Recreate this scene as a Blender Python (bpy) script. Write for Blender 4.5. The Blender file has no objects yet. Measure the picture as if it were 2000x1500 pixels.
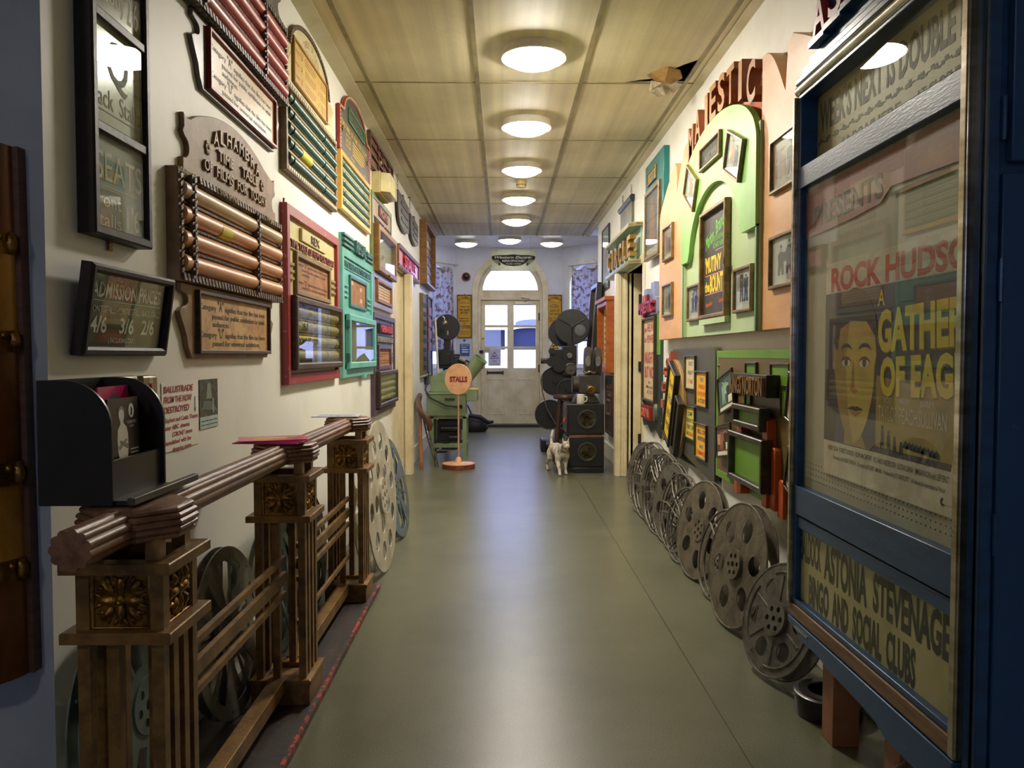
import bpy, math, random
from mathutils import Matrix, Vector
random.seed(11)
S = bpy.context.scene
COL = S.collection
PI = math.pi

# ------------------------------------------------------------------ camera
cam = bpy.data.cameras.new('camera')
cam.sensor_width = 36.0
cam.lens = 1540.0 * 36.0 / 2000.0
cam.clip_start = 0.05
cam_o = bpy.data.objects.new('camera', cam)
COL.objects.link(cam_o)
cam_o.location = (0.0, 0.0, 1.1)
cam_o.rotation_euler = (PI / 2 - math.atan(57 / 1540), 0.0, -math.atan(19 / 1540))
S.camera = cam_o

# ------------------------------------------------------------------ view and sky
S.view_settings.view_transform = 'Standard'
S.view_settings.look = 'None'
S.view_settings.exposure = 0.3
S.view_settings.gamma = 1.0
S.view_settings.use_curve_mapping = False
W = bpy.data.worlds.new('sky')
S.world = W
W.use_nodes = True
W.node_tree.nodes['Background'].inputs[0].default_value = (0.40, 0.49, 1.0, 1)
W.node_tree.nodes['Background'].inputs[1].default_value = 8.5
LAMP = 62.0          # radiance of the ceiling lamp diffusers

# ------------------------------------------------------------------ materials
def lin(c):
    return tuple((v / 255 / 12.92) if v / 255 <= 0.04045 else ((v / 255 + 0.055) / 1.055) ** 2.4 for v in c) + (1.0,)

MATS = {}
def mat(name, c, rough=0.55, metal=0.0, c2=None, scale=6.0, lo=0.42, hi=0.62, stretch=(1, 1, 1), bump=0.0, bscale=60.0, spec=0.5, emit=None):
    if name in MATS:
        return MATS[name]
    m = bpy.data.materials.new(name)
    m.use_nodes = True
    nt = m.node_tree
    b = nt.nodes['Principled BSDF']
    b.inputs['Base Color'].default_value = lin(c)
    b.inputs['Roughness'].default_value = rough
    b.inputs['Metallic'].default_value = metal
    b.inputs['Specular IOR Level'].default_value = spec
    tc = nt.nodes.new('ShaderNodeTexCoord')
    mp = nt.nodes.new('ShaderNodeMapping')
    mp.inputs['Scale'].default_value = stretch
    nt.links.new(tc.outputs['Object'], mp.inputs['Vector'])
    if c2 is None:
        c2 = tuple(v * 0.86 for v in c)
    n = nt.nodes.new('ShaderNodeTexNoise')
    n.inputs['Scale'].default_value = scale
    n.inputs['Detail'].default_value = 6
    n.inputs['Roughness'].default_value = 0.65
    nt.links.new(mp.outputs[0], n.inputs['Vector'])
    r = nt.nodes.new('ShaderNodeValToRGB')
    r.color_ramp.elements[0].position = lo
    r.color_ramp.elements[1].position = hi
    r.color_ramp.elements[0].color = lin(c)
    r.color_ramp.elements[1].color = lin(c2)
    nt.links.new(n.outputs[0], r.inputs[0])
    nt.links.new(r.outputs[0], b.inputs['Base Color'])
    if bump > 0:
        n2 = nt.nodes.new('ShaderNodeTexNoise')
        n2.inputs['Scale'].default_value = bscale
        n2.inputs['Detail'].default_value = 3
        nt.links.new(mp.outputs[0], n2.inputs['Vector'])
        bp = nt.nodes.new('ShaderNodeBump')
        bp.inputs['Strength'].default_value = bump
        bp.inputs['Distance'].default_value = 0.004
        nt.links.new(n2.outputs[0], bp.inputs['Height'])
        nt.links.new(bp.outputs[0], b.inputs['Normal'])
    if emit:
        b.inputs['Emission Color'].default_value = lin(emit[0])
        b.inputs['Emission Strength'].default_value = emit[1]
    MATS[name] = m
    return m

def glass_mat(name, tint, gloss=0.75, rough=0.0):
    m = bpy.data.materials.new(name)
    m.use_nodes = True
    nt = m.node_tree
    nt.nodes.clear()
    out = nt.nodes.new('ShaderNodeOutputMaterial')
    tr = nt.nodes.new('ShaderNodeBsdfTransparent')
    tr.inputs[0].default_value = tint + (1,)
    gl = nt.nodes.new('ShaderNodeBsdfGlossy')
    gl.inputs['Roughness'].default_value = rough
    lw = nt.nodes.new('ShaderNodeLayerWeight')
    p = nt.nodes.new('ShaderNodeMath'); p.operation = 'POWER'; p.inputs[1].default_value = 5
    a = nt.nodes.new('ShaderNodeMath'); a.operation = 'MULTIPLY_ADD'
    a.inputs[1].default_value = 0.9 * gloss; a.inputs[2].default_value = 0.04 * gloss
    lw.inputs[0].default_value = 0.5
    mx = nt.nodes.new('ShaderNodeMixShader')
    nt.links.new(lw.outputs['Facing'], p.inputs[0])
    nt.links.new(p.outputs[0], a.inputs[0])
    nt.links.new(a.outputs[0], mx.inputs[0])
    nt.links.new(tr.outputs[0], mx.inputs[1])
    nt.links.new(gl.outputs[0], mx.inputs[2])
    nt.links.new(mx.outputs[0], out.inputs[0])
    MATS[name] = m
    return m

def plain(name, c, rough=0.6, metal=0.0):
    return mat(name, c, rough, metal, c2=tuple(v * 0.93 for v in c), scale=20)

GLASS = glass_mat('picture glass', (0.95, 0.97, 0.95))
WGLASS = glass_mat('window glass', (0.93, 0.95, 0.97), 0.7)
BLACK = plain('black print', (18, 17, 16))
WHITE = plain('white print', (232, 230, 220))
CREAMP = plain('cream print', (214, 196, 150))
YELP = plain('yellow print', (236, 196, 40))
REDP = plain('red print', (190, 40, 36))
PAPER = mat('paper', (222, 214, 192), 0.7, c2=(204, 192, 164), scale=9)
TANPAPER = mat('aged tan paper', (205, 165, 108), 0.6, c2=(172, 126, 76), scale=14)
BROWNPAPER = mat('aged brown paper', (160, 112, 72), 0.65, c2=(134, 88, 56), scale=14)
WALNUT = mat('dark walnut wood', (82, 62, 44), 0.5, c2=(58, 42, 28), scale=7, stretch=(1, 6, 1), bump=0.25)
BOARDWOOD = mat('weathered brown board', (158, 127, 96), 0.55, c2=(124, 97, 70), scale=9, bump=0.15)
CARVED = mat('carved dark moulding', (116, 90, 56), 0.45, c2=(62, 46, 28), scale=60, bump=0.8, bscale=120)
BLACKWOOD = mat('black varnished wood', (44, 34, 30), 0.45, c2=(30, 23, 22), scale=8, bump=0.2, spec=0.3)
CHROME = mat('worn chrome', (196, 190, 178), 0.22, 1.0, c2=(150, 138, 116), scale=5, stretch=(1, 4, 1))
STEEL = mat('brushed steel', (168, 164, 152), 0.3, 0.9, c2=(140, 136, 122), scale=20)
BRASS = mat('aged brass', (150, 112, 50), 0.38, 0.85, c2=(88, 60, 26), scale=26, bump=0.5, bscale=90)
REELGREY = mat('dusty dark reel metal', (104, 100, 91), 0.5, 0.3, c2=(78, 74, 66), scale=24, bump=0.25, bscale=140)
REELBROWN = mat('dusty brown reel metal', (108, 99, 81), 0.6, 0.2, c2=(80, 72, 57), scale=18, bump=0.3, bscale=140)
REELWIRE = mat('tarnished wire metal', (126, 119, 106), 0.4, 0.5, c2=(88, 82, 72), scale=30)
REELWHITE = mat('pale grey painted reel', (198, 190, 170), 0.5, 0.15, c2=(170, 160, 140), scale=10)
REELBLUE = mat('blue grey painted reel', (112, 124, 132), 0.45, 0.3, c2=(90, 100, 106), scale=12)
REELTEAL = mat('green grey painted reel', (112, 128, 120), 0.5, 0.25, c2=(86, 102, 96), scale=9)
REELALU = mat('dull aluminium reel', (150, 148, 142), 0.4, 0.6, c2=(116, 112, 106), scale=12)

# ------------------------------------------------------------------ mesh helpers
def arc(cx, cy, rx, ry, a0, a1, n):
    return [(cx + rx * math.cos(math.radians(a0 + (a1 - a0) * i / n)), cy + ry * math.sin(math.radians(a0 + (a1 - a0) * i / n))) for i in range(n + 1)]

def ring(cx, cy, r, n=32, ry=None):
    return arc(cx, cy, r, ry or r, 0, 360, n)[:-1]

_tc = {}
def _font(s, bold, shear, ext):
    k = (s, round(bold, 3), round(shear, 2), ext)
    if k not in _tc:
        cu = bpy.data.curves.new('t', 'FONT')
        cu.body = s
        cu.size = 1
        cu.offset = bold
        cu.shear = shear
        cu.resolution_u = 2 if len(s) > 14 else 3
        cu.extrude = 0.5 if ext else 0
        ob = bpy.data.objects.new('t', cu)
        me = bpy.data.meshes.new_from_object(ob)
        vs = [tuple(v.co) for v in me.vertices]
        fs = [tuple(p.vertices) for p in me.polygons]
        bpy.data.objects.remove(ob)
        bpy.data.curves.remove(cu)
        bpy.data.meshes.remove(me)
        _tc[k] = (vs, fs)
    return _tc[k]

class MB:
    def __init__(s):
        s.v = []; s.f = []; s.m = []
    def add(s, vs, fs, m=0, T=None):
        b = len(s.v)
        if T is not None:
            vs = [tuple(T @ Vector(v)) for v in vs]
        s.v.extend(vs)
        for f in fs:
            s.f.append(tuple(i + b for i in f)); s.m.append(m)
        return s
    def box(s, x0, x1, y0, y1, z0, z1, m=0, T=None):
        vs = [(x, y, z) for z in (z0, z1) for y in (y0, y1) for x in (x0, x1)]
        fs = [(0, 2, 3, 1), (4, 5, 7, 6), (0, 1, 5, 4), (2, 6, 7, 3), (0, 4, 6, 2), (1, 3, 7, 5)]
        return s.add(vs, fs, m, T)
    def prism(s, p, z0, z1, m=0, T=None):
        a = sum(p[i][0] * p[(i + 1) % len(p)][1] - p[(i + 1) % len(p)][0] * p[i][1] for i in range(len(p)))
        if a < 0:
            p = p[::-1]
        n = len(p)
        vs = [(x, y, z0) for x, y in p] + [(x, y, z1) for x, y in p]
        fs = [tuple(range(n))[::-1], tuple(range(n, 2 * n))] + [(i, (i + 1) % n, n + (i + 1) % n, n + i) for i in range(n)]
        return s.add(vs, fs, m, T)
    def flat(s, p, z, m=0, T=None):
        a = sum(p[i][0] * p[(i + 1) % len(p)][1] - p[(i + 1) % len(p)][0] * p[i][1] for i in range(len(p)))
        if a < 0:
            p = p[::-1]
        return s.add([(x, y, z) for x, y in p], [tuple(range(len(p)))], m, T)
    def rect(s, x0, x1, y0, y1, z, m=0):
        return s.flat([(x0, y0), (x1, y0), (x1, y1), (x0, y1)], z, m)
    def shape(s, loops, z0, z1, m=0, T=None):
        """outline with holes: loops[0] outside, the rest holes"""
        cu = bpy.data.curves.new('c', 'CURVE')
        cu.dimensions = '2D'
        cu.fill_mode = 'BOTH'
        cu.extrude = 0.5
        for lp in loops:
            sp = cu.splines.new('POLY')
            sp.points.add(len(lp) - 1)
            for i, (x, y) in enumerate(lp):
                sp.points[i].co = (x, y, 0, 1)
            sp.use_cyclic_u = True
        ob = bpy.data.objects.new('c', cu)
        me = bpy.data.meshes.new_from_object(ob)
        vs = [(v.co[0], v.co[1], z0 + (v.co[2] + 0.5) * (z1 - z0)) for v in me.vertices]
        fs = [tuple(p.vertices) for p in me.polygons]
        bpy.data.objects.remove(ob); bpy.data.curves.remove(cu); bpy.data.meshes.remove(me)
        return s.add(vs, fs, m, T)
    def frame(s, x0, x1, y0, y1, w, z0, z1, b=0.003, m=0, T=None, dip=0.0):
        prof = [(0, z0), (0, z1 - b), (b, z1), (w - b, z1 - dip), (w, z1 - dip - b), (w, z0)]
        cs = [(x0, y0, 1, 1), (x1, y0, -1, 1), (x1, y1, -1, -1), (x0, y1, 1, -1)]
        vs = [(cx + sx * d, cy + sy * d, z) for cx, cy, sx, sy in cs for d, z in prof]
        n = len(prof)
        fs = []
        for k in range(4):
            for i in range(n):
                j = (i + 1) % n
                fs.append((k * n + i, ((k + 1) % 4) * n + i, ((k + 1) % 4) * n + j, k * n + j))
        return s.add(vs, fs, m, T)
    def tube(s, pts, r, n=10, m=0, cyc=False, T=None, caps=True):
        P = [Vector(p) for p in pts]
        R = r if isinstance(r, (list, tuple)) else [r] * len(P)
        vs = []; up = None
        N = len(P)
        for i in range(N):
            if cyc:
                t = (P[(i + 1) % N] - P[i - 1]).normalized()
            else:
                t = (P[min(i + 1, N - 1)] - P[max(i - 1, 0)]).normalized()
            if up is None:
                up = Vector((0, 0, 1)) if abs(t.z) < 0.9 else Vector((0, 1, 0))
            a = t.cross(up)
            if a.length < 1e-6:
                a = t.cross(Vector((1, 0.1, 0)))
            a.normalize()
            b2 = a.cross(t).normalized()
            up = b2
            for k in range(n):
                q = 2 * PI * k / n
                vs.append(tuple(P[i] + (a * math.cos(q) + b2 * math.sin(q)) * R[i]))
        fs = []
        for i in range(N if cyc else N - 1):
            for k in range(n):
                j = (i + 1) % N
                fs.append((i * n + k, i * n + (k + 1) % n, j * n + (k + 1) % n, j * n + k))
        if not cyc and caps:
            fs.append(tuple(range(n))); fs.append(tuple(range((N - 1) * n, N * n))[::-1])
        return s.add(vs, fs, m, T)
    def lathe(s, prof, n=32, m=0, T=None):
        """prof (r, z) about local z"""
        vs = []; fs = []
        for r, z in prof:
            for k in range(n):
                q = 2 * PI * k / n
                vs.append((r * math.cos(q), r * math.sin(q), z))
        for i in range(len(prof) - 1):
            for k in range(n):
                fs.append((i * n + k, i * n + (k + 1) % n, (i + 1) * n + (k + 1) % n, (i + 1) * n + k))
        if prof[0][0] > 1e-5:
            fs.append(tuple(range(n))[::-1])
        if prof[-1][0] > 1e-5:
            fs.append(tuple(range((len(prof) - 1) * n, len(prof) * n)))
        return s.add(vs, fs, m, T)
    def ball(s, c, r, n=12, m=0, sc=(1, 1, 1)):
        T = Matrix.Translation(c) @ Matrix.Diagonal((sc[0], sc[1], sc[2], 1))
        return s.lathe([(r * math.sin(PI * i / n) if 0 < i < n else 0.0, -r * math.cos(PI * i / n)) for i in range(n + 1)], n * 2, m, T)
    def cyl(s, p0, p1, r, n=20, m=0, r1=None):
        return s.tube([p0, p1], [r, r1 if r1 is not None else r], n, m)
    def text(s, t, cx, cy, h, w=None, z=0.0, d=0.0, m=0, bold=0.0, shear=0.0, al='c', rot=0.0):
        vs, fs = _font(t, bold, shear, d > 0)
        if not vs:
            return s
        x0 = min(v[0] for v in vs); x1 = max(v[0] for v in vs)
        sy = h / 0.72
        sx = (w / (x1 - x0)) if w else sy
        ww = (x1 - x0) * sx
        ox = {'c': -ww / 2, 'l': 0, 'r': -ww}[al]
        c, q = math.cos(math.radians(rot)), math.sin(math.radians(rot))
        out = []
        for x, y, zz in vs:
            X = (x - x0) * sx + ox; Y = y * sy - h / 2
            out.append((cx + X * c - Y * q, cy + X * q + Y * c, z + (zz + 0.5) * d if d > 0 else z))
        return s.add(out, fs, m)
    def arctext(s, t, cx, cy, R, a0, a1, h, wd, z=0.0, d=0.0, m=0, bold=0.0, upright=False):
        n = len(t)
        for i, ch in enumerate(t):
            if ch == ' ':
                continue
            a = a0 + (a1 - a0) * (i / (n - 1) if n > 1 else 0.5)
            q = math.radians(a)
            s.text(ch, cx + R * math.cos(q), cy + R * math.sin(q), h, wd * (0.35 if ch == 'I' else 1), z, d, m, bold, 0, 'c', 0 if upright else a - 90)
        return s
    def build(s, name, mats, parent=None, kind=None, label=None, bev=0.0, T=None, sharp=40):
        me = bpy.data.meshes.new(name)
        me.from_pydata(s.v, [], s.f)
        if not isinstance(mats, (list, tuple)):
            mats = [mats]
        for q in mats:
            me.materials.append(q)
        for p, i in zip(me.polygons, s.m):
            p.material_index = min(i, len(mats) - 1)
            p.use_smooth = True
        me.update()
        try:
            me.set_sharp_from_angle(angle=math.radians(sharp))
        except Exception:
            pass
        o = bpy.data.objects.new(name, me)
        COL.objects.link(o)
        if parent is not None:
            o.parent = parent
        if T is not None:
            o.matrix_local = T
        if kind:
            o['kind'] = kind
        if label:
            o['label'] = label
        if bev:
            md = o.modifiers.new('bevel', 'BEVEL')
            md.width = bev; md.segments = 2; md.limit_method = 'ANGLE'; md.angle_limit = math.radians(50)
        return o

BAS = {'L': Matrix(((0, 0, 1), (1, 0, 0), (0, 1, 0))).to_4x4(),
       'R': Matrix(((0, 0, -1), (-1, 0, 0), (0, 1, 0))).to_4x4(),
       'F': Matrix(((1, 0, 0), (0, 0, -1), (0, 1, 0))).to_4x4(),
       'W': Matrix.Identity(4)}
def RX(a): return Matrix.Rotation(math.radians(a), 4, 'X')
def RY(a): return Matrix.Rotation(math.radians(a), 4, 'Y')
def RZ(a): return Matrix.Rotation(math.radians(a), 4, 'Z')

def place(o, side, loc, lean=0, yaw=0, roll=0):
    o.matrix_world = Matrix.Translation(loc) @ BAS[side] @ RY(yaw) @ RX(lean) @ RZ(roll)

def tag(o, label, cat, group=None):
    o['label'] = label; o['category'] = cat
    if group:
        o['group'] = group
    return o

def thing(name, label, cat, side, loc, lean=0, yaw=0, roll=0, group=None):
    o = bpy.data.objects.new(name, None)
    o.empty_display_size = 0.05
    COL.objects.link(o)
    place(o, side, loc, lean, yaw, roll)
    return tag(o, label, cat, group)

def dup(root, label=None):
    def cp(o, par):
        c = o.copy(); COL.objects.link(c)
        if par is not None:
            c.parent = par
        for ch in list(o.children):
            cp(ch, c)
        return c
    r = cp(root, None)
    if label:
        r['label'] = label
    return r

LX, RXW = -0.91, 1.13          # faces of the two corridor walls
CEIL = 2.65

# ================================================================== the setting
M_WALL = mat('cream white wall paint', (232, 231, 221), 0.5, c2=(214, 211, 196), scale=1.3, lo=0.5, hi=0.75, bump=0.08, bscale=30)
M_WALLB = mat('grey blue wall paint', (162, 170, 172), 0.55, c2=(150, 158, 160), scale=3, bump=0.08, bscale=50)
M_TRIM = mat('cream gloss paint', (226, 214, 178), 0.35, c2=(208, 192, 150), scale=4)
M_WHT = mat('white gloss paint', (226, 222, 208), 0.35, c2=(212, 206, 190), scale=5)
M_VOID = plain('dark ceiling void', (16, 14, 12), 0.9)

def floor_mat():
    m = mat('olive vinyl floor', (106, 107, 84), 0.3, c2=(90, 91, 69), scale=2.2, lo=0.35, hi=0.7, bump=0.06, bscale=260)
    nt = m.node_tree; b = nt.nodes['Principled BSDF']
    src = b.inputs['Base Color'].links[0].from_socket
    tc = nt.nodes.new('ShaderNodeTexCoord')
    fine = nt.nodes.new('ShaderNodeTexNoise'); fine.inputs['Scale'].default_value = 170; fine.inputs['Detail'].default_value = 2
    nt.links.new(tc.outputs['Object'], fine.inputs['Vector'])
    r = nt.nodes.new('ShaderNodeValToRGB')
    r.color_ramp.elements[0].position = 0.3; r.color_ramp.elements[0].color = (0.72, 0.72, 0.72, 1)
    r.color_ramp.elements[1].position = 0.7; r.color_ramp.elements[1].color = (1.12, 1.12, 1.12, 1)
    nt.links.new(fine.outputs[0], r.inputs[0])
    mx = nt.nodes.new('ShaderNodeMix'); mx.data_type = 'RGBA'; mx.blend_type = 'MULTIPLY'; mx.inputs[0].default_value = 1
    nt.links.new(src, mx.inputs[6]); nt.links.new(r.outputs[0], mx.inputs[7])
    sp = nt.nodes.new('ShaderNodeSeparateXYZ'); nt.links.new(tc.outputs['Object'], sp.inputs[0])
    s1 = nt.nodes.new('ShaderNodeMath'); s1.operation = 'SUBTRACT'; s1.inputs[1].default_value = 0.667
    a1 = nt.nodes.new('ShaderNodeMath'); a1.operation = 'ABSOLUTE'
    l1 = nt.nodes.new('ShaderNodeMath'); l1.operation = 'LESS_THAN'; l1.inputs[1].default_value = 0.0022
    nt.links.new(sp.outputs[0], s1.inputs[0]); nt.links.new(s1.outputs[0], a1.inputs[0]); nt.links.new(a1.outputs[0], l1.inputs[0])
    m2 = nt.nodes.new('ShaderNodeMix'); m2.data_type = 'RGBA'
    m2.inputs[7].default_value = lin((58, 56, 40))
    nt.links.new(l1.outputs[0], m2.inputs[0]); nt.links.new(mx.outputs[2], m2.inputs[6])
    nt.links.new(m2.outputs[2], b.inputs['Base Color'])
    return m

def ceil_mat():
    m = mat('olive perforated ceiling board', (222, 212, 178), 0.6, c2=(206, 194, 156), scale=2.0, lo=0.35, hi=0.75)
    nt = m.node_tree; b = nt.nodes['Principled BSDF']
    src = b.inputs['Base Color'].links[0].from_socket
    tc = nt.nodes.new('ShaderNodeTexCoord')
    mp = nt.nodes.new('ShaderNodeMapping'); mp.inputs['Scale'].default_value = (9.0, 0.12, 1)
    nt.links.new(tc.outputs['Object'], mp.inputs[0])
    st = nt.nodes.new('ShaderNodeTexNoise'); st.inputs['Scale'].default_value = 1.6; st.inputs['Detail'].default_value = 3
    nt.links.new(mp.outputs[0], st.inputs['Vector'])
    r = nt.nodes.new('ShaderNodeValToRGB')
    r.color_ramp.elements[0].position = 0.35; r.color_ramp.elements[0].color = (0.86, 0.86, 0.84, 1)
    r.color_ramp.elements[1].position = 0.68; r.color_ramp.elements[1].color = (1.14, 1.14, 1.12, 1)
    nt.links.new(st.outputs[0], r.inputs[0])
    mx = nt.nodes.new('ShaderNodeMix'); mx.data_type = 'RGBA'; mx.blend_type = 'MULTIPLY'; mx.inputs[0].default_value = 1
    nt.links.new(src, mx.inputs[6]); nt.links.new(r.outputs[0], mx.inputs[7])
    nt.links.new(mx.outputs[2], b.inputs['Base Color'])
    vo = nt.nodes.new('ShaderNodeTexVoronoi'); vo.inputs['Scale'].default_value = 110; vo.inputs['Randomness'].default_value = 0.05
    nt.links.new(tc.outputs['Object'], vo.inputs['Vector'])
    bp = nt.nodes.new('ShaderNodeBump'); bp.inputs['Strength'].default_value = 0.25; bp.inputs['Distance'].default_value = 0.003
    nt.links.new(vo.outputs['Distance'], bp.inputs['Height']); nt.links.new(bp.outputs[0], b.inputs['Normal'])
    return m

def struct(name, mb, mats, **k):
    return mb.build(name, mats, kind='structure', **k)

struct('floor', MB().box(-3.2, 3.2, -3.6, 12.6, -0.1, 0.0), floor_mat())
M_CEIL = ceil_mat()
# tiled corridor ceiling: bays between the T bars, one broken corner
XB = [-0.84, -0.756, -0.14, 0.447, 1.044, 1.10]
YB = [4.55 + 1.2 * k for k in range(-7, 5)] + [10.29]
mb = MB()
for i in range(len(XB) - 1):
    for j in range(len(YB) - 1):
        x0, x1, y0, y1 = XB[i], XB[i + 1], YB[j], YB[j + 1]
        if i == 3 and j == 6:
            mb.prism([(x0, y0), (x1, y0), (x1, y1 - 0.37), (x1 - 0.035, y1 - 0.33), (x1 - 0.07, y1 - 0.29), (x1 - 0.13, y1 - 0.2), (x1 - 0.15, y1 - 0.12), (x1 - 0.21, y1 - 0.1),
                      (x1 - 0.2, y1 - 0.07), (x1 - 0.27, y1 - 0.05), (x1 - 0.34, y1 - 0.01), (x1 - 0.4, y1), (x0, y1)], CEIL, CEIL + 0.012)
        else:
            mb.box(x0, x1, y0, y1, CEIL, CEIL + 0.012)
mb.box(-3.2, -0.84, -3.6, 1.5, CEIL, CEIL + 0.012)
struct('ceiling', mb, M_CEIL)
struct('ceiling_end', MB().prism([(-1.55, 10.2), (-1.55, 11.5), (-0.8, 12.45), (1.0, 12.45), (1.75, 11.5), (1.75, 10.2)], 2.74, 2.8), M_WHT)
mb = MB()
for x in XB[1:5]:
    mb.box(x - 0.012, x + 0.012, -3.6, 10.29, CEIL - 0.006, CEIL + 0.001)
mb2 = MB()
for y in YB[:-1]:
    mb2.box(-0.84, 1.10, y - 0.007, y + 0.007, CEIL - 0.003, CEIL + 0.001)
M_TBAR = mat('dull ceiling bar', (150, 138, 98), 0.5, c2=(126, 114, 80), scale=6)
struct('trim_1', mb, M_TBAR)
struct('trim_2', mb2, M_TBAR)
# sloping edge trims against both walls and the drop at the end of the tiles
M_EDGE = mat('pale ceiling edge trim', (204, 196, 160), 0.5, c2=(188, 178, 140), scale=3)
struct('trim_3', MB().add([(-0.91, 1.6, 2.625), (-0.835, 1.6, 2.645), (-0.835, 1.6, 2.655), (-0.91, 1.6, 2.655), (-0.91, 10.29, 2.625), (-0.835, 10.29, 2.645), (-0.835, 10.29, 2.655), (-0.91, 10.29, 2.655)],
       [(0, 1, 5, 4), (1, 2, 6, 5), (2, 3, 7, 6), (3, 0, 4, 7), (3, 2, 1, 0), (4, 5, 6, 7)]), M_EDGE)
struct('trim_4', MB().add([(1.13, -3.5, 2.625), (1.09, -3.5, 2.643), (1.09, -3.5, 2.655), (1.13, -3.5, 2.655), (1.13, 10.29, 2.625), (1.09, 10.29, 2.643), (1.09, 10.29, 2.655), (1.13, 10.29, 2.655)],
       [(0, 4, 5, 1), (1, 5, 6, 2), (2, 6, 7, 3), (3, 7, 4, 0), (0, 1, 2, 3), (7, 6, 5, 4)]), M_EDGE)
struct('trim_5', MB().box(-1.5, 1.7, 10.29, 10.32, CEIL - 0.002, 2.76), M_WHT)
struct('ceiling_void', MB().box(-3.2, 1.4, -3.6, 10.28, 2.80, 2.9), M_VOID)

# corridor walls (profile in y, z pushed out along x)
TW = Matrix(((0, 0, 1, 0), (1, 0, 0, 0), (0, 1, 0, 0), (0, 0, 0, 1)))
struct('wall_left', MB().prism([(1.71, 0), (6.5, 0), (6.5, 1.83), (7.2, 1.83), (7.2, 0), (10.2, 0), (10.2, 2.8), (1.71, 2.8)], -1.03, -0.91, T=TW), M_WALL)
struct('wall_right', MB().prism([(-3.6, 0), (6.3, 0), (6.3, 1.83), (7.09, 1.83), (7.09, 0), (9.35, 0), (9.35, 2.8), (-3.6, 2.8)], 1.13, 1.25, T=TW), M_WALL)
mb = MB().box(-3.2, -0.91, 1.59, 1.71, 0, 2.8)
mb.m[2] = 1
struct('wall_return', mb, [M_WALL, M_WALLB])
struct('wall_left_back', MB().box(-3.3, -3.2, -3.6, 1.6, 0, 2.8), M_WALLB)
struct('wall_back', MB().shape([[(-3.3, 0), (1.3, 0), (1.3, 2.8), (-3.3, 2.8)], [(-0.7, 1.3), (-0.05, 1.3), (-0.05, 2.0), (-0.7, 2.0)]], 0, 0.1, T=Matrix.Translation((0, -3.6, 0)) @ BAS['F']), M_WALLB)  # unseen wall; its opening is added and sized for cool daylight fill
# doorway casings that stand proud of both walls, and the doors inside them
def casing(name, x0, x1, y, flip):
    mb = MB()
    w = x1 - x0
    mb.box(x0, x1, y, y + 0.1, 0, 1.83)
    for k, (a, b, d) in enumerate(((0.05, 0.2, 0.012), (0.3, 0.42, 0.02), (0.5, 0.58, 0.014), (0.66, 0.95, 0.024))):
        mb.box(x0 + a * w, x0 + b * w, y - d, y + 0.01, 0.0, 1.83)
    struct(name, mb, M_TRIM, bev=0.004)
casing('trim_6', -1.02, -0.82, 7.2, False)
casing('trim_7', 1.02, 1.26, 7.09, True)
struct('trim_8', MB().box(-1.03, -0.895, 6.42, 6.5, 0, 1.83).box(-1.03, -0.895, 6.42, 7.2, 1.83, 1.9), M_TRIM, bev=0.004)
struct('trim_9', MB().box(1.115, 1.25, 6.22, 6.3, 0, 1.83).box(1.115, 1.25, 6.22, 7.09, 1.83, 1.9), M_TRIM, bev=0.004)
d = bpy.data.objects.new('door_2', None); COL.objects.link(d); d['kind'] = 'structure'
place(d, 'L', (-0.914, 6.5, 0))
MB().box(0.0, 0.695, 0.0, 1.825, -0.05, 0.0).build('door_leaf', M_TRIM, d)
d = bpy.data.objects.new('door_3', None); COL.objects.link(d); d['kind'] = 'structure'
place(d, 'R', (1.25, 7.06, 0))
MB().box(-0.06, 0.8, 0.005, 1.86, -0.05, 0).build('door_leaf', M_TRIM, d, bev=0.003)
for z in (0.3, 0.95, 1.55):
    MB().box(0.0, 0.02, z, z + 0.09, 0.0, 0.03).build('hinge', plain('black iron', (26, 24, 22), 0.5), d)
# skirtings
struct('baseboard_left', MB().box(-0.91, -0.893, 7.32, 10.2, 0, 0.16), M_WHT, bev=0.004)
struct('baseboard_left_near', MB().box(-0.91, -0.893, 1.72, 6.42, 0, 0.13), M_WHT, bev=0.004)
struct('baseboard_right', MB().box(1.113, 1.13, -3.5, 6.22, 0, 0.16), M_WHT, bev=0.004)
struct('baseboard_right_far', MB().box(1.113, 1.13, 7.2, 9.35, 0, 0.16), M_WHT, bev=0.004)

# bay at the end of the corridor
M_END = mat('white bay wall paint', (214, 216, 222), 0.55, c2=(202, 204, 210), scale=2)
T0 = Matrix.Translation((0, 12.2, 0)) @ BAS['F']
DC, DR = 0.125, 0.5
struct('wall_end', MB().prism([(-0.72, 0), (DC - DR, 0), (DC - DR, 2.09)] + arc(DC, 2.09, DR, DR, 180, 0, 24)[1:-1] + [(DC + DR, 2.09), (DC + DR, 0), (0.93, 0), (0.93, 2.8), (-0.72, 2.8)], -0.25, 0, T=T0), M_END)
def bay(name, org, yaw, c):
    L = 1.05
    w = MB().shape([[(0, 0), (L, 0), (L, 2.8), (0, 2.8)], [(c - 0.34, 0.9), (c + 0.34, 0.9)] + arc(c, 2.12, 0.34, 0.34, 0, 180, 20)], -0.2, 0,
                   T=Matrix.Translation(org) @ BAS['F'] @ RY(yaw))
    struct(name, w, M_END)
bay('wall_bay_left', (-1.4, 11.4, 0), 49.6, 0.53)
bay('wall_bay_right', (0.93, 12.2, 0), -50.0, 0.52)
struct('wall_bay_side_left', MB().box(-1.5, -1.4, 10.2, 11.42, 0, 2.8), M_END)
struct('wall_bay_side_right', MB().box(1.6, 1.7, 9.23, 11.42, 0, 2.8), M_END)
struct('wall_bay_return_left', MB().box(-1.5, -1.03, 10.1, 10.2, 0, 2.8), M_END)
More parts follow.
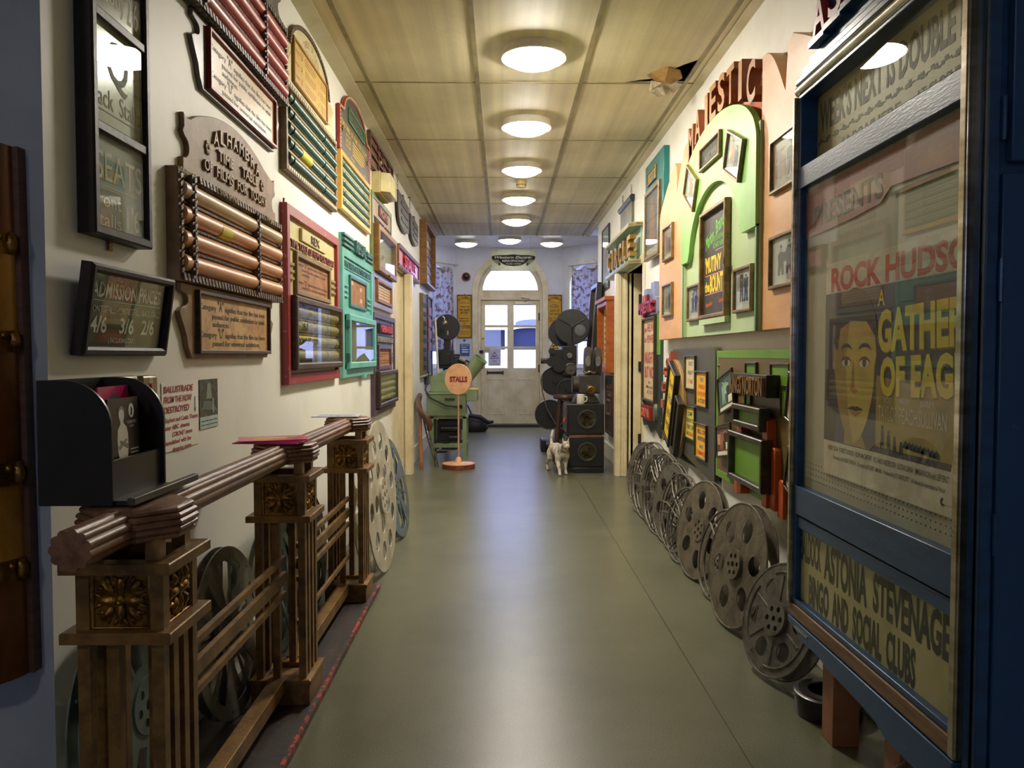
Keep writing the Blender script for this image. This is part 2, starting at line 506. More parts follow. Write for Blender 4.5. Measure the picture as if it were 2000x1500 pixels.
struct('wall_bay_return_right', MB().box(1.25, 1.7, 9.23, 9.35, 0, 2.8), M_END)
# windows of the bay
def bay_window(n, org, yaw, c):
    o = bpy.data.objects.new('window_%d' % n, None); COL.objects.link(o); o['kind'] = 'structure'
    place(o, 'F', org, yaw=yaw)
    out = [(c - 0.34, 0.9), (c + 0.34, 0.9)] + arc(c, 2.12, 0.34, 0.34, 0, 180, 20)
    inn = [(c - 0.28, 0.96), (c + 0.28, 0.96)] + arc(c, 2.12, 0.28, 0.28, 0, 180, 20)
    tr = [(c - 0.41, 0.9), (c + 0.41, 0.9)] + arc(c, 2.12, 0.41, 0.41, 0, 180, 20)
    MB().shape([out, inn], -0.15, -0.1).build('window_frame', M_WHT, o)
    MB().shape([tr, out], 0, 0.025).build('architrave', M_WHT, o)
    MB().prism(inn, -0.13, -0.125).build('window_pane', WGLASS, o)
    MB().box(c - 0.28, c + 0.28, 1.5, 1.53, -0.14, -0.105).box(c - 0.015, c + 0.015, 0.96, 2.4, -0.14, -0.105).build('glazing_bar', M_WHT, o)
bay_window(2, (-1.4, 11.4, 0), 49.6, 0.53)
bay_window(3, (0.93, 12.2, 0), -50.0, 0.52)
# fanlight
o = bpy.data.objects.new('window_1', None); COL.objects.link(o); o['kind'] = 'structure'
place(o, 'F', (DC, 12.2, 0))
half = lambda r, z0: [(-r, z0), (r, z0)] + arc(0, 2.09, r, r, 0, 180, 28)
MB().shape([half(0.5, 2.0), half(0.425, 2.1)], -0.12, -0.04).build('window_frame', M_TRIM, o)
MB().shape([[(-0.58, 0), (-0.5, 0), (-0.5, 2.09)] + arc(0, 2.09, 0.5, 0.5, 180, 0, 28)[1:-1] + [(0.5, 2.09), (0.5, 0), (0.58, 0), (0.58, 2.09)] + arc(0, 2.09, 0.58, 0.58, 0, 180, 28)[1:-1] + [(-0.58, 2.09)]], 0, 0.03).build('architrave', M_TRIM, o, bev=0.006)
MB().prism(half(0.43, 2.09), -0.09, -0.085).build('window_pane', WGLASS, o)
MB().box(-0.5, -0.455, 0, 2.0, -0.12, -0.02).box(0.455, 0.5, 0, 2.0, -0.12, -0.02).box(-0.455, 0.455, 1.945, 2.0, -0.12, -0.02).box(-0.46, -0.425, 0.03, 1.95, -0.12, -0.083).box(0.425, 0.46, 0.03, 1.95, -0.12, -0.083).box(-0.46, 0.46, 1.92, 1.95, -0.12, -0.083).build('door_frame', M_TRIM, o, bev=0.004)
# entrance door
d = bpy.data.objects.new('door_1', None); COL.objects.link(d); d['kind'] = 'structure'
place(d, 'F', (DC - 0.45, 12.2, 0.03))
px = [(0.06, 0.405), (0.5, 0.845)]
pz = [(1.53, 1.84), (1.2, 1.495), (0.865, 1.165)]
MB().shape([[(0, 0), (0.9, 0), (0.9, 1.91), (0, 1.91)]] + [[(a, b), (c, b), (c, e), (a, e)] for a, c in px for b, e in pz], -0.08, -0.04).build('door_leaf', M_TRIM, d, bev=0.003)
mb = MB()
for a, c in px:
    for b, e in pz:
        mb.box(a - 0.001, c + 0.001, b - 0.001, e + 0.001, -0.064, -0.06)
mb.build('door_pane', WGLASS, d)
mb = MB()
for a in (0.1, 0.53):
    mb.frame(a, a + 0.27, 0.14, 0.7, 0.018, -0.041, -0.034)
mb.build('moulding', M_TRIM, d)
IRON = plain('black iron', (26, 24, 22), 0.5)
MB().box(0.09, 0.34, 0.775, 0.81, -0.04, -0.032).box(0.085, 0.1, 0.76, 0.825, -0.04, -0.028).box(0.33, 0.345, 0.76, 0.825, -0.04, -0.028).build('letter_slot', IRON, d)
MB().tube([(0.02, 0.86, -0.04), (0.02, 0.87, -0.01), (0.02, 1.03, -0.01), (0.02, 1.04, -0.04)], 0.008).build('pull_handle', STEEL, d)
MB().lathe([(0.013, -0.04), (0.013, -0.03), (0.006, -0.026)], 16, T=Matrix.Translation((0.025, 1.32, 0))).build('lock_cylinder', BRASS, d)
MB().box(-0.03, 0.03, 1.09, 1.14, -0.04, -0.012).build('night_latch', IRON, d)
MB().box(0.53, 0.78, 1.855, 1.885, -0.04, 0.0).tube([(0.66, 1.88, -0.01), (0.75, 1.93, 0.02), (0.62, 1.95, -0.02)], 0.007).build('door_closer', STEEL, d)
MB().box(0.885, 0.905, 1.6, 1.72, -0.045, -0.03).box(0.885, 0.905, 0.8, 0.92, -0.045, -0.03).box(0.885, 0.905, 0.14, 0.26, -0.045, -0.03).build('hinge', IRON, d)
mb = MB().rect(0.11, 0.3, 0.9, 1.15, -0.039, 0)
mb.box(0.11, 0.3, 0.9, 1.15, -0.0595, -0.058, 0)
TRI = [(0.205, 1.12), (0.14, 1.01), (0.27, 1.01)]
mb.flat(TRI, -0.0575, 1).flat([(0.205, 1.102), (0.153, 1.018), (0.257, 1.018)], -0.057, 0)
mb.box(0.18, 0.225, 1.04, 1.055, -0.0575, -0.0565, 1).text('CCTV', 0.205, 1.028, 0.01, 0.05, -0.0565, 0, 1).box(0.17, 0.24, 0.975, 0.98, -0.0575, -0.057, 1).box(0.17, 0.24, 0.96, 0.965, -0.0575, -0.057, 1).text('IN OPERATION', 0.205, 0.92, 0.018, 0.13, -0.057, 0, 1)
mb.v = mb.v[4:]; mb.f = [tuple(i - 4 for i in f) for f in mb.f[1:]]; mb.m = mb.m[1:]
mb.build('camera_notice', [plain('lavender paper', (206, 200, 226)), BLACK], d)
MB().box(0.02, 0.15, 1.1, 1.175, -0.0395, -0.0385, 0).box(0.035, 0.135, 1.15, 1.154, -0.0385, -0.038, 1).box(0.035, 0.125, 1.135, 1.139, -0.0385, -0.038, 1).box(0.035, 0.13, 1.12, 1.124, -0.0385, -0.038, 1).build('paper_notice', [PAPER, plain('grey print', (120, 116, 108))], d)
struct('trim_10', MB().box(DC - 0.5, DC + 0.5, 11.98, 12.32, 0, 0.03), IRON)

# outside: yard, pale brick wall opposite with two dark windows
def brick():
    m = mat('pale painted brick', (196, 194, 190), 0.8)
    nt = m.node_tree; b = nt.nodes['Principled BSDF']
    tc = nt.nodes.new('ShaderNodeTexCoord')
    br = nt.nodes.new('ShaderNodeTexBrick'); br.inputs['Scale'].default_value = 4.5
    br.inputs['Color1'].default_value = lin((206, 200, 196)); br.inputs['Color2'].default_value = lin((184, 176, 176)); br.inputs['Mortar'].default_value = lin((150, 146, 146))
    br.inputs['Mortar Size'].default_value = 0.015
    nt.links.new(tc.outputs['Object'], br.inputs['Vector']); nt.links.new(br.outputs[0], b.inputs['Base Color'])
    return m
def outwin(r, x0, x1, z0, z1, ar=0):
    return [(x0, z0), (x1, z0), (x1, z1)] + (arc((x0 + x1) / 2, z1, (x1 - x0) / 2, ar, 0, 180, 12)[1:-1] if ar else []) + [(x0, z1)]
HO = [outwin(0, -0.62, 0.05, 1.2, 1.58), outwin(0, 0.21, 0.9, 1.2, 1.57, 0.05)]
ow = MB().shape([[(-4, -0.1), (4, -0.1), (4, 2.25), (-4, 2.25)]] + HO, -0.3, 0, T=Matrix.Translation((0, 15.2, 0)) @ BAS['F']).build('wall_outside', brick(), kind='structure')
MB().box(-0.7, 0.12, 1.1, 1.66, -0.16, -0.12).build('window_shutter', plain('dark slate paint', (20, 17, 26)), ow, T=Matrix.Translation((0, 15.2, 0)) @ BAS['F'])
MB().box(0.15, 0.98, 1.1, 1.66, -0.16, -0.12).build('window_shutter', plain('deep blue paint', (13, 15, 52)), ow, T=Matrix.Translation((0, 15.2, 0)) @ BAS['F'])
MB().flat(outwin(0, 0.26, 1.0, 1.67, 1.71, 0.07), 0.02).build('lintel', plain('grey stone', (110, 110, 128)), ow, T=Matrix.Translation((0, 15.2, 0)) @ BAS['F'])
struct('pavement', MB().box(-4, 4, 12.62, 15.6, -0.12, -0.03), plain('grey paving', (150, 148, 146), 0.8))

# ================================================================== ceiling fittings
def ceiling_lamp(x, y, z, label, k=1.0):
    LAMPM = mat('lit opal diffuser %.2f' % k, (250, 248, 240), 0.4, emit=((255, 246, 232), LAMP * k))
    t = thing('ceiling_lamp', label, 'ceiling lamp', 'W', (x, y, z), group='round opal ceiling lamps')
    MB().lathe([(0.16, 0.0), (0.167, -0.042), (0.164, -0.046), (0.158, -0.044), (0.154, -0.02), (0.0, -0.02)], 40).build('lamp_base', M_WHT, t)
    MB().lathe([(0.0, -0.092), (0.05, -0.089), (0.09, -0.08), (0.122, -0.068), (0.146, -0.052), (0.152, -0.034), (0.0, -0.028)], 40).build('lamp_diffuser', LAMPM, t)
    return t
ORD = ['nearest and largest in the row along the corridor', 'second from the front of the corridor row', 'third from the front, just before the smoke detector', 'fourth from the front, just past the smoke detector', 'last one under the tiled ceiling']
for k, y in enumerate((4.07, 5.3, 6.52, 7.74, 8.98)):
    ceiling_lamp(0.161, y, CEIL, 'round glowing opal ceiling lamp, ' + ORD[k], (2.6, 1.45, 0.9, 0.74, 0.64)[k])
ceiling_lamp(0.105, 11.1, 2.74, 'round glowing lamp in the white bay ceiling behind the hanging winged sign', 0.14)
ceiling_lamp(-0.52, 11.45, 2.74, 'round glowing lamp in the bay ceiling above the left curtain and red bell', 0.14)
ceiling_lamp(0.71, 11.4, 2.74, 'round glowing lamp in the bay ceiling nearest the right curtain', 0.14)
ceiling_lamp(-1.6, -1.6, CEIL, 'round glowing fill lamp added out of view behind the viewer')  # unseen lamp, added to fill from behind the camera
t = thing('smoke_detector', 'small pale smoke detector hanging under the ceiling between two lamps', 'smoke detector', 'W', (0.17, 7.1, CEIL))
MB().lathe([(0.05, 0), (0.05, -0.012), (0.044, -0.014), (0.044, -0.05), (0.04, -0.06), (0.03, -0.062), (0.0, -0.062)], 24).build('housing', plain('ivory plastic', (206, 188, 130), 0.5), t)
MB().lathe([(0.0455, -0.03), (0.0455, -0.044)], 24).build('vent_band', plain('brown slot', (150, 128, 80), 0.6), t)
# torn board hanging from the broken ceiling corner
mb = MB()
pts = [(-0.02, -0.10, 0.006), (0.05, -0.16, -0.012), (0.12, -0.13, -0.02), (0.15, -0.05, -0.03), (0.1, 0.0, -0.045), (0.02, 0.01, -0.03), (-0.04, -0.03, -0.012), (0.05, -0.07, -0.05)]
mb.add(pts + [(x, y, z + 0.008) for x, y, z in pts], [(0, 1, 7), (1, 2, 7), (2, 3, 7), (3, 4, 7), (4, 5, 7), (5, 6, 7), (6, 0, 7), (9, 8, 15), (10, 9, 15), (11, 10, 15), (12, 11, 15), (13, 12, 15), (14, 13, 15), (8, 14, 15)] +
       [(i, (i + 1) % 7, 8 + (i + 1) % 7, 8 + i) for i in range(7)])
o = mb.build('torn_ceiling_board', mat('torn brown board', (170, 132, 74), 0.7, c2=(120, 84, 40), scale=12), sharp=20)
o.location = (0.845, 4.45, CEIL + 0.005); tag(o, 'torn brown flap of board hanging from the broken ceiling corner', 'ceiling debris')
mb = MB()
pts = [(0.0, 0.0, 0.0), (0.05, -0.05, -0.03), (0.13, -0.04, -0.015), (0.18, 0.03, -0.02), (0.14, 0.09, -0.05), (0.06, 0.1, -0.06), (0.0, 0.06, -0.04), (0.09, 0.03, -0.075), (0.06, 0.0, -0.02), (0.12, 0.05, -0.03)]
mb.add(pts, [(0, 1, 8), (1, 2, 8), (2, 9, 8), (2, 3, 9), (3, 4, 9), (4, 7, 9), (4, 5, 7), (5, 6, 7), (6, 0, 7), (0, 8, 7), (8, 9, 7), (6, 5, 4), (6, 4, 3), (6, 3, 2), (6, 2, 1), (6, 1, 0)])
o = mb.build('plastic_scrap', mat('crumpled clear plastic', (196, 184, 156), 0.15, c2=(150, 136, 104), scale=20), sharp=15)
o.location = (0.84, 4.5, CEIL - 0.002); tag(o, 'crumpled shiny plastic scrap dangling below the ceiling hole', 'plastic scrap')

# hanging winged sign
t = thing('hanging_sign', 'pale green winged sound system sign hanging in front of the arched door', 'sign', 'F', (0.15, 10.62, 2.223))
PALEG = mat('pale green enamel', (206, 214, 178), 0.25, c2=(190, 198, 160), scale=6)
MB().box(-0.305, 0.305, 0, 0.287, -0.012, 0, 0).build('sign_board', PALEG, t, bev=0.002)
mb = MB()
wing = [(-0.285, 0.2), (-0.2, 0.212), (-0.1, 0.212), (0, 0.222), (0.1, 0.212), (0.2, 0.212), (0.285, 0.2), (0.295, 0.175), (0.28, 0.15), (0.2, 0.148), (0.17, 0.11), (0.1, 0.075), (0, 0.065), (-0.1, 0.075), (-0.17, 0.11), (-0.2, 0.148), (-0.28, 0.15), (-0.295, 0.175)]
mb.prism(wing, 0.0, 0.003, 0)
for sx in (-1, 1):
    for k in range(6):
        a = 148 - k * 0
        y0 = 0.142 - k * 0.009
        mb.prism([(sx * 0.19, y0), (sx * (0.285 - k * 0.018), y0 - k * 0.006 + 0.004), (sx * (0.282 - k * 0.018), y0 - k * 0.006 - 0.003), (sx * (0.185 - k * 0.004), y0 - 0.005)], 0.0, 0.003, 0)
mb.text('Western Electric', 0, 0.183, 0.034, 0.5, 0.004, 0, 1, 0.03, 0.35)
mb.text('MIRROPHONIC', 0, 0.135, 0.03, 0.3, 0.004, 0, 1, 0.03)
mb.text('SOUND  SYSTEM', 0, 0.095, 0.019, 0.2, 0.004, 0, 1, 0.02)
mb.build('emblem', [BLACK, WHITE], t)
for sx in (-1, 1):
    MB().cyl((sx * 0.23, 0.275, -0.006), (sx * 0.23, 0.437 + 0.09, -0.006), 0.0022).build('hanging_chain', STEEL, t)
    for y in (0.014, 0.272):
        MB().lathe([(0.005, 0), (0.004, 0.003), (0, 0.004)], 10, T=Matrix.Translation((sx * 0.23, y, 0))).build('screw', IRON, t)

# ================================================================== left wall
def place_panel(*a):
    pass
def glass_pane(t, x0, x1, y0, y1, z, name='glass_pane'):
    return MB().box(x0, x1, y0, y1, z, z + 0.0025).build(name, GLASS, t)

# tall seat price frame
t = thing('seat_price_frame', 'tall black frame of painted glass panes headed Back Stalls and Seats', 'price board', 'L', (LX, 1.712, 1.362))
W0 = 0.277
mb = MB().frame(0, W0, 0, 0.985, 0.022, 0.0, 0.04, 0.004)
mb.build('frame', BLACKWOOD, t)
for y in (0.238, 0.484, 0.73):
    MB().box(0.022, W0 - 0.022, y - 0.011, y + 0.011, 0.004, 0.037).build('frame_rail', BLACKWOOD, t, bev=0.003)
GLG = mat('grey green back painted glass', (150, 152, 124), 0.2, c2=(130, 134, 108), scale=3)
GLD = mat('dark grey back painted glass', (110, 110, 92), 0.2, c2=(84, 86, 72), scale=3)
DKG = plain('dark green print', (52, 66, 52))
rows = [(0.012, 0.237, GLD), (0.239, 0.483, GLG), (0.485, 0.729, GLD), (0.731, 0.975, GLD)]
for k, (a, b, m) in enumerate(rows):
    mb = MB().box(0.012, W0 - 0.012, a, b, 0.008, 0.022, 0)
    z = 0.0228
    if k == 0:
        mb.text('SEATS', 0.146, b - 0.075, 0.066, 0.22, z, 0, 1, 0.0).box(0.03, 0.24, b - 0.122, b - 0.12, z - 0.001, z, 1)
        mb.text('Front', 0.085, b - 0.15, 0.034, 0.13, z, 0, 1).text('Stalls', 0.085, b - 0.195, 0.034, 0.13, z, 0, 1).text("1'6", 0.21, b - 0.175, 0.056, 0.065, z, 0, 1)
    elif k == 1:
        mb.text('Q', 0.145, b - 0.075, 0.1, 0.1, z, 0, 1, 0.01).text('Back  Stalls', 0.14, a + 0.075, 0.044, 0.225, z, 0, 1).box(0.03, 0.245, a + 0.042, a + 0.045, z - 0.001, z, 1)
    elif k == 2:
        mb.text('Balcony', 0.105, a + 0.07, 0.045, 0.16, z, 0, 1).text("2'6", 0.222, a + 0.07, 0.07, 0.055, z, 0, 1)
    else:
        mb.text('SEATS', 0.142, b - 0.08, 0.066, 0.2, z, 0, 1)
    mb.build('price_panel', [m, DKG if k == 1 else CREAMP], t)
    glass_pane(t, 0.014, W0 - 0.014, a, b, 0.03)
MB().box(0.12, 0.136, -0.022, 0.004, 0.004, 0.008).build('mirror_plate', BRASS, t)

# admission prices, top hung out from the wall
t = thing('admission_sign', 'small black framed admission prices sign tilted forward off the wall', 'price sign', 'L', (LX + 0.004, 1.665, 1.1), lean=8)
MB().frame(0, 0.415, 0, 0.2, 0.02, 0.0, 0.028, 0.006).build('frame', BLACKWOOD, t)
mb = MB().box(0.012, 0.403, 0.012, 0.188, 0.004, 0.008, 0)
z = 0.0088
mb.text('ADMISSION PRICES', 0.208, 0.147, 0.034, 0.335, z, 0, 1, 0.02).box(0.035, 0.38, 0.121, 0.1235, z - 0.0006, z, 2)
mb.text('FRONT STALLS', 0.095, 0.104, 0.015, 0.125, z, 0, 1).text('CENTRE STALLS', 0.223, 0.104, 0.015, 0.115, z, 0, 1).text('BACK STALLS', 0.335, 0.104, 0.015, 0.095, z, 0, 1)
for x, s_ in ((0.085, '4/6'), (0.215, '3/6'), (0.325, '2/6')):
    mb.text(s_, x, 0.07, 0.036, 0.07, z, 0, 1, 0.02)
mb.text('( INCLUDING TAX )', 0.2, 0.035, 0.012, 0.13, z, 0, 1)
mb.build('sign_panel', [mat('black green glass', (52, 58, 46), 0.15, c2=(38, 40, 34), scale=5), WHITE, plain('aqua line', (140, 200, 190))], t)
glass_pane(t, 0.014, 0.401, 0.014, 0.186, 0.014)

def roller_rows(t, x0, x1, y0, y1, cols, n, r, mats_, back, z0, bead=None):
    """rows of turning rollers between dividers; cols are inner x edges"""
    mb = MB().box(x0, x1, y0, y1, 0.004, z0, 0)
    p = (y1 - y0) / n
    mb.build('roller_backing', back, t)
    for k in range(n):
        yc = y1 - p * (k + 0.5)
        for a, b in cols:
            MB().tube([(a, yc, z0), (a + 0.004, yc, z0), (b - 0.004, yc, z0), (b, yc, z0)], [r * 0.8, r, r, r * 0.8], 16).build('roller', mats_[k % len(mats_)], t)
    mb = MB()
    for k in range(n + 1):
        yc = y1 - p * k
        mb.box(x0, x1, yc - 0.004, yc + 0.004, z0, z0 + 0.005)
        if bead:
            m = int((x1 - x0) / bead)
            for q in range(m):
                xa = x0 + (x1 - x0) * q / m
                mb.box(xa, xa + bead * 0.55, yc - 0.0035, yc + 0.0035, z0 + 0.005, z0 + 0.0085)
    return mb
def rope(mb, x0, y0, x1, y1, z, w, pitch=0.022, m=0):
    """carved rope edge between two points"""
    L = math.hypot(x1 - x0, y1 - y0); n = max(2, int(L / pitch))
    dx, dy = (x1 - x0) / L, (y1 - y0) / L
    for k in range(n):
        s0 = L * (k + 0.08) / n; s1 = L * (k + 0.72) / n
        p = [(x0 + dx * s0 - dy * w / 2, y0 + dy * s0 + dx * w / 2), (x0 + dx * s1 - dy * w / 2, y0 + dy * s1 + dx * w / 2),
             (x0 + dx * (s1 + w * .5) + dy * w / 2, y0 + dy * (s1 + w * .5) - dx * w / 2), (x0 + dx * (s0 + w * .5) + dy * w / 2, y0 + dy * (s0 + w * .5) - dx * w / 2)]
        mb.prism(p, z, z + w * 0.45, m)

def scroll_sides(w, h, top):
    """outline of the fretted boards: waisted ends with hooks; top = list of points from left to right or None"""
    L = [(0.07, 0), (0.045, 0.03 * h / 0.2), (0.035, 0.3 * h), (0.0, 0.52 * h), (-0.012, 0.62 * h), (0.012, 0.68 * h)] + arc(0.018, 0.78 * h, 0.032, 0.09 * h, -80, 90, 8) + [(-0.002, 0.9 * h), (0.0, h)]
    R = [(w - x, y) for x, y in L][::-1]
    return L + (top or []) + R

def film_board(name, label, loc, wood, rolls, carve, panel_edge, panel_paper, ink, headtext, lean=0, back=None):
    t = thing(name, label, 'film time table', 'L', loc)
    w, y0, y1 = 0.985, 0.215, 0.522
    MB().box(0, w, y0, y1, 0, 0.022).frame(0, w, y0, y1, 0.02, 0.022, 0.034, 0.003).build('roller_case', wood if headtext else carve, t)
    c = [(0.022, 0.068), (0.088, 0.655), (0.672, 0.965)]
    beads = roller_rows(t, 0.02, w - 0.02, y0 + 0.018, y1 - 0.022, c, 4, 0.0255, rolls, back or wood, 0.024, 0.009)
    beads.build('beading', carve, t)
    mb = MB()
    for x in (0.078, 0.663):
        mb.box(x - 0.009, x + 0.009, y0 + 0.01, y1 - 0.01, 0.022, 0.046)
        rope(mb, x, y0 + 0.015, x, y1 - 0.015, 0.046, 0.016, 0.02)
    for x in (0.012, w - 0.012):
        rope(mb, x, y0 + 0.015, x, y1 - 0.015, 0.034, 0.016, 0.02)
    rope(mb, 0.005, y0 + 0.01, w - 0.005, y0 + 0.01, 0.034, 0.02, 0.026)
    rope(mb, 0.13, y1 - 0.01, w - 0.005, y1 - 0.01, 0.034, 0.018, 0.026)
    mb.build('carved_moulding', carve, t)
    if headtext:
        MB().text('CATEGORY', 0.065, y1 - 0.006, 0.014, 0.11, 0.036, 0.002, 0).text('TITLE OF FILM', 0.37, y1 - 0.008, 0.014, 0.17, 0.046, 0.002, 0).text('TIME', 0.8, y1 - 0.008, 0.014, 0.07, 0.046, 0.002, 0).build('column_heading', CREAMP, t)
    # head
    hw = 0.9
    top = [(0.03, 0.19 - 0.03), (0.06, 0.165)] + [(0.1 + 0.7 * k / 16, 0.165 + 0.078 * math.sin(PI * (0.06 + 0.94 * k / 16)) ** 0.8) for k in range(17)][0:16] + [(hw - 0.06, 0.165), (hw - 0.03, 0.16)]
    Lh = [(0.0, 0.0), (0.0, 0.045)] + arc(0.008, 0.075, 0.036, 0.03, -80, 80, 8) + [(0.0, 0.118), (0.012, 0.135), (0.008, 0.172)]
    out = Lh + top + [(hw - x, y) for x, y in Lh][::-1]
    MB().prism([(x + 0.085, y + y1) for x, y in out], 0.0, 0.015).build('head_board', wood, t, bev=0.002)
    if headtext:
        z = 0.015
        LT = mat('pale brown letters', (168, 140, 104), 0.5)
        cx = 0.085 + hw / 2
        MB().arctext('ALHAMBRA', cx, y1 - 0.56, 0.75, 106, 74, 0.042, 0.044, z, 0.008, 0, 0.015, True).build('raised_lettering', LT, t)
        for s_, x_, dy_, w_ in (('TIME', -0.12, 0.115, 0.14), ('TABLE', 0.12, 0.115, 0.17), ('OF', -0.275, 0.06, 0.065), ('FILMS', -0.13, 0.06, 0.15), ('FOR', 0.035, 0.06, 0.1), ('TO-DAY', 0.215, 0.06, 0.19)):
            MB().text(s_, cx + x_, y1 + dy_, 0.034, w_, z, 0.008, 0, 0.01).build('raised_lettering', LT, t)
        for sx in (-1, 1):
            mb = MB()
            for q in range(6):
                mb.lathe([(0.009, 0), (0.008, 0.005), (0, 0.007)], 10, T=Matrix.Translation((cx + sx * 0.27 + 0.012 * math.cos(q * PI / 3), y1 + 0.115 + 0.014 * math.sin(q * PI / 3), z)))
            mb.lathe([(0.007, 0), (0.005, 0.008), (0, 0.01)], 10, T=Matrix.Translation((cx + sx * 0.27, y1 + 0.115, z)))
            mb.build('rosette', wood, t)
    # lower notice
    lo = scroll_sides(0.87, 0.213, None)
    MB().prism([(x + 0.057, y) for x, y in lo], 0.0, 0.015).build('notice_board', wood, t, bev=0.002)
    x0, x1, a, b = 0.155, 0.86, 0.013, 0.2
    MB().frame(x0, x1, a, b, 0.012, 0.015, 0.03, 0.002).build('notice_frame', panel_edge, t)
    mb = MB().box(x0 + 0.01, x1 - 0.01, a + 0.01, b - 0.01, 0.015, 0.019, 0)
    z = 0.0198
    L0 = x0 + 0.025
    for k, (A, ls) in enumerate((('A', ('signifies that the film has been', 'passed for public exhibition to adult', 'audiences.')), ('U', ('signifies that the film has been', 'passed for universal exhibition.')))):
        yy = b - 0.045 - k * 0.083
        mb.text('Category', L0, yy, 0.017, 0.135, z, 0, 1, 0.004, 0, 'l').text('"%s"' % A, L0 + 0.148, yy + 0.006, 0.032, 0.05, z, 0, 1, 0.0, 0, 'l')
        mb.text(ls[0], L0 + 0.21, yy, 0.017, 0.42, z, 0, 1, 0.004, 0, 'l').text(ls[1], L0 + 0.1, yy - 0.026, 0.017, (0.53 if k == 0 else 0.47), z, 0, 1, 0.004, 0, 'l')
        if len(ls) > 2:
            mb.text(ls[2], L0 + 0.1, yy - 0.05, 0.017, 0.15, z, 0, 1, 0.004, 0, 'l')
    mb.build('category_notice', [panel_paper, ink], t)
    return t
RC = mat('cream lacquered roller', (214, 184, 136), 0.28, c2=(200, 166, 116), scale=3)
RO = mat('orange tan lacquered roller', (224, 160, 102), 0.3, c2=(212, 144, 86), scale=3)
RR = mat('red lacquered roller', (186, 72, 60), 0.3, c2=(166, 58, 48), scale=4)
GREYBOARD = mat('dark grey painted board', (110, 106, 100), 0.35, c2=(88, 84, 80), scale=5)
CARVEBW = mat('black and cream carved moulding', (70, 64, 54), 0.45, c2=(150, 138, 112), scale=55, lo=0.5, hi=0.6, bump=0.5)
t = film_board('film_timetable', 'brown carved Alhambra time table with cream and orange rollers', (LX, 2.16, 1.09), BOARDWOOD, [RC, RO, RO, RO], CARVED, WALNUT, TANPAPER, BLACK, True, back=mat('tan ribbed backing', (160, 130, 86), 0.5, scale=8))
MB().tube([(0.3, 0.3975, 0.024), (0.395, 0.3975, 0.024)], 0.0263, 18).build('paper_label', plain('yellow paper', (226, 212, 66), 0.6), t, label='yellow paper label with faint writing')
film_board('film_timetable', 'dark time table board with red rollers above a red framed category notice', (LX, 2.275, 1.893), GREYBOARD, [RR], CARVEBW, mat('dark red gloss', (140, 40, 36), 0.3), mat('buff panel', (206, 176, 124), 0.3, c2=(194, 160, 108), scale=3), BLACK, False)

# cream board with green rollers
GRN = mat('dark green lacquered roller', (52, 92, 68), 0.22, c2=(40, 76, 56), scale=4)
GOLDTAN = mat('buff yellow paint', (214, 176, 92), 0.4, c2=(196, 156, 74), scale=5)
CREAMBD = mat('pale cream paint', (214, 204, 158), 0.45, c2=(200, 188, 140), scale=3)
PINKWOOD = mat('pale bare wood', (186, 158, 118), 0.6, c2=(164, 136, 96), scale=9, stretch=(1, 6, 1))
t = thing('film_timetable', 'cream arched time table board with dark green rollers and one yellow label', 'film time table', 'L', (LX, 3.265, 1.86))
w = 0.99
arch = [(0, 0.375), (0, 0.54), (0.12, 0.555)] + arc(w / 2, 0.555, 0.37, 0.155, 180, 0, 20)[1:] + [(w - 0.12, 0.555), (w, 0.54), (w, 0.375)]
MB().prism(arch, 0, 0.014).build('head_board', CREAMBD, t)
mb = MB()
for a, b in zip(arch[2:], arch[3:-2]):
    rope(mb, a[0], a[1], b[0], b[1], 0.012, 0.02, 0.02)
    mb.tube([(a[0], a[1], 0.012), (b[0], b[1], 0.012)], 0.009, 6)
mb.build('rope_edge', CARVED, t)
MB().frame(0, w, 0, 0.375, 0.028, 0, 0.03, 0.003).build('roller_frame', mat('brown stained frame', (120, 96, 62), 0.5, c2=(92, 70, 44), scale=14), t)
for y in (0.014, 0.361):
    mb = MB()
    for k in range(28):
        mb.box(0.03 + k * 0.034, 0.052 + k * 0.034, y - 0.006, y + 0.006, 0.03, 0.032)
    mb.build('inlay_band', CREAMBD, t)
roller_rows(t, 0.028, w - 0.028, 0.03, 0.345, [(0.032, 0.085), (0.1, 0.67), (0.682, 0.955)], 5, 0.0235, [GRN], PINKWOOD, 0.016).build('roller_slats', PINKWOOD, t)
MB().tube([(0.235, 0.1245, 0.016), (0.41, 0.1245, 0.016)], 0.0243, 16).build('paper_label', plain('yellow paper', (226, 212, 66), 0.6), t, label='yellow paper label')
nb = MB().box(0.155, 0.79, 0.41, 0.595, 0.014, 0.02, 0).frame(0.15, 0.795, 0.405, 0.6, 0.01, 0.014, 0.028, 0.002, 2)
z = 0.0206
for k, (a, y) in enumerate((('U', 0.56), ('A', 0.505), ('X', 0.45))):
    nb.text(a, 0.3, y, 0.03, 0.03, z, 0, 1).text('Category', 0.225, y, 0.012, 0.085, z, 0, 1).text(a, 0.62, y, 0.02, 0.02, z, 0, 1)
    for q in range(3):
        nb.box(0.36, 0.56 - 0.03 * (q == 2), y + 0.012 - q * 0.012, y + 0.0145 - q * 0.012, z - 0.0004, z, 1).box(0.66, 0.76, y + 0.012 - q * 0.012, y + 0.0145 - q * 0.012, z - 0.0004, z, 1)
nb.build('category_notice', [GOLDTAN, plain('brown print', (96, 70, 36)), mat('ochre edge', (176, 130, 52), 0.4)], t)
mb = MB().arctext('TIME TABLE OF CATEGORY', w / 2, 0.43, 0.245, 150, 30, 0.03, 0.026, 0.0146, 0, 0, 0.005)
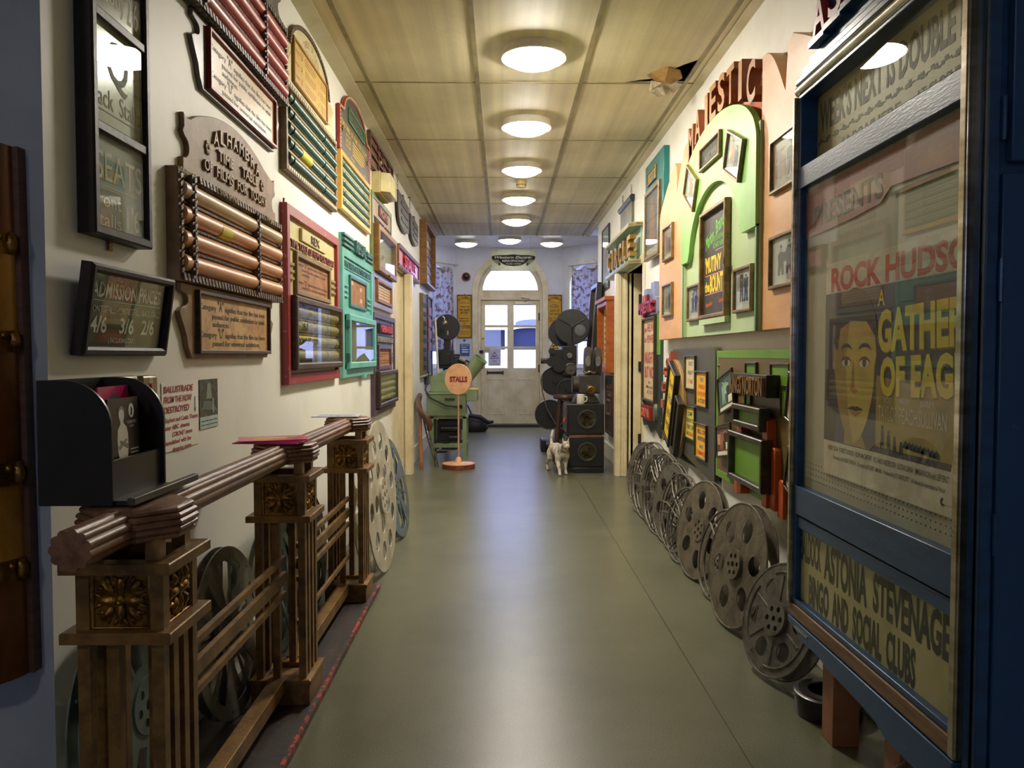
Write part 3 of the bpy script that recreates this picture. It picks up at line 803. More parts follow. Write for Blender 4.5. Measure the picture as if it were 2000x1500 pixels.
mb.text('FOR TODAY', w / 2, 0.625, 0.024, 0.2, 0.0146).text('TITLE OF FILM', 0.45, 0.39, 0.013, 0.28, 0.0146).text('CATEGORY', 0.075, 0.42, 0.012, 0.1, 0.0146).text('TIME', 0.88, 0.43, 0.013, 0.08, 0.0146)
mb.build('painted_lettering', plain('faded gold print', (170, 136, 74)), t)
for cx in (0.075, 0.9):
    mb = MB()
    for q in range(5):
        mb.flat([(cx, 0.46), (cx + (q - 2) * 0.03 - 0.004, 0.54 - abs(q - 2) * 0.008), (cx + (q - 2) * 0.03 + 0.006, 0.54 - abs(q - 2) * 0.008)], 0.0146, 0)
    mb.build('painted_rays', plain('faded gold print', (170, 136, 74)), t)

# dark arched board, yellow roller frame
t = thing('film_timetable', 'dark arched time table with red rope edge above yellow framed green rollers', 'film time table', 'L', (LX, 4.375, 1.905))
w = 0.96
RED = mat('red gloss paint', (156, 40, 38), 0.35, c2=(130, 30, 30), scale=6)
arch = [(0, 0.33), (0, 0.565), (0.1, 0.57)] + arc(w / 2, 0.575, 0.36, 0.135, 176, 4, 20) + [(w - 0.1, 0.57), (w, 0.565), (w, 0.33)]
MB().prism(arch, 0, 0.016).build('head_board', mat('charcoal brown paint', (86, 78, 64), 0.45, c2=(72, 64, 52), scale=4), t)
mb = MB()
mb.tube([(x, y, 0.014) for x, y in arch], 0.012, 8)
mb.build('red_edge', RED, t)
mb = MB()
for a, b in zip(arch[:-1], arch[1:]):
    rope(mb, a[0], a[1] - 0.0, b[0], b[1], 0.024, 0.01, 0.02)
mb.build('twisted_cord', CREAMP, t)
MB().frame(0.26, 0.78, 0.545, 0.63, 0.012, 0.016, 0.026, 0.002, 0).box(0.27, 0.77, 0.555, 0.62, 0.016, 0.02, 1).text('ODEON', 0.52, 0.588, 0.042, 0.4, 0.0206, 0, 2).build('name_plaque', [mat('mid green paint', (84, 132, 70), 0.4), plain('grey green glass', (96, 110, 92), 0.2), DKG], t)
mb = MB()
mb.text('TIME-TABLE  OF  FILMS  FOR  TO-DAY', w / 2, 0.5, 0.03, 0.82, 0.0166, 0, 0, 0.01)
for q in range(5):
    mb.box(0.4, 0.8 - 0.08 * (q == 4), 0.46 - q * 0.018, 0.467 - q * 0.018, 0.0163, 0.0168, 0)
mb.frame(0.2, 0.34, 0.4, 0.465, 0.004, 0.016, 0.0166, 0.0001).text('ATUX', 0.27, 0.432, 0.026, 0.1, 0.0166)
mb.text('TITLE', 0.4, 0.36, 0.014, 0.12, 0.0166).text('TIME', 0.8, 0.35, 0.014, 0.08, 0.0166)
mb.build('painted_lettering', YELP, t)
for x, y in ((0.085, 0.46), (0.9, 0.46)):
    MB().lathe([(0.016, 0.016), (0.013, 0.024), (0, 0.026)], 14, T=Matrix.Translation((x, y, 0))).build('gold_boss', BRASS, t)
MB().frame(0, w, 0, 0.325, 0.03, 0, 0.03, 0.003).build('roller_frame', mat('yellow gloss paint', (216, 164, 40), 0.35, c2=(190, 136, 26), scale=6), t)
GRN2 = mat('mid green lacquered roller', (84, 124, 88), 0.22, c2=(70, 108, 74), scale=4)
roller_rows(t, 0.03, w - 0.03, 0.03, 0.295, [(0.034, 0.082), (0.096, 0.68), (0.692, 0.926)], 5, 0.0195, [GRN2], mat('olive yellow backing', (176, 156, 76), 0.5), 0.014).build('roller_slats', GOLDTAN, t)

# dark brown letter board
t = thing('letter_board', 'dark brown compartment letter board close under the ceiling', 'letter board', 'L', (LX, 5.36, 2.385))
DKB = mat('dark chestnut wood', (92, 58, 36), 0.45, c2=(70, 42, 26), scale=9, stretch=(1, 5, 1), bump=0.2)
w, h = 1.1, 0.225
MB().frame(0, w, 0, h, 0.022, 0, 0.03, 0.003).build('frame', DKB, t)
mb = MB().box(0.02, w - 0.02, 0.02, h - 0.02, 0, 0.008)
for x in (0.36, 0.56, 0.86):
    mb.box(x - 0.01, x + 0.01, 0.02, h - 0.02, 0.008, 0.028)
for y in (0.085, 0.15):
    mb.box(0.02, w - 0.02, y - 0.007, y + 0.007, 0.008, 0.028)
mb.build('compartments', DKB, t)
mb = MB()
rr = random.Random(4)
for x0, x1 in ((0.04, 0.34), (0.39, 0.53), (0.59, 0.83), (0.89, 1.06)):
    for y in (0.03, 0.098, 0.163):
        x = x0
        while x < x1 - 0.03:
            mb.box(x, x + 0.016, y + 0.004, y + 0.036, 0.008, 0.018, 0)
            x += 0.028 + 0.01 * rr.random()
mb.build('letter_tiles', mat('rusty letter tiles', (140, 84, 44), 0.5), t)
MB().lathe([(0.014, 0), (0.014, 0.03), (0, 0.034)], 12, T=Matrix.Translation((0.47, 0.118, 0.0))).build('knob', mat('ivory knob', (206, 182, 128), 0.4), t)

def notice_lines(mb, x0, x1, y0, y1, z, n, m, seed=1, h=0.4):
    rr = random.Random(seed); p = (y1 - y0) / n
    for k in range(n):
        y = y1 - p * (k + 0.7); x = x0
        while x < x1 - p * 0.4:
            L = p * (0.8 + 2.2 * rr.random()); xe = min(x + L, x1)
            mb.rect(x, xe, y, y + p * h, z, m)
            x = xe + p * 0.35
def category_text(mb, x0, x1, y0, y1, z, m):
    W_ = x1 - x0; H = y1 - y0
    for k, (A, l2) in enumerate((('A', 'passed for public exhibition to adult'), ('U', 'passed for universal exhibition'))):
        yy = y1 - H * (0.16 + 0.52 * k); h = H * 0.085
        mb.text('Category', x0, yy, h, W_ * 0.2, z, 0, m, 0, 0, 'l').text('"%s"' % A, x0 + W_ * 0.22, yy, h * 1.9, W_ * 0.08, z, 0, m, 0, 0, 'l').text('signifies that the film has been', x0 + W_ * 0.33, yy, h, W_ * 0.67, z, 0, m, 0, 0, 'l')
        mb.text(l2, x0 + W_ * 0.15, yy - H * 0.14, h, W_ * 0.8, z, 0, m, 0, 0, 'l')
        if k == 0:
            mb.text('audiences.', x0 + W_ * 0.15, yy - H * 0.27, h, W_ * 0.25, z, 0, m, 0, 0, 'l')
def speed_lines(mb, x0, x1, ys, z0, z1, m, h=0.007):
    for y in ys:
        mb.box(x0, x1, y - h / 2, y + h / 2, z0, z1, m)

# REX: red frame, cream panel, brown glazed roller case
t = thing('film_timetable', 'large red framed cream REX time table with brown glazed roller case', 'film time table', 'L', (LX, 3.26, 0.975))
w, h = 1.03, 0.75
REDW = mat('worn red paint', (150, 50, 48), 0.4, c2=(196, 150, 132), scale=22, lo=0.62, hi=0.72)
MB().frame(0, w, 0, h, 0.045, 0, 0.03, 0.003).build('frame', REDW, t)
CRM = mat('cream yellow paint', (206, 194, 134), 0.45, c2=(192, 178, 118), scale=4)
MB().box(0.04, w - 0.04, 0.04, h - 0.04, 0, 0.012).build('panel', CRM, t)
MB().box(0.26, 0.74, 0.63, 0.685, 0.012, 0.026, 0).text('REX', 0.5, 0.657, 0.038, 0.16, 0.026, 0.004, 1, 0.01).build('name_plaque', [CRM, plain('dark bronze letters', (104, 84, 44), 0.4)], t)
MB().box(0.07, 0.93, 0.575, 0.622, 0.012, 0.02, 0).text('TIME TABLE OF FILMS FOR TODAY', 0.5, 0.598, 0.034, 0.84, 0.02, 0.006, 1, 0.01).build('title_strip', [CRM, mat('red brown letters', (140, 64, 46), 0.4)], t)
mb = MB()
speed_lines(mb, 0.045, 0.14, (0.45, 0.48, 0.51), 0.012, 0.022, 0, 0.012)
speed_lines(mb, 0.84, 0.975, (0.45, 0.48, 0.51), 0.012, 0.022, 0, 0.012)
mb.build('raised_stripes', mat('olive gold paint', (150, 132, 80), 0.45), t)
MB().frame(0.155, 0.825, 0.385, 0.57, 0.022, 0.012, 0.03, 0.003).build('notice_frame', mat('gold brown frame', (140, 112, 62), 0.45), t)
mb = MB().box(0.17, 0.81, 0.4, 0.555, 0.012, 0.016, 0); category_text(mb, 0.2, 0.78, 0.4, 0.55, 0.0166, 1); mb.build('category_notice', [BROWNPAPER, BLACK], t)
MB().frame(0.05, 1.0, 0.06, 0.375, 0.03, 0.012, 0.055, 0.006).build('case_frame', WALNUT, t)
RLG = mat('pale grey green roller', (176, 168, 128), 0.3, c2=(160, 150, 110), scale=4)
roller_rows(t, 0.08, 0.97, 0.09, 0.345, [(0.085, 0.69), (0.705, 0.965)], 4, 0.024, [RLG], mat('drab backing', (140, 132, 96), 0.5), 0.016).build('roller_slats', RLG, t)
mb = MB()
mb.tube([(0.2, 0.2495, 0.016), (0.31, 0.2495, 0.016)], 0.0248, 16, 0)
mb.tube([(0.09, 0.1855, 0.016), (0.5, 0.1855, 0.016)], 0.0248, 16, 1)
mb.text('FUR', 0.255, 0.2495, 0.03, 0.09, 0.0415, 0, 2, 0.02).text('DOWNFEASON', 0.3, 0.1855, 0.03, 0.38, 0.0415, 0, 2, 0.02)
mb.build('film_label', [plain('buff label', (186, 172, 112)), plain('yellow label', (206, 180, 70)), BLACK], t)
glass_pane(t, 0.07, 0.98, 0.08, 0.36, 0.047)
MB().tube([(0.02, h, 0.01), (0.02, h + 0.02, 0.012)], 0.004).build('hanging_eye', BRASS, t)

# REGAL: turquoise
t = thing('film_timetable', 'turquoise REGAL time table board with glazed lower door', 'film time table', 'L', (LX, 4.4, 0.968))
w = 1.03
TQ = mat('turquoise paint', (106, 176, 160), 0.4, c2=(90, 158, 144), scale=4, bump=0.1)
TQD = mat('deep turquoise paint', (66, 112, 104), 0.4)
MB().frame(0, w, 0, 0.735, 0.05, 0, 0.026, 0.003).box(0.04, w - 0.04, 0.04, 0.69, 0, 0.012).box(0.04, w - 0.04, 0.36, 0.4, 0.012, 0.024).build('frame', TQ, t)
MB().prism([(0.02, 0.735), (0.02, 0.815), (0.14, 0.825), (0.86, 0.825), (w - 0.02, 0.8), (w - 0.02, 0.735)], 0, 0.016).build('head_board', TQ, t)
for a_, b_, c_ in ((0.02, 0.3, 0.808), (0.78, w - 0.02, 0.796)):
    mb = MB(); speed_lines(mb, a_, b_, (0.752, 0.78, c_), 0.016, 0.034, 0, 0.013); mb.build('raised_stripes', TQD, t)
mb = MB()
mb.text('REGAL', 0.5, 0.778, 0.075, 0.34, 0.016, 0.03, 0, 0.01)
mb.build('raised_lettering', TQD, t)
MB().box(0.055, 0.975, 0.625, 0.68, 0.012, 0.017, 0).text('TIME TABLE OF FILMS FOR TODAY', 0.515, 0.652, 0.036, 0.88, 0.017, 0.006, 1, 0.01).build('title_strip', [TQ, TQD], t)
MB().frame(0.235, 0.79, 0.415, 0.6, 0.02, 0.012, 0.026, 0.002, 0).box(0.25, 0.78, 0.42, 0.59, 0.012, 0.016, 1).build('notice_frame', [TQD, BROWNPAPER], t)
mb = MB()
for x, y in ((0.33, 0.56), (0.62, 0.54), (0.62, 0.47)):
    mb.rect(x - 0.035, x + 0.035, y - 0.012, y + 0.012, 0.0166)
mb.build('notice_print', plain('pale lettering', (206, 176, 138)), t)
mb = MB(); speed_lines(mb, 0.07, 0.19, (0.47, 0.5, 0.53), 0.012, 0.022, 0, 0.012); speed_lines(mb, 0.83, 0.965, (0.44, 0.47, 0.5), 0.012, 0.022, 0, 0.012); mb.build('raised_stripes', TQ, t)
MB().frame(0.09, 1.015, 0.05, 0.365, 0.04, 0.026, 0.05, 0.006).build('case_door', TQ, t)
MB().box(0.1, 1.0, 0.06, 0.355, 0.012, 0.016).build('case_back', mat('grey green lining', (132, 128, 106), 0.5), t)
glass_pane(t, 0.11, 0.995, 0.07, 0.345, 0.04)
MB().box(0.6, 0.7, -0.012, 0.012, 0.02, 0.036).build('catch', TQ, t)
for y in (0.1, 0.29):
    MB().box(0.075, 0.095, y, y + 0.04, 0.026, 0.048).build('hinge', TQD, t)

# green topped board with brown glazed case and grey notice frame
t = thing('film_timetable', 'green topped time table board with brown glazed case and grey notice frame', 'film time table', 'L', (LX, 5.45, 1.43))
w = 0.95
OLG = mat('olive green paint', (112, 126, 76), 0.4, c2=(94, 108, 60), scale=5)
MB().frame(0, w, 0.25, 0.8, 0.04, 0, 0.022, 0.003).box(0.03, w - 0.03, 0.28, 0.77, 0, 0.012).build('frame', OLG, t)
PNKB = mat('dusty pink brown panel', (160, 126, 100), 0.45)
MB().box(0.04, w - 0.04, 0.56, 0.765, 0.012, 0.016).build('head_panel', PNKB, t)
MB().box(0.3, 0.72, 0.675, 0.75, 0.016, 0.024, 1).text('ROXY', 0.51, 0.712, 0.05, 0.34, 0.024, 0.004, 0, 0.01).build('name_plaque', [mat('salmon letter paint', (186, 112, 84), 0.4), plain('dark maroon', (84, 40, 34))], t)
MB().text('TIME TABLE OF FILMS', 0.5, 0.62, 0.044, 0.82, 0.016, 0.006, 0, 0.01).build('title_lettering', plain('dark brown letters', (72, 50, 36)), t)
OAK = mat('golden brown wood', (140, 98, 46), 0.4, c2=(116, 76, 32), scale=8, stretch=(1, 5, 1), bump=0.2)
MB().frame(0.06, w + 0.02, 0.255, 0.585, 0.045, 0.012, 0.06, 0.006).build('case_frame', OAK, t)
MB().box(0.09, w - 0.01, 0.28, 0.56, 0.012, 0.018).build('case_back', mat('pale card', (206, 200, 178), 0.5), t)
glass_pane(t, 0.085, w, 0.28, 0.56, 0.05)
MB().ball((0.5, 0.262, 0.064), 0.008).build('knob', BRASS, t)
LAV = mat('grey lavender paint', (140, 136, 150), 0.35, c2=(122, 118, 132), scale=4)
MB().frame(0.0, w, 0.0, 0.25, 0.04, 0, 0.026, 0.003, 0).frame(0.16, 0.88, 0.045, 0.215, 0.025, 0.012, 0.034, 0.003, 1).box(0.03, w - 0.03, 0.03, 0.22, 0, 0.012, 0).build('notice_frame', [LAV, OAK], t)
mb = MB().box(0.18, 0.86, 0.06, 0.2, 0.012, 0.016, 0); notice_lines(mb, 0.22, 0.83, 0.065, 0.195, 0.0166, 6, 1, 3); mb.build('notice_paper', [mat('pale peach paper', (216, 186, 150), 0.6), plain('brown ink', (140, 106, 80))], t)

# Opera House: dark purple brown
t = thing('film_timetable', 'dark purple Opera House time table with red name plate', 'film time table', 'L', (LX, 5.45, 0.672))
w, h = 1.06, 0.725
PUR = mat('dark purple brown paint', (84, 66, 76), 0.35, c2=(66, 50, 58), scale=4)
MB().frame(0, w, 0, h, 0.04, 0, 0.03, 0.003).box(0.03, w - 0.03, 0.03, h - 0.03, 0, 0.014).build('frame', PUR, t)
MB().box(0.22, 0.86, 0.585, 0.655, 0.014, 0.036, 0).text('OPERA-HOUSE', 0.54, 0.62, 0.05, 0.56, 0.036, 0.008, 1, 0.015).build('name_plaque', [plain('near black paint', (40, 30, 32)), mat('pinkish red letters', (206, 74, 84), 0.35)], t)
MB().box(0.1, 0.96, 0.515, 0.57, 0.014, 0.028, 0).text('TIMETABLE OF FILMS FOR TODAY', 0.53, 0.542, 0.04, 0.8, 0.028, 0.006, 1, 0.01).build('title_strip', [plain('near black paint', (40, 30, 32)), plain('silver grey letters', (150, 146, 134), 0.4)], t)
MB().frame(0.2, 0.82, 0.32, 0.5, 0.03, 0.014, 0.032, 0.003).build('notice_frame', PUR, t)
mb = MB().box(0.22, 0.8, 0.34, 0.48, 0.014, 0.018, 0); category_text(mb, 0.25, 0.77, 0.345, 0.475, 0.0186, 1); mb.build('category_notice', [mat('orange brown paper', (176, 116, 70), 0.6), BLACK], t)
mb = MB(); speed_lines(mb, 0.06, 0.16, (0.38, 0.41, 0.44), 0.014, 0.024, 0, 0.01); speed_lines(mb, 0.86, 0.98, (0.38, 0.41, 0.44), 0.014, 0.024, 0, 0.01); mb.build('raised_stripes', PUR, t)
MB().frame(0.1, 1.05, 0.05, 0.31, 0.03, 0.014, 0.055, 0.005).build('case_frame', mat('umber wood', (70, 52, 42), 0.4), t)
roller_rows(t, 0.13, 1.02, 0.08, 0.28, [(0.135, 0.8), (0.81, 1.015)], 4, 0.02, [mat('buff roller', (190, 174, 120), 0.3)], mat('buff backing', (176, 160, 110), 0.5), 0.018).build('roller_slats', RLG, t)
glass_pane(t, 0.12, 1.03, 0.07, 0.29, 0.046)

# emergency light
t = thing('emergency_light', 'cream plastic emergency light box high on the wall', 'emergency light', 'L', (LX, 5.56, 2.233))
IV = mat('ivory plastic', (214, 204, 166), 0.4, c2=(204, 192, 150), scale=4)
MB().box(0, 0.42, 0, 0.15, 0, 0.06).build('housing', IV, t, bev=0.006)
MB().prism([(0.0, 0.06), (0.42, 0.06), (0.38, 0.125), (0.04, 0.125)], 0.008, 0.142, T=Matrix(((1, 0, 0, 0), (0, 0, 1, 0), (0, 1, 0, 0), (0, 0, 0, 1)))).build('diffuser_cover', mat('ribbed yellowed cover', (220, 208, 150), 0.25), t, bev=0.004)

# two dark hanging signs on chains
SH = mat('dark bronze sign plate', (70, 62, 60), 0.4, c2=(52, 46, 44), scale=7, bump=0.3)
for k, (y, w, h, lab) in enumerate(((6.72, 0.78, 0.3, 'nearer of two dark curved plates on chains, just past the emergency light'), (7.62, 0.7, 0.26, 'farther of two dark curved plates on chains, beside the brown letter cabinet'))):
    t = thing('hanging_sign', lab, 'sign', 'L', (LX + 0.012, y, 2.2), group='dark hanging plates over the left doorway')
    out = [(0, h), (0.01, h * 0.55)] + arc(0.22, h * 0.5, 0.2, h * 0.42, 190, 265, 8) + [(0.4, 0.0), (w - 0.12, 0.02), (w, 0.04), (w, h - 0.02), (w * 0.55, h), (w * 0.5, h + 0.03), (w * 0.44, h)]
    MB().prism(out, 0, 0.02).build('sign_plate', SH, t, bev=0.004)
    mb = MB()
    for q in range(3):
        mb.box(0.2, w - 0.08, h * 0.25 + q * h * 0.22, h * 0.25 + q * h * 0.22 + 0.03, 0.02, 0.026)
    mb.build('relief_bars', SH, t)
    mb = MB()
    for q in range(7):
        mb.tube([(0.03 + 0.007 * math.cos(a), h + 0.012 + q * 0.02 + 0.012 * math.sin(a), 0.01) if q % 2 else (0.03, h + 0.012 + q * 0.02 + 0.012 * math.sin(a), 0.01 + 0.007 * math.cos(a)) for a in [i * PI / 5 for i in range(10)]], 0.002, 6, 0, True)
    mb.build('chain', REELWIRE, t)
    MB().cyl((0.03, h + 0.15, -0.012), (0.03, h + 0.15, 0.016), 0.004).build('wall_hook', IRON, t)

# STALLS light box over the left doorway
t = thing('light_box_sign', 'brown cornice box sign with red STALLS letters over the left doorway', 'sign', 'L', (LX, 6.62, 1.835))
mb = MB().prism([(0, 0), (0.045, 0), (0.055, 0.02), (0.055, 0.03), (0, 0.03)], 0, 1.65, T=Matrix(((0, 0, 1, 0), (0, 1, 0, 0), (1, 0, 0, 0), (0, 0, 0, 1))))
mb.prism([(0, 0.17), (0.05, 0.17), (0.06, 0.195), (0, 0.195)], 0, 1.65, T=Matrix(((0, 0, 1, 0), (0, 1, 0, 0), (1, 0, 0, 0), (0, 0, 0, 1))))
mb.box(0, 0.03, 0.03, 0.17, 0, 0.048).box(1.62, 1.65, 0.03, 0.17, 0, 0.048)
mb.build('cornice_case', mat('reddish brown wood', (132, 84, 44), 0.4, c2=(108, 64, 32), scale=8), t)
MB().box(0.03, 1.62, 0.03, 0.17, 0, 0.03).build('face_panel', mat('dark wine glass', (74, 34, 44), 0.3), t)
MB().box(0.03, 0.36, 0.035, 0.165, 0.03, 0.034).box(1.32, 1.62, 0.035, 0.165, 0.03, 0.034).build('end_panel', mat('pink glass', (222, 140, 150), 0.3), t)
MB().text('STALLS', 0.84, 0.1, 0.11, 0.86, 0.03, 0.02, 0, 0.02).build('sign_letters', mat('rose red letters', (206, 60, 78), 0.3), t)

# brown letter cabinet and boards on the far left wall
t = thing('letter_cabinet', 'tall light brown wall cabinet with rows of small letters near the bay', 'cabinet', 'L', (LX + 0.002, 8.74, 1.89))
MB().frame(0, 1.15, 0, 0.7, 0.03, 0, 0.08, 0.004).box(0.02, 1.13, 0.02, 0.68, 0, 0.02).build('cabinet_case', OAK, t)
mb = MB()
for r in range(6):
    for q in range(9):
        mb.box(0.06 + q * 0.115, 0.13 + q * 0.115, 0.07 + r * 0.1, 0.12 + r * 0.1, 0.02, 0.03)
mb.build('letter_tiles', mat('grey letter tiles', (110, 104, 100), 0.4), t)
t = thing('price_board', 'dark slotted wall board in a worn gilt edge under the brown cabinet', 'board', 'L', (LX, 8.7, 0.85))
MB().box(0, 0.44, 0, 0.93, 0, 0.03).frame(0, 0.44, 0, 0.93, 0.02, 0.03, 0.04, 0.003).build('frame', mat('worn olive gilt', (120, 104, 56), 0.45), t)
MB().box(0.02, 0.42, 0.02, 0.91, 0.03, 0.034).build('panel', mat('slate purple panel', (74, 68, 78), 0.4), t)
mb = MB()
for q in range(8):
    mb.box(0.05, 0.38, 0.08 + q * 0.1, 0.13 + q * 0.1, 0.034, 0.038)
mb.build('slot_strips', plain('dark strips', (44, 40, 44)), t)
t = thing('price_board', 'narrow dark wall board with a column of red tabs', 'board', 'L', (LX, 9.2, 0.75))
MB().box(0, 0.6, 0, 1.05, 0, 0.03).frame(0, 0.6, 0, 1.05, 0.025, 0.03, 0.045, 0.003).build('frame', mat('near black frame', (44, 40, 40), 0.4), t)
for q in range(4):
    MB().box(0.1, 0.5, 0.4 + q * 0.14, 0.5 + q * 0.14, 0.03, 0.045).build('red_tab', RED, t)
MB().box(0.05, 0.55, 0.05, 0.3, 0.03, 0.036).build('lower_panel', plain('grey card', (110, 106, 108)), t)

# handwritten note and photo, switch plates
t = thing('handwritten_note', 'white paper note in red marker about the balustrade', 'note', 'L', (LX + 0.001, 2.11, 0.838))
PAPW = mat('white note paper', (240, 237, 226), 0.65, c2=(232, 228, 212), scale=6)
n = 10
vs = []; fs = []
for i in range(n + 1):
    x = 0.252 * i / n
    zc = 0.001 + 0.001 * math.sin(PI * i / n)
    vs += [(x, -0.002 + 0.0 * x, zc), (x, 0.188, 0.001)]
for i in range(n):
    fs.append((2 * i, 2 * i + 2, 2 * i + 3, 2 * i + 1))
MB().add(vs, fs).build('paper_sheet', PAPW, t)
mb = MB()
ls = ['BALUSTRADE', 'FROM THE NOW', 'DESTROYED', 'Elephant and Castle Theatre', 'later ABC cinema', 'CORONET cinema', 'demolished with the', 'shopping centre']
for k, s_ in enumerate(ls):
    big = k < 3
    y = 0.168 - (k * 0.028 if big else 0.084 + (k - 3) * 0.0205)
    mb.text(s_, 0.012 + (0.05 if k in (5, 7) else 0), y, 0.018 if big else 0.0125, (0.2, 0.19, 0.17, 0.235, 0.17, 0.14, 0.18, 0.13)[k], 0.0023, 0, 0, 0.022, 0.1, 'l')
mb.box(0.224, 0.227, 0.1, 0.14, 0.0015, 0.0024, 1).flat([(0.2255, 0.094), (0.219, 0.106), (0.232, 0.106)], 0.0024, 1)
mb.build('handwriting', [plain('red marker ink', (168, 52, 66)), plain('blue marker ink', (60, 110, 170))], t)
t = thing('photograph', 'small dark photograph of a staircase pinned beside the handwritten note', 'photograph', 'L', (LX + 0.001, 2.373, 0.875))
MB().box(0, 0.15, 0, 0.15, 0, 0.0015, 0).box(0.0, 0.15, 0, 0.036, 0.0015, 0.002, 1).build('print', [mat('dark photo print', (58, 62, 54), 0.25, c2=(92, 98, 86), scale=22), plain('pale aqua caption strip', (176, 200, 190))], t)
mb = MB().flat([(0.01, 0.06), (0.14, 0.05), (0.1, 0.08), (0.03, 0.085)], 0.0022, 0).flat([(0.05, 0.09), (0.1, 0.09), (0.085, 0.14), (0.06, 0.135)], 0.0022, 1).rect(0.1, 0.115, 0.045, 0.09, 0.0024, 1)
notice_lines(mb, 0.008, 0.14, 0.006, 0.03, 0.0024, 2, 2, 5, 0.25)
mb.build('picture', [plain('mid green grey', (92, 108, 96)), plain('light grey tone', (136, 146, 130)), plain('pencil', (70, 90, 96))], t)
t = thing('switch_plate', 'wide steel light switch plate behind the leaflet box', 'light switch', 'L', (LX, 1.79, 0.955))
MB().box(0, 0.145, 0, 0.095, 0, 0.022).build('plate', STEEL, t, bev=0.006)
for q in range(4):
    MB().box(0.032 + q * 0.024, 0.044 + q * 0.024, 0.04, 0.058, 0.022, 0.032).build('rocker', mat('polished steel', (206, 204, 196), 0.15, 1.0), t, bev=0.003)
t = thing('switch_plate', 'narrow steel key switch plate with a red dot beside the handwritten note', 'switch', 'L', (LX, 1.955, 0.955))
MB().box(0, 0.085, 0, 0.093, 0, 0.024).build('plate', mat('dull steel', (140, 134, 116), 0.35, 0.9), t, bev=0.006)
MB().box(0.038, 0.05, 0.028, 0.062, 0.024, 0.026).build('insert', plain('buff insert', (190, 176, 130)), t)
MB().lathe([(0.006, 0.024), (0.006, 0.027), (0, 0.028)], 12, T=Matrix.Translation((0.044, 0.067, 0))).build('red_dot', plain('red plastic', (206, 66, 40)), t)
MB().box(0.034, 0.054, 0.074, 0.088, 0.024, 0.0245, 0).text('TEST', 0.044, 0.081, 0.007, 0.016, 0.0249, 0, 1).build('test_label', [PAPER, BLACK], t)

# half round painted column on the return wall
t = thing('half_column', 'brown and gold half round column with carved bands on the grey wall', 'column', 'F', (-1.045, 1.59, 0.465), roll=0.6)
prof = lambda r: [(r * math.cos(a), r * math.sin(a)) for a in [PI * i / 14 for i in range(15)]]
TC = Matrix(((1, 0, 0, 0), (0, 0, 1, 0), (0, 1, 0, 0), (0, 0, 0, 1)))
COLB = mat('brown glossy column', (112, 66, 32), 0.25, c2=(80, 46, 22), scale=4, stretch=(6, 1, 1))
COLG = mat('gold brown glossy column', (184, 130, 44), 0.25, c2=(146, 98, 30), scale=4, stretch=(6, 1, 1))
MB().box(-0.11, 0.111, 0, 1.04, 0, 0.026).build('backing_strip', DKB, t)
for a, b, m in ((0, 0.19, COLB), (0.235, 0.38, COLG), (0.425, 0.64, COLB), (0.68, 0.83, COLG), (0.87, 1.04, COLB)):
    MB().prism([(x, y + 0.02) for x, y in prof(0.1)], a, b, T=TC).build('shaft', m, t, label='gold toned shaft' if m is COLG else None)
for a, b in ((0.19, 0.235), (0.38, 0.425), (0.64, 0.68), (0.83, 0.87)):
    mb = MB().prism([(x, y + 0.02) for x, y in prof(0.104)], a, b, T=TC)
    for q in range(7):
        g = PI * (q + 0.5) / 7
        mb.ball((0.104 * math.cos(g), (a + b) / 2, 0.02 + 0.104 * math.sin(g)), 0.015, 6, 0, (0.9, 1.5, 0.6))
        mb.ball((0.104 * math.cos(g + 0.2), (a + b) / 2 + 0.011 * (-1) ** q, 0.02 + 0.104 * math.sin(g + 0.2)), 0.008, 6, 0, (0.9, 1, 0.6))
    mb.build('carved_band', BRASS, t)

# ================================================================== balustrade
OLDB = mat('worn gold bronze paint', (138, 103, 52), 0.45, 0.3, c2=(98, 70, 36), scale=14, bump=0.2, bscale=90)
HANDR = mat('reeded mahogany', (132, 94, 68), 0.4, c2=(100, 68, 48), scale=10, stretch=(4, 1, 4), bump=0.15)
PLINTH = mat('scuffed black plinth paint', (52, 46, 44), 0.45, c2=(84, 70, 62), scale=10, lo=0.55, hi=0.75, bump=0.2)
REDEDGE = mat('chipped red edge paint', (178, 58, 34), 0.5, c2=(46, 38, 34), scale=30, lo=0.46, hi=0.5)
OY = 1.48
t = thing('balustrade', 'old gold bronze balustrade section with three posts and a reeded wooden handrail', 'balustrade', 'W', (-0.684, OY, 0))
MB().box(-0.216, 0.105, -0.25, 2.2, 0, 0.02).build('plinth_board', PLINTH, t)
MB().box(0.098, 0.11, -0.25, 2.2, 0.004, 0.022).build('plinth_edge', REDEDGE, t, label='chipped red edge')
def reeded(R, n=10, m=5):
    return [R * (1 + 0.1 * abs(math.cos(n * PI * k / (n * m)))) for k in range(n * m)]
def reed_rail(a, b, R=0.034):
    n, m = 11, 5
    N = n * m
    vs = []
    for p in (a, b):
        for k in range(N):
            q = 2 * PI * k / N
            r = R * (0.9 + 0.13 * abs(math.sin(n * q / 2)))
            vs.append((p[0] + r * math.cos(q), p[1], p[2] + r * math.sin(q)))
    fs = [(k, (k + 1) % N, N + (k + 1) % N, N + k) for k in range(N)] + [tuple(range(N)), tuple(range(N, 2 * N))[::-1]]
    return MB().add(vs, fs)
RZH = 0.79
for a, b in ((-0.235, -0.09), (0.09, 0.925), (1.075, 1.935)):
    reed_rail((0, a, RZH), (0, b, RZH)).build('handrail', HANDR, t, sharp=60)
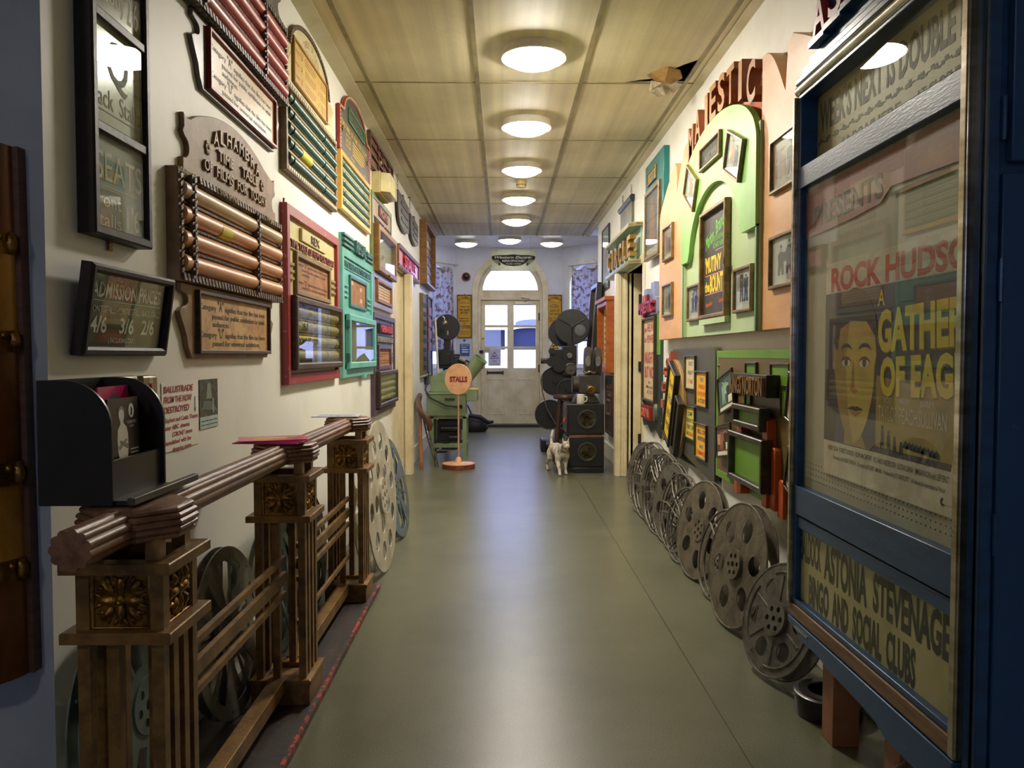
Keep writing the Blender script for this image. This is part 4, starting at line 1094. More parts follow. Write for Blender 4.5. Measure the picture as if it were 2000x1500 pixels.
def rosette(mb):
    mb.box(-0.052, 0.052, -0.052, 0.052, -0.004, 0.004).frame(-0.055, 0.055, -0.055, 0.055, 0.008, 0, 0.009, 0.002)
    for k in range(8):
        g = k * PI / 4
        d = 0.024 if k % 2 == 0 else 0.034
        T = Matrix.Translation((d * math.cos(g), d * math.sin(g), 0.006)) @ Matrix.Rotation(g, 4, 'Z')
        mb.lathe([(0.0, -0.004), (0.008, -0.002), (0.01, 0.002), (0.006, 0.006), (0, 0.008)], 10, T=T @ Matrix.Diagonal((1.9 if k % 2 == 0 else 1.6, 0.9, 1, 1)))
        for sg in (-1, 1):
            T2 = Matrix.Translation((0.04 * math.cos(g + sg * 0.22), 0.04 * math.sin(g + sg * 0.22), 0.004)) @ Matrix.Rotation(g + sg * 0.5, 4, 'Z') @ Matrix.Diagonal((1.6, 0.6, 0.8, 1))
            mb.lathe([(0.0, -0.002), (0.007, 0.001), (0.004, 0.006), (0, 0.007)], 8, T=T2)
    mb.lathe([(0.008, 0.004), (0.009, 0.01), (0.004, 0.014), (0, 0.012)], 12)
    return mb
for k in range(3):
    y = k * 1.01
    P = bpy.data.objects.new('post', None); COL.objects.link(P); P.parent = t; P.location = (0, y, 0)
    MB().box(-0.09, 0.09, -0.09, 0.09, 0.02, 0.085).frame(-0.095, 0.095, -0.095, 0.095, 0.045, 0.085, 0.1, 0.002).build('base_block', OLDB, P, bev=0.002)
    h = 0.066
    for x, yy in ((-h, -h), (h, -h), (h, h), (-h, h), (h, -0.024), (h, 0.022), (-h, 0), (-0.014, -h), (0.0, h)):
        MB().box(x - 0.011, x + 0.011, yy - 0.011, yy + 0.011, 0.1, 0.588).build('leg', OLDB, P)
    for z in (0.588, 0.712):
        MB().frame(-0.098, 0.098, -0.098, 0.098, 0.034, z, z + 0.02, 0.002).build('collar', OLDB, P)
    for x, yy in ((-h, -h), (h, -h), (h, h), (-h, h)):
        MB().box(x - 0.012, x + 0.012, yy - 0.012, yy + 0.012, 0.6, 0.715).build('corner_bar', OLDB, P)
        MB().box(x * 0.85 - 0.013, x * 0.85 + 0.013, yy * 0.85 - 0.013, yy * 0.85 + 0.013, 0.73, 0.77).build('cap_bar', OLDB, P)
    for a in range(4):
        T = RZ(90 * a) @ Matrix.Translation((0, -0.068, 0.66)) @ RX(90)
        rosette(MB()).build('rosette_panel', BRASS, P, T=T, sharp=50)
        mb = MB()
        for x, z in ((-0.057, 0), (0.057, 0), (0, -0.057), (0, 0.057)):
            mb.ball((x, z, 0), 0.006, 6)
        mb.build('panel_stud', BRASS, P, T=T)
    prof = [(0.0, 0.762), (0.07, 0.762)]
    for q in range(5):
        z = 0.765 + q * 0.0115
        r = 0.093 + 0.013 * math.sin(PI * (q + 0.9) / 5.6)
        prof += [(r - 0.004, z), (r, z + 0.0035), (r, z + 0.008), (r - 0.004, z + 0.0115)]
    prof += [(0.085, 0.825), (0.0, 0.826)]
    MB().lathe(prof, 8, T=RZ(22.5)).build('post_cap', HANDR, P, sharp=30)
for k in range(2):
    a, b = k * 1.01 + 0.075, (k + 1) * 1.01 - 0.075
    for z, hh in ((0.468, 0.016), (0.4, 0.034), (0.358, 0.016)):
        MB().box(0.006, 0.02, a, b, z, z + hh).build('rail', OLDB, t)
    MB().box(-0.03, 0.016, a + 0.015, b - 0.015, 0.06, 0.105).build('bottom_beam', OLDB, t, bev=0.002)
    if k == 1:
        MB().box(0.006, 0.018, a, b, 0.215, 0.229).build('rail', OLDB, t)

# leaflets and their box
BOXB = mat('black stained plywood', (34, 28, 26), 0.35, c2=(24, 20, 18), scale=6)
t = thing('leaflet_box', 'black wooden leaflet holder box resting on the nearest balustrade cap', 'leaflet box', 'L', (-0.83, 1.412, 0.829))
w = 0.226; hgt = 0.225; dp = 0.132
side = [(0, 0), (dp, 0), (dp, hgt - 0.085)] + arc(dp - 0.085, hgt - 0.085, 0.085, 0.085, 0, 90, 10)[1:] + [(0, hgt)]
TS = Matrix(((0, 0, 1, 0), (0, 1, 0, 0), (1, 0, 0, 0), (0, 0, 0, 1)))
MB().prism(side, 0, 0.008, T=TS).build('side_panel', BOXB, t, bev=0.001)
MB().prism(side, w - 0.008, w, T=TS).build('side_panel', BOXB, t, bev=0.001)
MB().box(0.008, w - 0.008, 0, hgt, 0, 0.008).build('back_panel', BOXB, t)
MB().box(0.008, w - 0.008, 0, 0.008, 0.008, dp + 0.03).build('base_board', BOXB, t)
MB().box(0.008, w - 0.008, 0.008, 0.078, dp - 0.016, dp - 0.008).build('front_panel', mat('dark brown stained plywood', (58, 50, 44), 0.4, c2=(48, 40, 36), scale=7), t)
MB().box(-0.01, w + 0.06, 0.002, 0.016, dp + 0.03, dp + 0.044).build('lip_strip', mat('worn dark strip', (76, 66, 56), 0.45), t, bev=0.002)
def leaflet(label, loc, lean, yaw, w, h, kind, side='L', group='leaflets in the black box'):
    t = thing('leaflet', label, 'leaflet', side, loc, lean=lean, yaw=yaw, group=group)
    mb = MB().box(0, w, 0, h, 0, 0.004, 0)
    z = 0.0043
    if kind == 'photo':
        mb.flat([(0.04, 0.0), (0.052, 0.0), (0.054, 0.055), (0.057, 0.055), (0.06, 0.0), (0.073, 0.0), (0.073, 0.06), (0.078, 0.08), (0.079, 0.108), (0.074, 0.122), (0.062, 0.129), (0.061, 0.136), (0.048, 0.136), (0.048, 0.128), (0.036, 0.118), (0.033, 0.1), (0.034, 0.075), (0.041, 0.055)], z, 1)
        mb.flat(ring(0.054, 0.146, 0.0115, 16, 0.0145), z + 0.0002, 1).flat(arc(0.054, 0.15, 0.014, 0.013, -5, 185, 10) + [(0.043, 0.152), (0.054, 0.158), (0.064, 0.152)], z + 0.0004, 2)
        mb.flat([(0.036, 0.086), (0.07, 0.1), (0.073, 0.096), (0.04, 0.079)], z + 0.0004, 2).flat([(0.077, 0.088), (0.045, 0.098), (0.043, 0.094), (0.075, 0.08)], z + 0.0006, 2).flat([(0.055, 0.0), (0.058, 0.0), (0.0565, 0.07)], z + 0.0004, 2)
        mb.flat(ring(0.098, 0.152, 0.012, 18, 0.014), z, 1).flat([(0.094, 0.143), (0.1, 0.142), (0.103, 0.156), (0.097, 0.16)], z + 0.0003, 0)
        mb.text('THE CINEMA MUSEUM', 0.098, 0.13, 0.006, 0.04, z, 0, 1).text('LONDON', 0.098, 0.122, 0.005, 0.02, z, 0, 1)
        for q in range(4):
            mb.rect(0.088, 0.122, 0.075 - q * 0.007, 0.078 - q * 0.007, z, 1)
        mb.text('FOR', 0.05, 0.022, 0.01, 0.03, z + 0.0006, 0, 1).text('HELP', 0.1, 0.038, 0.008, 0.025, z, 0, 1)
        ms = [plain('near black print', (38, 36, 34), 0.3), plain('silver white print', (244, 240, 230), 0.35), plain('grey tone print', (150, 146, 136), 0.35)]
    elif kind == 'magenta':
        mb.flat(ring(0.07, h - 0.05, 0.04, 20, 0.035), z, 1).flat(ring(0.075, h - 0.045, 0.018, 14), z + 0.0003, 2).flat([(0.1, 0.05), (w - 0.004, 0.06), (w - 0.004, 0.09), (0.1, 0.1)], z, 3)
        ms = [plain('magenta print', (196, 24, 104), 0.3), BLACK, plain('warm brown tone', (150, 110, 84)), YELP]
    else:
        ms = [plain('deep purple print', (56, 40, 84), 0.3), WHITE]
        mb.rect(0.01, 0.02, 0.05, h - 0.02, z, 1)
    mb.build('printed_sheet', ms, t)
    return t
leaflet('black and white cinema leaflet with a crouching figure, frontmost in the black box', (-0.727, 1.462, 0.839), -2, 2, 0.13, 0.178, 'photo')
leaflet('bright magenta leaflet leaning behind the black and white one in the box', (-0.748, 1.485, 0.839), -4, 4, 0.14, 0.2, 'magenta')
leaflet('dark purple leaflet at the near end of the box beside the black and white one', (-0.735, 1.424, 0.839), -3, 0, 0.05, 0.172, 'purple')
def flat_sheets(label, x, y, z, n, ang, w, h, kind, group=None):
    t = thing('leaflet_pile' if n > 1 else 'paper_sheet', label, 'leaflets' if n > 1 else 'paper', 'W', (x, y, z), group=group)
    for k in range(n):
        mb = MB().box(-w / 2, w / 2, -h / 2, h / 2, k * 0.004, k * 0.004 + 0.0035, 0)
        zz = k * 0.004 + 0.0037
        if kind == 'pink':
            mb.flat([(-w * .3, -h * .1), (w * .2, -h * .1), (w * .25, h * .12), (-w * .25, h * .14)], zz, 1)
            notice_lines(mb, -w * .4, w * .4, h * .2, h * .45, zz, 5, 2, k, 0.35)
            mb.text('SHOW', 0, -h * .28, 0.02, w * .6, zz, 0, 1, 0.02)
            ms = [plain('pink print', (214, 62, 120), 0.3), YELP, WHITE]
        else:
            notice_lines(mb, -w * .4, w * .4, -h * .4, h * .4, zz, 8, 1, k, 0.3); ms = [plain('pale blue paper', (206, 210, 216), 0.4), plain('blue print', (96, 110, 150))]
        mb.build('printed_sheet', ms, t, T=RZ(ang + (k - 1) * 11) if n > 1 else RZ(ang))
    return t
flat_sheets('fanned pink and yellow leaflets lying on the middle balustrade cap', -0.72, 2.47, 0.828, 3, 8, 0.2, 0.14, 'pink')
flat_sheets('single pale printed sheet lying on the farthest balustrade cap', -0.735, 3.5, 0.828, 1, 4, 0.2, 0.14, 'blue')

# ================================================================== film reels
def sector(cx, cy, r1, r2, a0, a1, n=8):
    return arc(cx, cy, r2, r2, a0, a1, n) + arc(cx, cy, r1, r1, a1, a0, n)
def reel(label, D, style, m, side, loc, lean, yaw, gap=0.045, n=6, roll=0, name='film_reel', group=None, z=0.0):
    R = D / 2
    lift = gap / 2 * math.sin(math.radians(abs(lean))) + 0.002
    t = thing(name, label, 'film reel', side, (loc[0], loc[1], lift + z), lean=-lean, yaw=yaw, group=group)
    TT = Matrix.Translation((0, R * 1.0, 0)) @ RZ(roll)
    hp = 0.016 if gap > 0.04 else 0.006
    for k, z in enumerate((-gap / 2, gap / 2)):
        mb = MB()
        th = 0.0028
        if style in ('plate', 'emboss'):
            holes = [ring(0.6 * R * math.cos(2 * PI * q / n), 0.6 * R * math.sin(2 * PI * q / n), 0.17 * R, 18, 0.21 * R if style == 'plate' else None) for q in range(n)]
            if style == 'plate':
                holes = [[(x * math.cos(2 * PI * q / n) - y * math.sin(2 * PI * q / n), x * math.sin(2 * PI * q / n) + y * math.cos(2 * PI * q / n)) for x, y in ring(0.6 * R, 0, 0.19 * R, 20, 0.155 * R)] for q in range(n)]
            mb.shape([ring(0, 0, R, 56), ring(0, 0, 0.08 * R, 12)] + holes, z - th / 2, z + th / 2)
            mb.tube([(R * 0.99 * math.cos(2 * PI * q / 48), R * 0.99 * math.sin(2 * PI * q / 48), z) for q in range(48)], 0.004, 6, 0, True)
            if style == 'emboss' and k == 1:
                for q in range(n):
                    a = 2 * PI * (q + 0.5) / n
                    mb.tube([(0.34 * R * math.cos(a), 0.34 * R * math.sin(a), z + 0.002), (0.78 * R * math.cos(a), 0.78 * R * math.sin(a), z + 0.002)], 0.004, 6)
                for q in range(3):
                    mb.tube([(0.84 * R * math.cos(math.radians(a)), 0.84 * R * math.sin(math.radians(a)), z + 0.002) for a in range(q * 120 + 20, q * 120 + 110, 8)], 0.004, 6)
        elif style == 'many':
            holes = [ring(0.72 * R * math.cos(2 * PI * q / 10), 0.72 * R * math.sin(2 * PI * q / 10), 0.125 * R, 16) for q in range(10)] + \
                    [ring(0.38 * R * math.cos(2 * PI * (q + .5) / 5), 0.38 * R * math.sin(2 * PI * (q + .5) / 5), 0.12 * R, 16) for q in range(5)]
            mb.shape([ring(0, 0, R, 64), ring(0, 0, 0.04 * R, 10)] + holes, z - 0.003, z + 0.003)
        elif style == 'spoke':
            holes = []
            for q in range(n):
                a = 360 * q / n
                g = 360 / n
                holes.append(sector(0, 0, 0.34 * R, 0.84 * R, a + g * 0.17, a + g * 0.46))
                holes.append(sector(0, 0, 0.34 * R, 0.84 * R, a + g * 0.54, a + g * 0.83))
            mb.shape([ring(0, 0, R, 56), ring(0, 0, 0.1 * R, 12)] + holes + [ring(0.92 * R * math.cos(2 * PI * q / n), 0.92 * R * math.sin(2 * PI * q / n), 0.02 * R, 8) for q in range(n)], z - 0.002, z + 0.002)
        elif style == 'wheel':
            holes = [sector(0, 0, 0.3 * R, 0.86 * R, 360 * q / n + 5, 360 * (q + 1) / n - 5) for q in range(n)]
            mb.shape([ring(0, 0, R, 56), ring(0, 0, 0.1 * R, 12)] + holes, z - 0.002, z + 0.002)
        else:
            mb.tube([(R * 0.985 * math.cos(2 * PI * q / 48), R * 0.985 * math.sin(2 * PI * q / 48), z) for q in range(48)], 0.0055, 8, 0, True)
            mb.tube([(R * 0.34 * math.cos(2 * PI * q / 24), R * 0.34 * math.sin(2 * PI * q / 24), z) for q in range(24)], 0.004, 6, 0, True)
            for q in range(n):
                a = 2 * PI * q / n
                if style == 'loop':
                    for s_ in (-1, 1):
                        mb.tube([(0.2 * R * math.cos(a), 0.2 * R * math.sin(a), z), (0.62 * R * math.cos(a + s_ * 0.2), 0.62 * R * math.sin(a + s_ * 0.2), z), (0.98 * R * math.cos(a + s_ * 0.14), 0.98 * R * math.sin(a + s_ * 0.14), z)], 0.0035, 6)
                else:
                    mb.tube([(0.15 * R * math.cos(a), 0.15 * R * math.sin(a), z), (0.98 * R * math.cos(a), 0.98 * R * math.sin(a), z)], 0.005, 6)
            mb.shape([ring(0, 0, 0.22 * R, 24)] + [ring(0.13 * R * math.cos(2 * PI * q / 5), 0.13 * R * math.sin(2 * PI * q / 5), 0.045 * R, 10) for q in range(5)], z - 0.002, z + 0.002)
        mb.build('flange', m, t, T=TT)
    mb = MB()
    rh = (0.3 if style == 'emboss' else 0.24) * R
    mb.lathe([(rh, -gap / 2), (rh, gap / 2)], 28)
    mb.shape([ring(0, 0, rh, 28), ring(0, 0, 0.05 * R, 10)] + [ring(0.62 * rh * math.cos(2 * PI * q / 6), 0.62 * rh * math.sin(2 * PI * q / 6), 0.17 * rh, 10) for q in range(6)], gap / 2 + 0.002, gap / 2 + hp)
    mb.build('hub', m, t, T=TT)
    return t
# right hand row, nearest first
reel('nearest film reel of the right row, ribbed dark grey, beside the blue case', 0.385, 'emboss', REELGREY, 'R', (0.9, 2.63, 0), 18, 14, 0.05, 6, 10)
reel('large dusty round holed reel, second of the right row behind the ribbed one', 0.5, 'plate', REELBROWN, 'R', (0.915, 3.13, 0), 11, 8, 0.045, 6, 12)
reel('open rim three spoke wire reel, third of the right row', 0.41, 'wire', REELWIRE, 'R', (0.94, 3.47, 0), 14, 11, 0.028, 3, 25)
reel('worn brown oval holed reel, fourth of the right row under the dark card board', 0.48, 'plate', REELBROWN, 'R', (0.935, 3.82, 0), 11, 11, 0.03, 6, 40)
reel('small wire reel, fifth of the right row behind the brown oval holed one', 0.4, 'loop', REELGREY, 'R', (0.93, 4.11, 0), 11, 12, 0.024, 5, 10)
reel('thin looped wire reel standing upright, sixth of the right row', 0.44, 'loop', REELWIRE, 'R', (0.948, 4.34, 0), 9, 12, 0.022, 6, 0)
reel('dark plate reel half hidden behind the looped wire reels of the right row', 0.47, 'plate', REELGREY, 'R', (0.955, 4.54, 0), 7, 12, 0.022, 6, 20)
reel('tall looped wire reel near the far end of the right row', 0.5, 'loop', REELWIRE, 'R', (0.945, 4.76, 0), 7, 12, 0.022, 6, 15)
reel('six spoke wheel reel leaning among the wire reels of the right row', 0.5, 'wheel', REELGREY, 'R', (0.955, 4.985, 0), 7, 12, 0.022, 6, 0)
reel('second tall looped wire reel close to the doorway end of the right row', 0.52, 'loop', REELWIRE, 'R', (0.955, 5.2, 0), 7, 12, 0.022, 5, 40)
reel('wire reel with straight spokes next to last in the right row', 0.48, 'wire', REELWIRE, 'R', (0.95, 5.41, 0), 10, 12, 0.022, 5, 10)
reel('solid dark plate reel at the far end of the right row beside the doorway', 0.47, 'plate', REELGREY, 'R', (0.975, 5.64, 0), 9, 14, 0.025, 5, 30)
# left side
reel('green grey spoked reel behind the nearest balustrade post', 0.54, 'spoke', REELTEAL, 'L', (-0.815, 1.8, 0.0), 4, -2, 0.026, 5, 10, z=0.021)
reel('dull aluminium spoked reel behind the first balustrade bay', 0.5, 'spoke', REELALU, 'L', (-0.8, 2.34, 0.0), 6, -2, 0.026, 5, 40, z=0.021)
reel('green grey reel behind the middle balustrade post', 0.46, 'wheel', REELTEAL, 'L', (-0.81, 2.84, 0.0), 5, -2, 0.026, 3, 60, z=0.021)
reel('dark round holed reel behind the second balustrade bay', 0.5, 'plate', REELGREY, 'L', (-0.81, 3.34, 0.0), 5, -2, 0.026, 6, 10, z=0.021)
reel('huge pale grey reel with many round holes standing past the last balustrade post', 0.76, 'many', REELWHITE, 'L', (-0.62, 3.99, 0), 4, -2, 0.07, 10, 8)
reel('blue grey spoked reel leaning behind the huge pale reel', 0.6, 'spoke', REELBLUE, 'L', (-0.6, 4.74, 0), 11, -4, 0.026, 5, 20)
reel('bright rimmed wire reel at the far end of the left reels', 0.5, 'loop', REELALU, 'L', (-0.74, 5.32, 0), 6, -3, 0.024, 6, 0)
# loose black can behind the nearest right reel
t = thing('film_can', 'black round film can lying on the floor beneath the blue case', 'film can', 'W', (1.0, 2.37, 0))
MB().lathe([(0, 0.0), (0.096, 0.0), (0.098, 0.004), (0.098, 0.05), (0.101, 0.052), (0.101, 0.066), (0.095, 0.07), (0, 0.07)], 40).build('can_body', plain('black enamel', (22, 20, 18), 0.3), t)
MB().lathe([(0.09, 0.07), (0.088, 0.074), (0.06, 0.074), (0.058, 0.07)], 40).build('lid_ring', plain('black enamel', (22, 20, 18), 0.3), t)

# ================================================================== right wall
PEACH = mat('peach gloss paint', (222, 170, 116), 0.42, c2=(210, 156, 102), scale=2.5, stretch=(1, 3, 1))
GRN_A = mat('apple green gloss paint', (146, 196, 104), 0.4, c2=(132, 182, 92), scale=2.5)
GRN_B = mat('pale sage gloss paint', (182, 200, 150), 0.42, c2=(170, 190, 138), scale=2.5)
GRN_C = mat('mid green edge paint', (104, 154, 92), 0.35)
SALM = mat('salmon paint', (208, 120, 84), 0.35)
CHEST = mat('chestnut letter edge paint', (150, 82, 44), 0.4, c2=(128, 66, 34), scale=8)
TANF = mat('tan letter face paint', (178, 128, 76), 0.4)
t = thing('foyer_display_board', 'large peach and green Majestic display board with arched lettering', 'display board', 'R', (RXW, 5.5, 1.2))
def fins(x0, sg):
    f = lambda x: x0 + sg * x
    return [(f(0.0), 0), (f(0.8), 0), (f(0.8), 0.80)] + [(f(0.34 + 0.44 * (1 - math.sin(PI / 2 * q / 8))), 0.85 + 0.235 * (1 - (1 - q / 8) ** 2.0) ) for q in range(9)] + [(f(0.29), 1.05), (f(0.27), 0.9)] + [(f(0.27 - 0.24 * q / 8), 0.9 + 0.22 * math.sin(PI / 2 * q / 8)) for q in range(1, 9)] + [(f(0), 1.12)]
MB().prism(fins(2.23, 1), 0, 0.062).build('side_panel', PEACH, t, bev=0.003)
MB().prism(fins(0.93, -1), 0, 0.062).build('side_panel', PEACH, t, bev=0.003)
bx = [(0.93, 0), (2.23, 0), (2.23, 0.85)] + arc(1.58, 0.8, 0.66, 0.42, 4, 176, 24) + [(0.93, 0.85)]
MB().prism(bx, 0, 0.03).build('back_panel', SALM, t)
MB().box(0.93, 2.23, 0, 0.8, 0.03, 0.062).box(0.88, 0.935, 0.0, 0.86, 0.0, 0.08).box(2.225, 2.255, 0, 0.86, 0, 0.075).build('centre_panel', GRN_B, t, bev=0.002)
ap = [(0.9, 0.42), (0.9, 0.8)] + arc(1.575, 0.78, 0.675, 0.285, 178, 2, 28) + [(2.25, 0.8), (2.25, 0.43), (2.05, 0.43), (2.03, 0.47)] + arc(1.56, 0.42, 0.47, 0.33, 8, 172, 22) + [(1.06, 0.42)]
MB().prism(ap, 0.062, 0.09, 0).build('arch_panel', [GRN_A], t, bev=0.002)
MB().box(0.915, 0.932, 0, 0.44, 0.062, 0.085).box(2.232, 2.25, 0, 0.44, 0.062, 0.085).build('edge_strip', GRN_C, t)
for k, ch in enumerate('MAJESTIC'):
    x = 1.08 + k * 0.152
    zb = 0.8 + 0.285 * math.sqrt(max(0, 1 - ((x - 1.575) / 0.72) ** 2)) - 0.005
    hgt = 0.17
    MB().text(ch, x, zb + hgt / 2, hgt, 0.05 if ch == 'I' else 0.115, 0.03, 0.052, 0, 0.02).text(ch, x, zb + hgt / 2, hgt, 0.05 if ch == 'I' else 0.115, 0.0825, 0, 1, 0.02).build('sign_letter', [CHEST, TANF], t)

FR = mat('narrow bronze picture frame', (140, 112, 66), 0.35, 0.2, c2=(104, 80, 44), scale=14)
PAL = {'bw': [(206, 204, 194), (74, 72, 68), (40, 38, 36), (168, 164, 154)], 'pink': [(196, 170, 158), (150, 108, 100), (92, 70, 66), (214, 196, 184)],
       'blue': [(150, 160, 158), (84, 100, 112), (52, 50, 48), (190, 150, 110)], 'teal': [(74, 104, 96), (150, 180, 150), (34, 52, 46), (196, 204, 170)],
       'red': [(96, 70, 58), (170, 104, 70), (50, 38, 34), (196, 160, 120)], 'sky': [(190, 204, 204), (206, 150, 128), (70, 96, 110), (226, 222, 210)]}
def still(mb, x0, x1, y0, y1, z, seed, np_=2):
    """photograph print: ground, figures, mount; material slots 0..3"""
    rr = random.Random(seed)
    mb.rect(x0, x1, y0, y1, z, 0)
    w, h = x1 - x0, y1 - y0
    for q in range(3):
        xa = x0 + w * (0.02 + 0.6 * rr.random()); ya = y0 + h * (0.1 + 0.5 * rr.random())
        mb.rect(xa, min(x1 - w * .02, xa + w * (0.15 + 0.3 * rr.random())), ya, min(y1 - h * .02, ya + h * (0.2 + 0.3 * rr.random())), z + 0.0002 + q * 0.0001, 3 if q == 1 else 1)
    for q in range(np_):
        cx = x0 + w * (0.5 + (q - (np_ - 1) / 2) * 0.3 + 0.06 * (rr.random() - .5)); top = y0 + h * (0.78 + 0.14 * rr.random())
        s_ = h * 0.1
        m = 2 if q % 2 else 1
        bd = [(cx - w * .12, y0 + h * .08), (cx - w * .04, y0 + h * .08), (cx, y0 + h * .34), (cx + w * .04, y0 + h * .08), (cx + w * .12, y0 + h * .08), (cx + w * .1, y0 + h * .4), (cx + w * .13, top - s_ * 2.4), (cx + w * .06, top - s_ * 1.6), (cx - w * .06, top - s_ * 1.6), (cx - w * .13, top - s_ * 2.4), (cx - w * .1, y0 + h * .4)]
        mb.flat(bd, z + 0.0008 + q * 0.0003, m).flat(ring(cx, top - s_ * .6, s_ * .62, 12, s_ * .8), z + 0.0009 + q * 0.0003, 3).flat(arc(cx, top - s_ * .5, s_ * .68, s_ * .75, 0, 180, 8), z + 0.001 + q * 0.0003, 2)
def pmats(k):
    return [plain('print tone %s %d' % (k, q), c, 0.35) for q, c in enumerate(PAL[k])]
def picture(label, y, z, w, h, pal, off, seed, roll=0, np_=2, frame=None, caption=False, side='R', text=None, group=None):
    t = thing('picture_frame', label, 'framed picture', side, ((RXW - off - 0.001) if side == 'R' else LX + off, y, z), roll=roll, group=group)
    f = 0.014
    MB().frame(0, w, 0, h, f, 0, 0.018, 0.003).build('frame', frame or FR, t)
    mb = MB().box(f - 0.002, w - f + 0.002, f - 0.002, h - f + 0.002, 0.001, 0.004, 4)
    if text:
        mb.text(text, w / 2, h * 0.45, h * 0.28, w * 0.6, 0.0046, 0, 3, 0.01)
    else:
        still(mb, f + 0.006, w - f - 0.006, f + 0.022, h - f - 0.006, 0.0045, seed, np_)
        if caption:
            mb.rect(w * 0.58, w * 0.85, h * 0.14, h * 0.24, 0.0065, 3)
    mb.build('print', pmats(pal) + [plain('off white mount', (216, 210, 196)) if not text else plain('charcoal card', (74, 68, 62))], t)
    glass_pane(t, f - 0.002, w - f + 0.002, f - 0.002, h - f + 0.002, 0.009)
    return t
picture('framed still of two standing figures on the near peach panel, upper one', 3.12, 1.725, 0.31, 0.21, 'pink', 0.062, 1)
picture('framed black and white still of a couple on the near peach panel, lower one', 3.12, 1.355, 0.31, 0.205, 'bw', 0.062, 2, caption=True)
picture('small framed pinkish still on the far peach panel, upper one', 5.2, 1.705, 0.285, 0.22, 'pink', 0.062, 3)
picture('small framed bluish still on the far peach panel, lower one', 5.2, 1.345, 0.285, 0.21, 'blue', 0.062, 4, caption=True)
picture('framed black and white still left of the tall black film poster', 4.5, 1.287, 0.28, 0.2, 'bw', 0.062, 5)
picture('framed black and white still right of the tall black film poster', 3.6, 1.288, 0.26, 0.2, 'bw', 0.062, 6)
picture('small dark Next Week card in a frame high on the green arch', 4.13, 2.045, 0.38, 0.12, 'bw', 0.09, 7, text='NEXT WEEK')
picture('tilted framed portrait of a couple on the right of the green arch', 3.69, 1.955, 0.26, 0.185, 'sky', 0.09, 8, roll=-24, np_=2)
picture('tilted framed print with an orange shape on the left of the green arch', 4.5, 2.0, 0.26, 0.18, 'sky', 0.09, 9, roll=-30, np_=1)
# tall painted poster in the arch
t = thing('film_poster', 'tall black hand lettered film poster in a bronze frame within the green arch', 'film poster', 'R', (RXW - 0.064, 4.17, 1.285))
w, h = 0.48, 0.55
MB().frame(0, w, 0, h, 0.02, 0, 0.03, 0.004).build('frame', FR, t)
MB().box(0.0, w, -0.03, 0.0, 0, 0.025).build('ledge', GRN_B, t)
mb = MB().box(0.015, w - 0.015, 0.015, h - 0.015, 0.001, 0.006, 0)
z = 0.0066
GP = plain('green poster paint', (112, 184, 74)); OP = plain('orange poster paint', (224, 104, 50))
mb.text('Marlon', 0.13, 0.405, 0.07, 0.16, z, 0, 1, 0.02, 0.3, 'c', 14).text('Brando', 0.33, 0.465, 0.07, 0.18, z, 0, 1, 0.02, 0.3, 'c', 14)
mb.text('TREVOR HOWARD', 0.3, 0.395, 0.028, 0.22, z, 0, 1, 0.01).text('RICHARD HARRIS', 0.3, 0.36, 0.028, 0.2, z, 0, 1, 0.01).box(0.24, 0.38, 0.332, 0.336, z - 0.0004, z, 4)
mb.text("'MUTINY", 0.2, 0.275, 0.075, 0.3, z, 0, 2, 0.04).text('on', 0.41, 0.265, 0.045, 0.07, z, 0, 2, 0.03).box(0.05, 0.43, 0.218, 0.222, z - 0.0004, z, 4)
mb.text('the', 0.09, 0.165, 0.05, 0.09, z, 0, 2, 0.04).text("BOUNTY'", 0.29, 0.175, 0.085, 0.29, z, 0, 2, 0.04).box(0.05, 0.43, 0.122, 0.126, z - 0.0004, z, 4)
mb.text('Panavision', 0.125, 0.075, 0.024, 0.13, z, 0, 3, 0.01, 0.3, 'c', 4).text('Technicolor', 0.36, 0.085, 0.024, 0.11, z, 0, 3, 0.01, 0.3, 'c', 4)
mb.build('poster_sheet', [mat('black poster paper', (54, 50, 44), 0.5, c2=(68, 64, 56), scale=6), GP, YELP, OP, plain('pink line', (214, 130, 120))], t)
MB().box(w - 0.006, w + 0.012, 0.24, 0.27, 0.03, 0.036).build('turn_button', BRASS, t)

# turquoise framed poster case
t = thing('poster_case', 'tall turquoise wooden poster case with a small gold number plate at the top', 'poster case', 'R', (RXW, 6.04, 1.815))
TQ2 = mat('deep turquoise gloss paint', (38, 128, 126), 0.3, c2=(30, 112, 110), scale=4)
w = 0.68
MB().prism([(0.0, 0.06), (0.0, 0.7), (w, 0.7), (w, 0.34), (w - 0.035, 0.31), (w - 0.035, 0.06)], 0, 0.04).build('case_board', TQ2, t, bev=0.003)
MB().frame(0.06, w - 0.08, -0.015, 0.49, 0.03, 0.03, 0.06, 0.004).build('poster_frame', FR, t)
MB().box(0.08, w - 0.1, 0.0, 0.47, 0.04, 0.046, 0).flat([(0.2, 0.08), (0.42, 0.08), (0.4, 0.3), (0.34, 0.42), (0.26, 0.42), (0.22, 0.3)], 0.047, 1).rect(0.1, w - 0.12, 0.01, 0.06, 0.047, 2).build('poster_sheet', [plain('grey blue print', (132, 140, 150)), plain('rose tone', (196, 146, 128)), PAPER], t)
glass_pane(t, 0.08, w - 0.1, 0.0, 0.47, 0.052)
MB().frame(0.13, 0.45, 0.53, 0.63, 0.014, 0.04, 0.054, 0.002, 0).box(0.14, 0.44, 0.54, 0.62, 0.04, 0.046, 1).text('1930', 0.29, 0.58, 0.055, 0.2, 0.0465, 0, 2, 0.01).build('number_plate', [FR, plain('old gold plate', (176, 146, 70), 0.4), DKG], t)

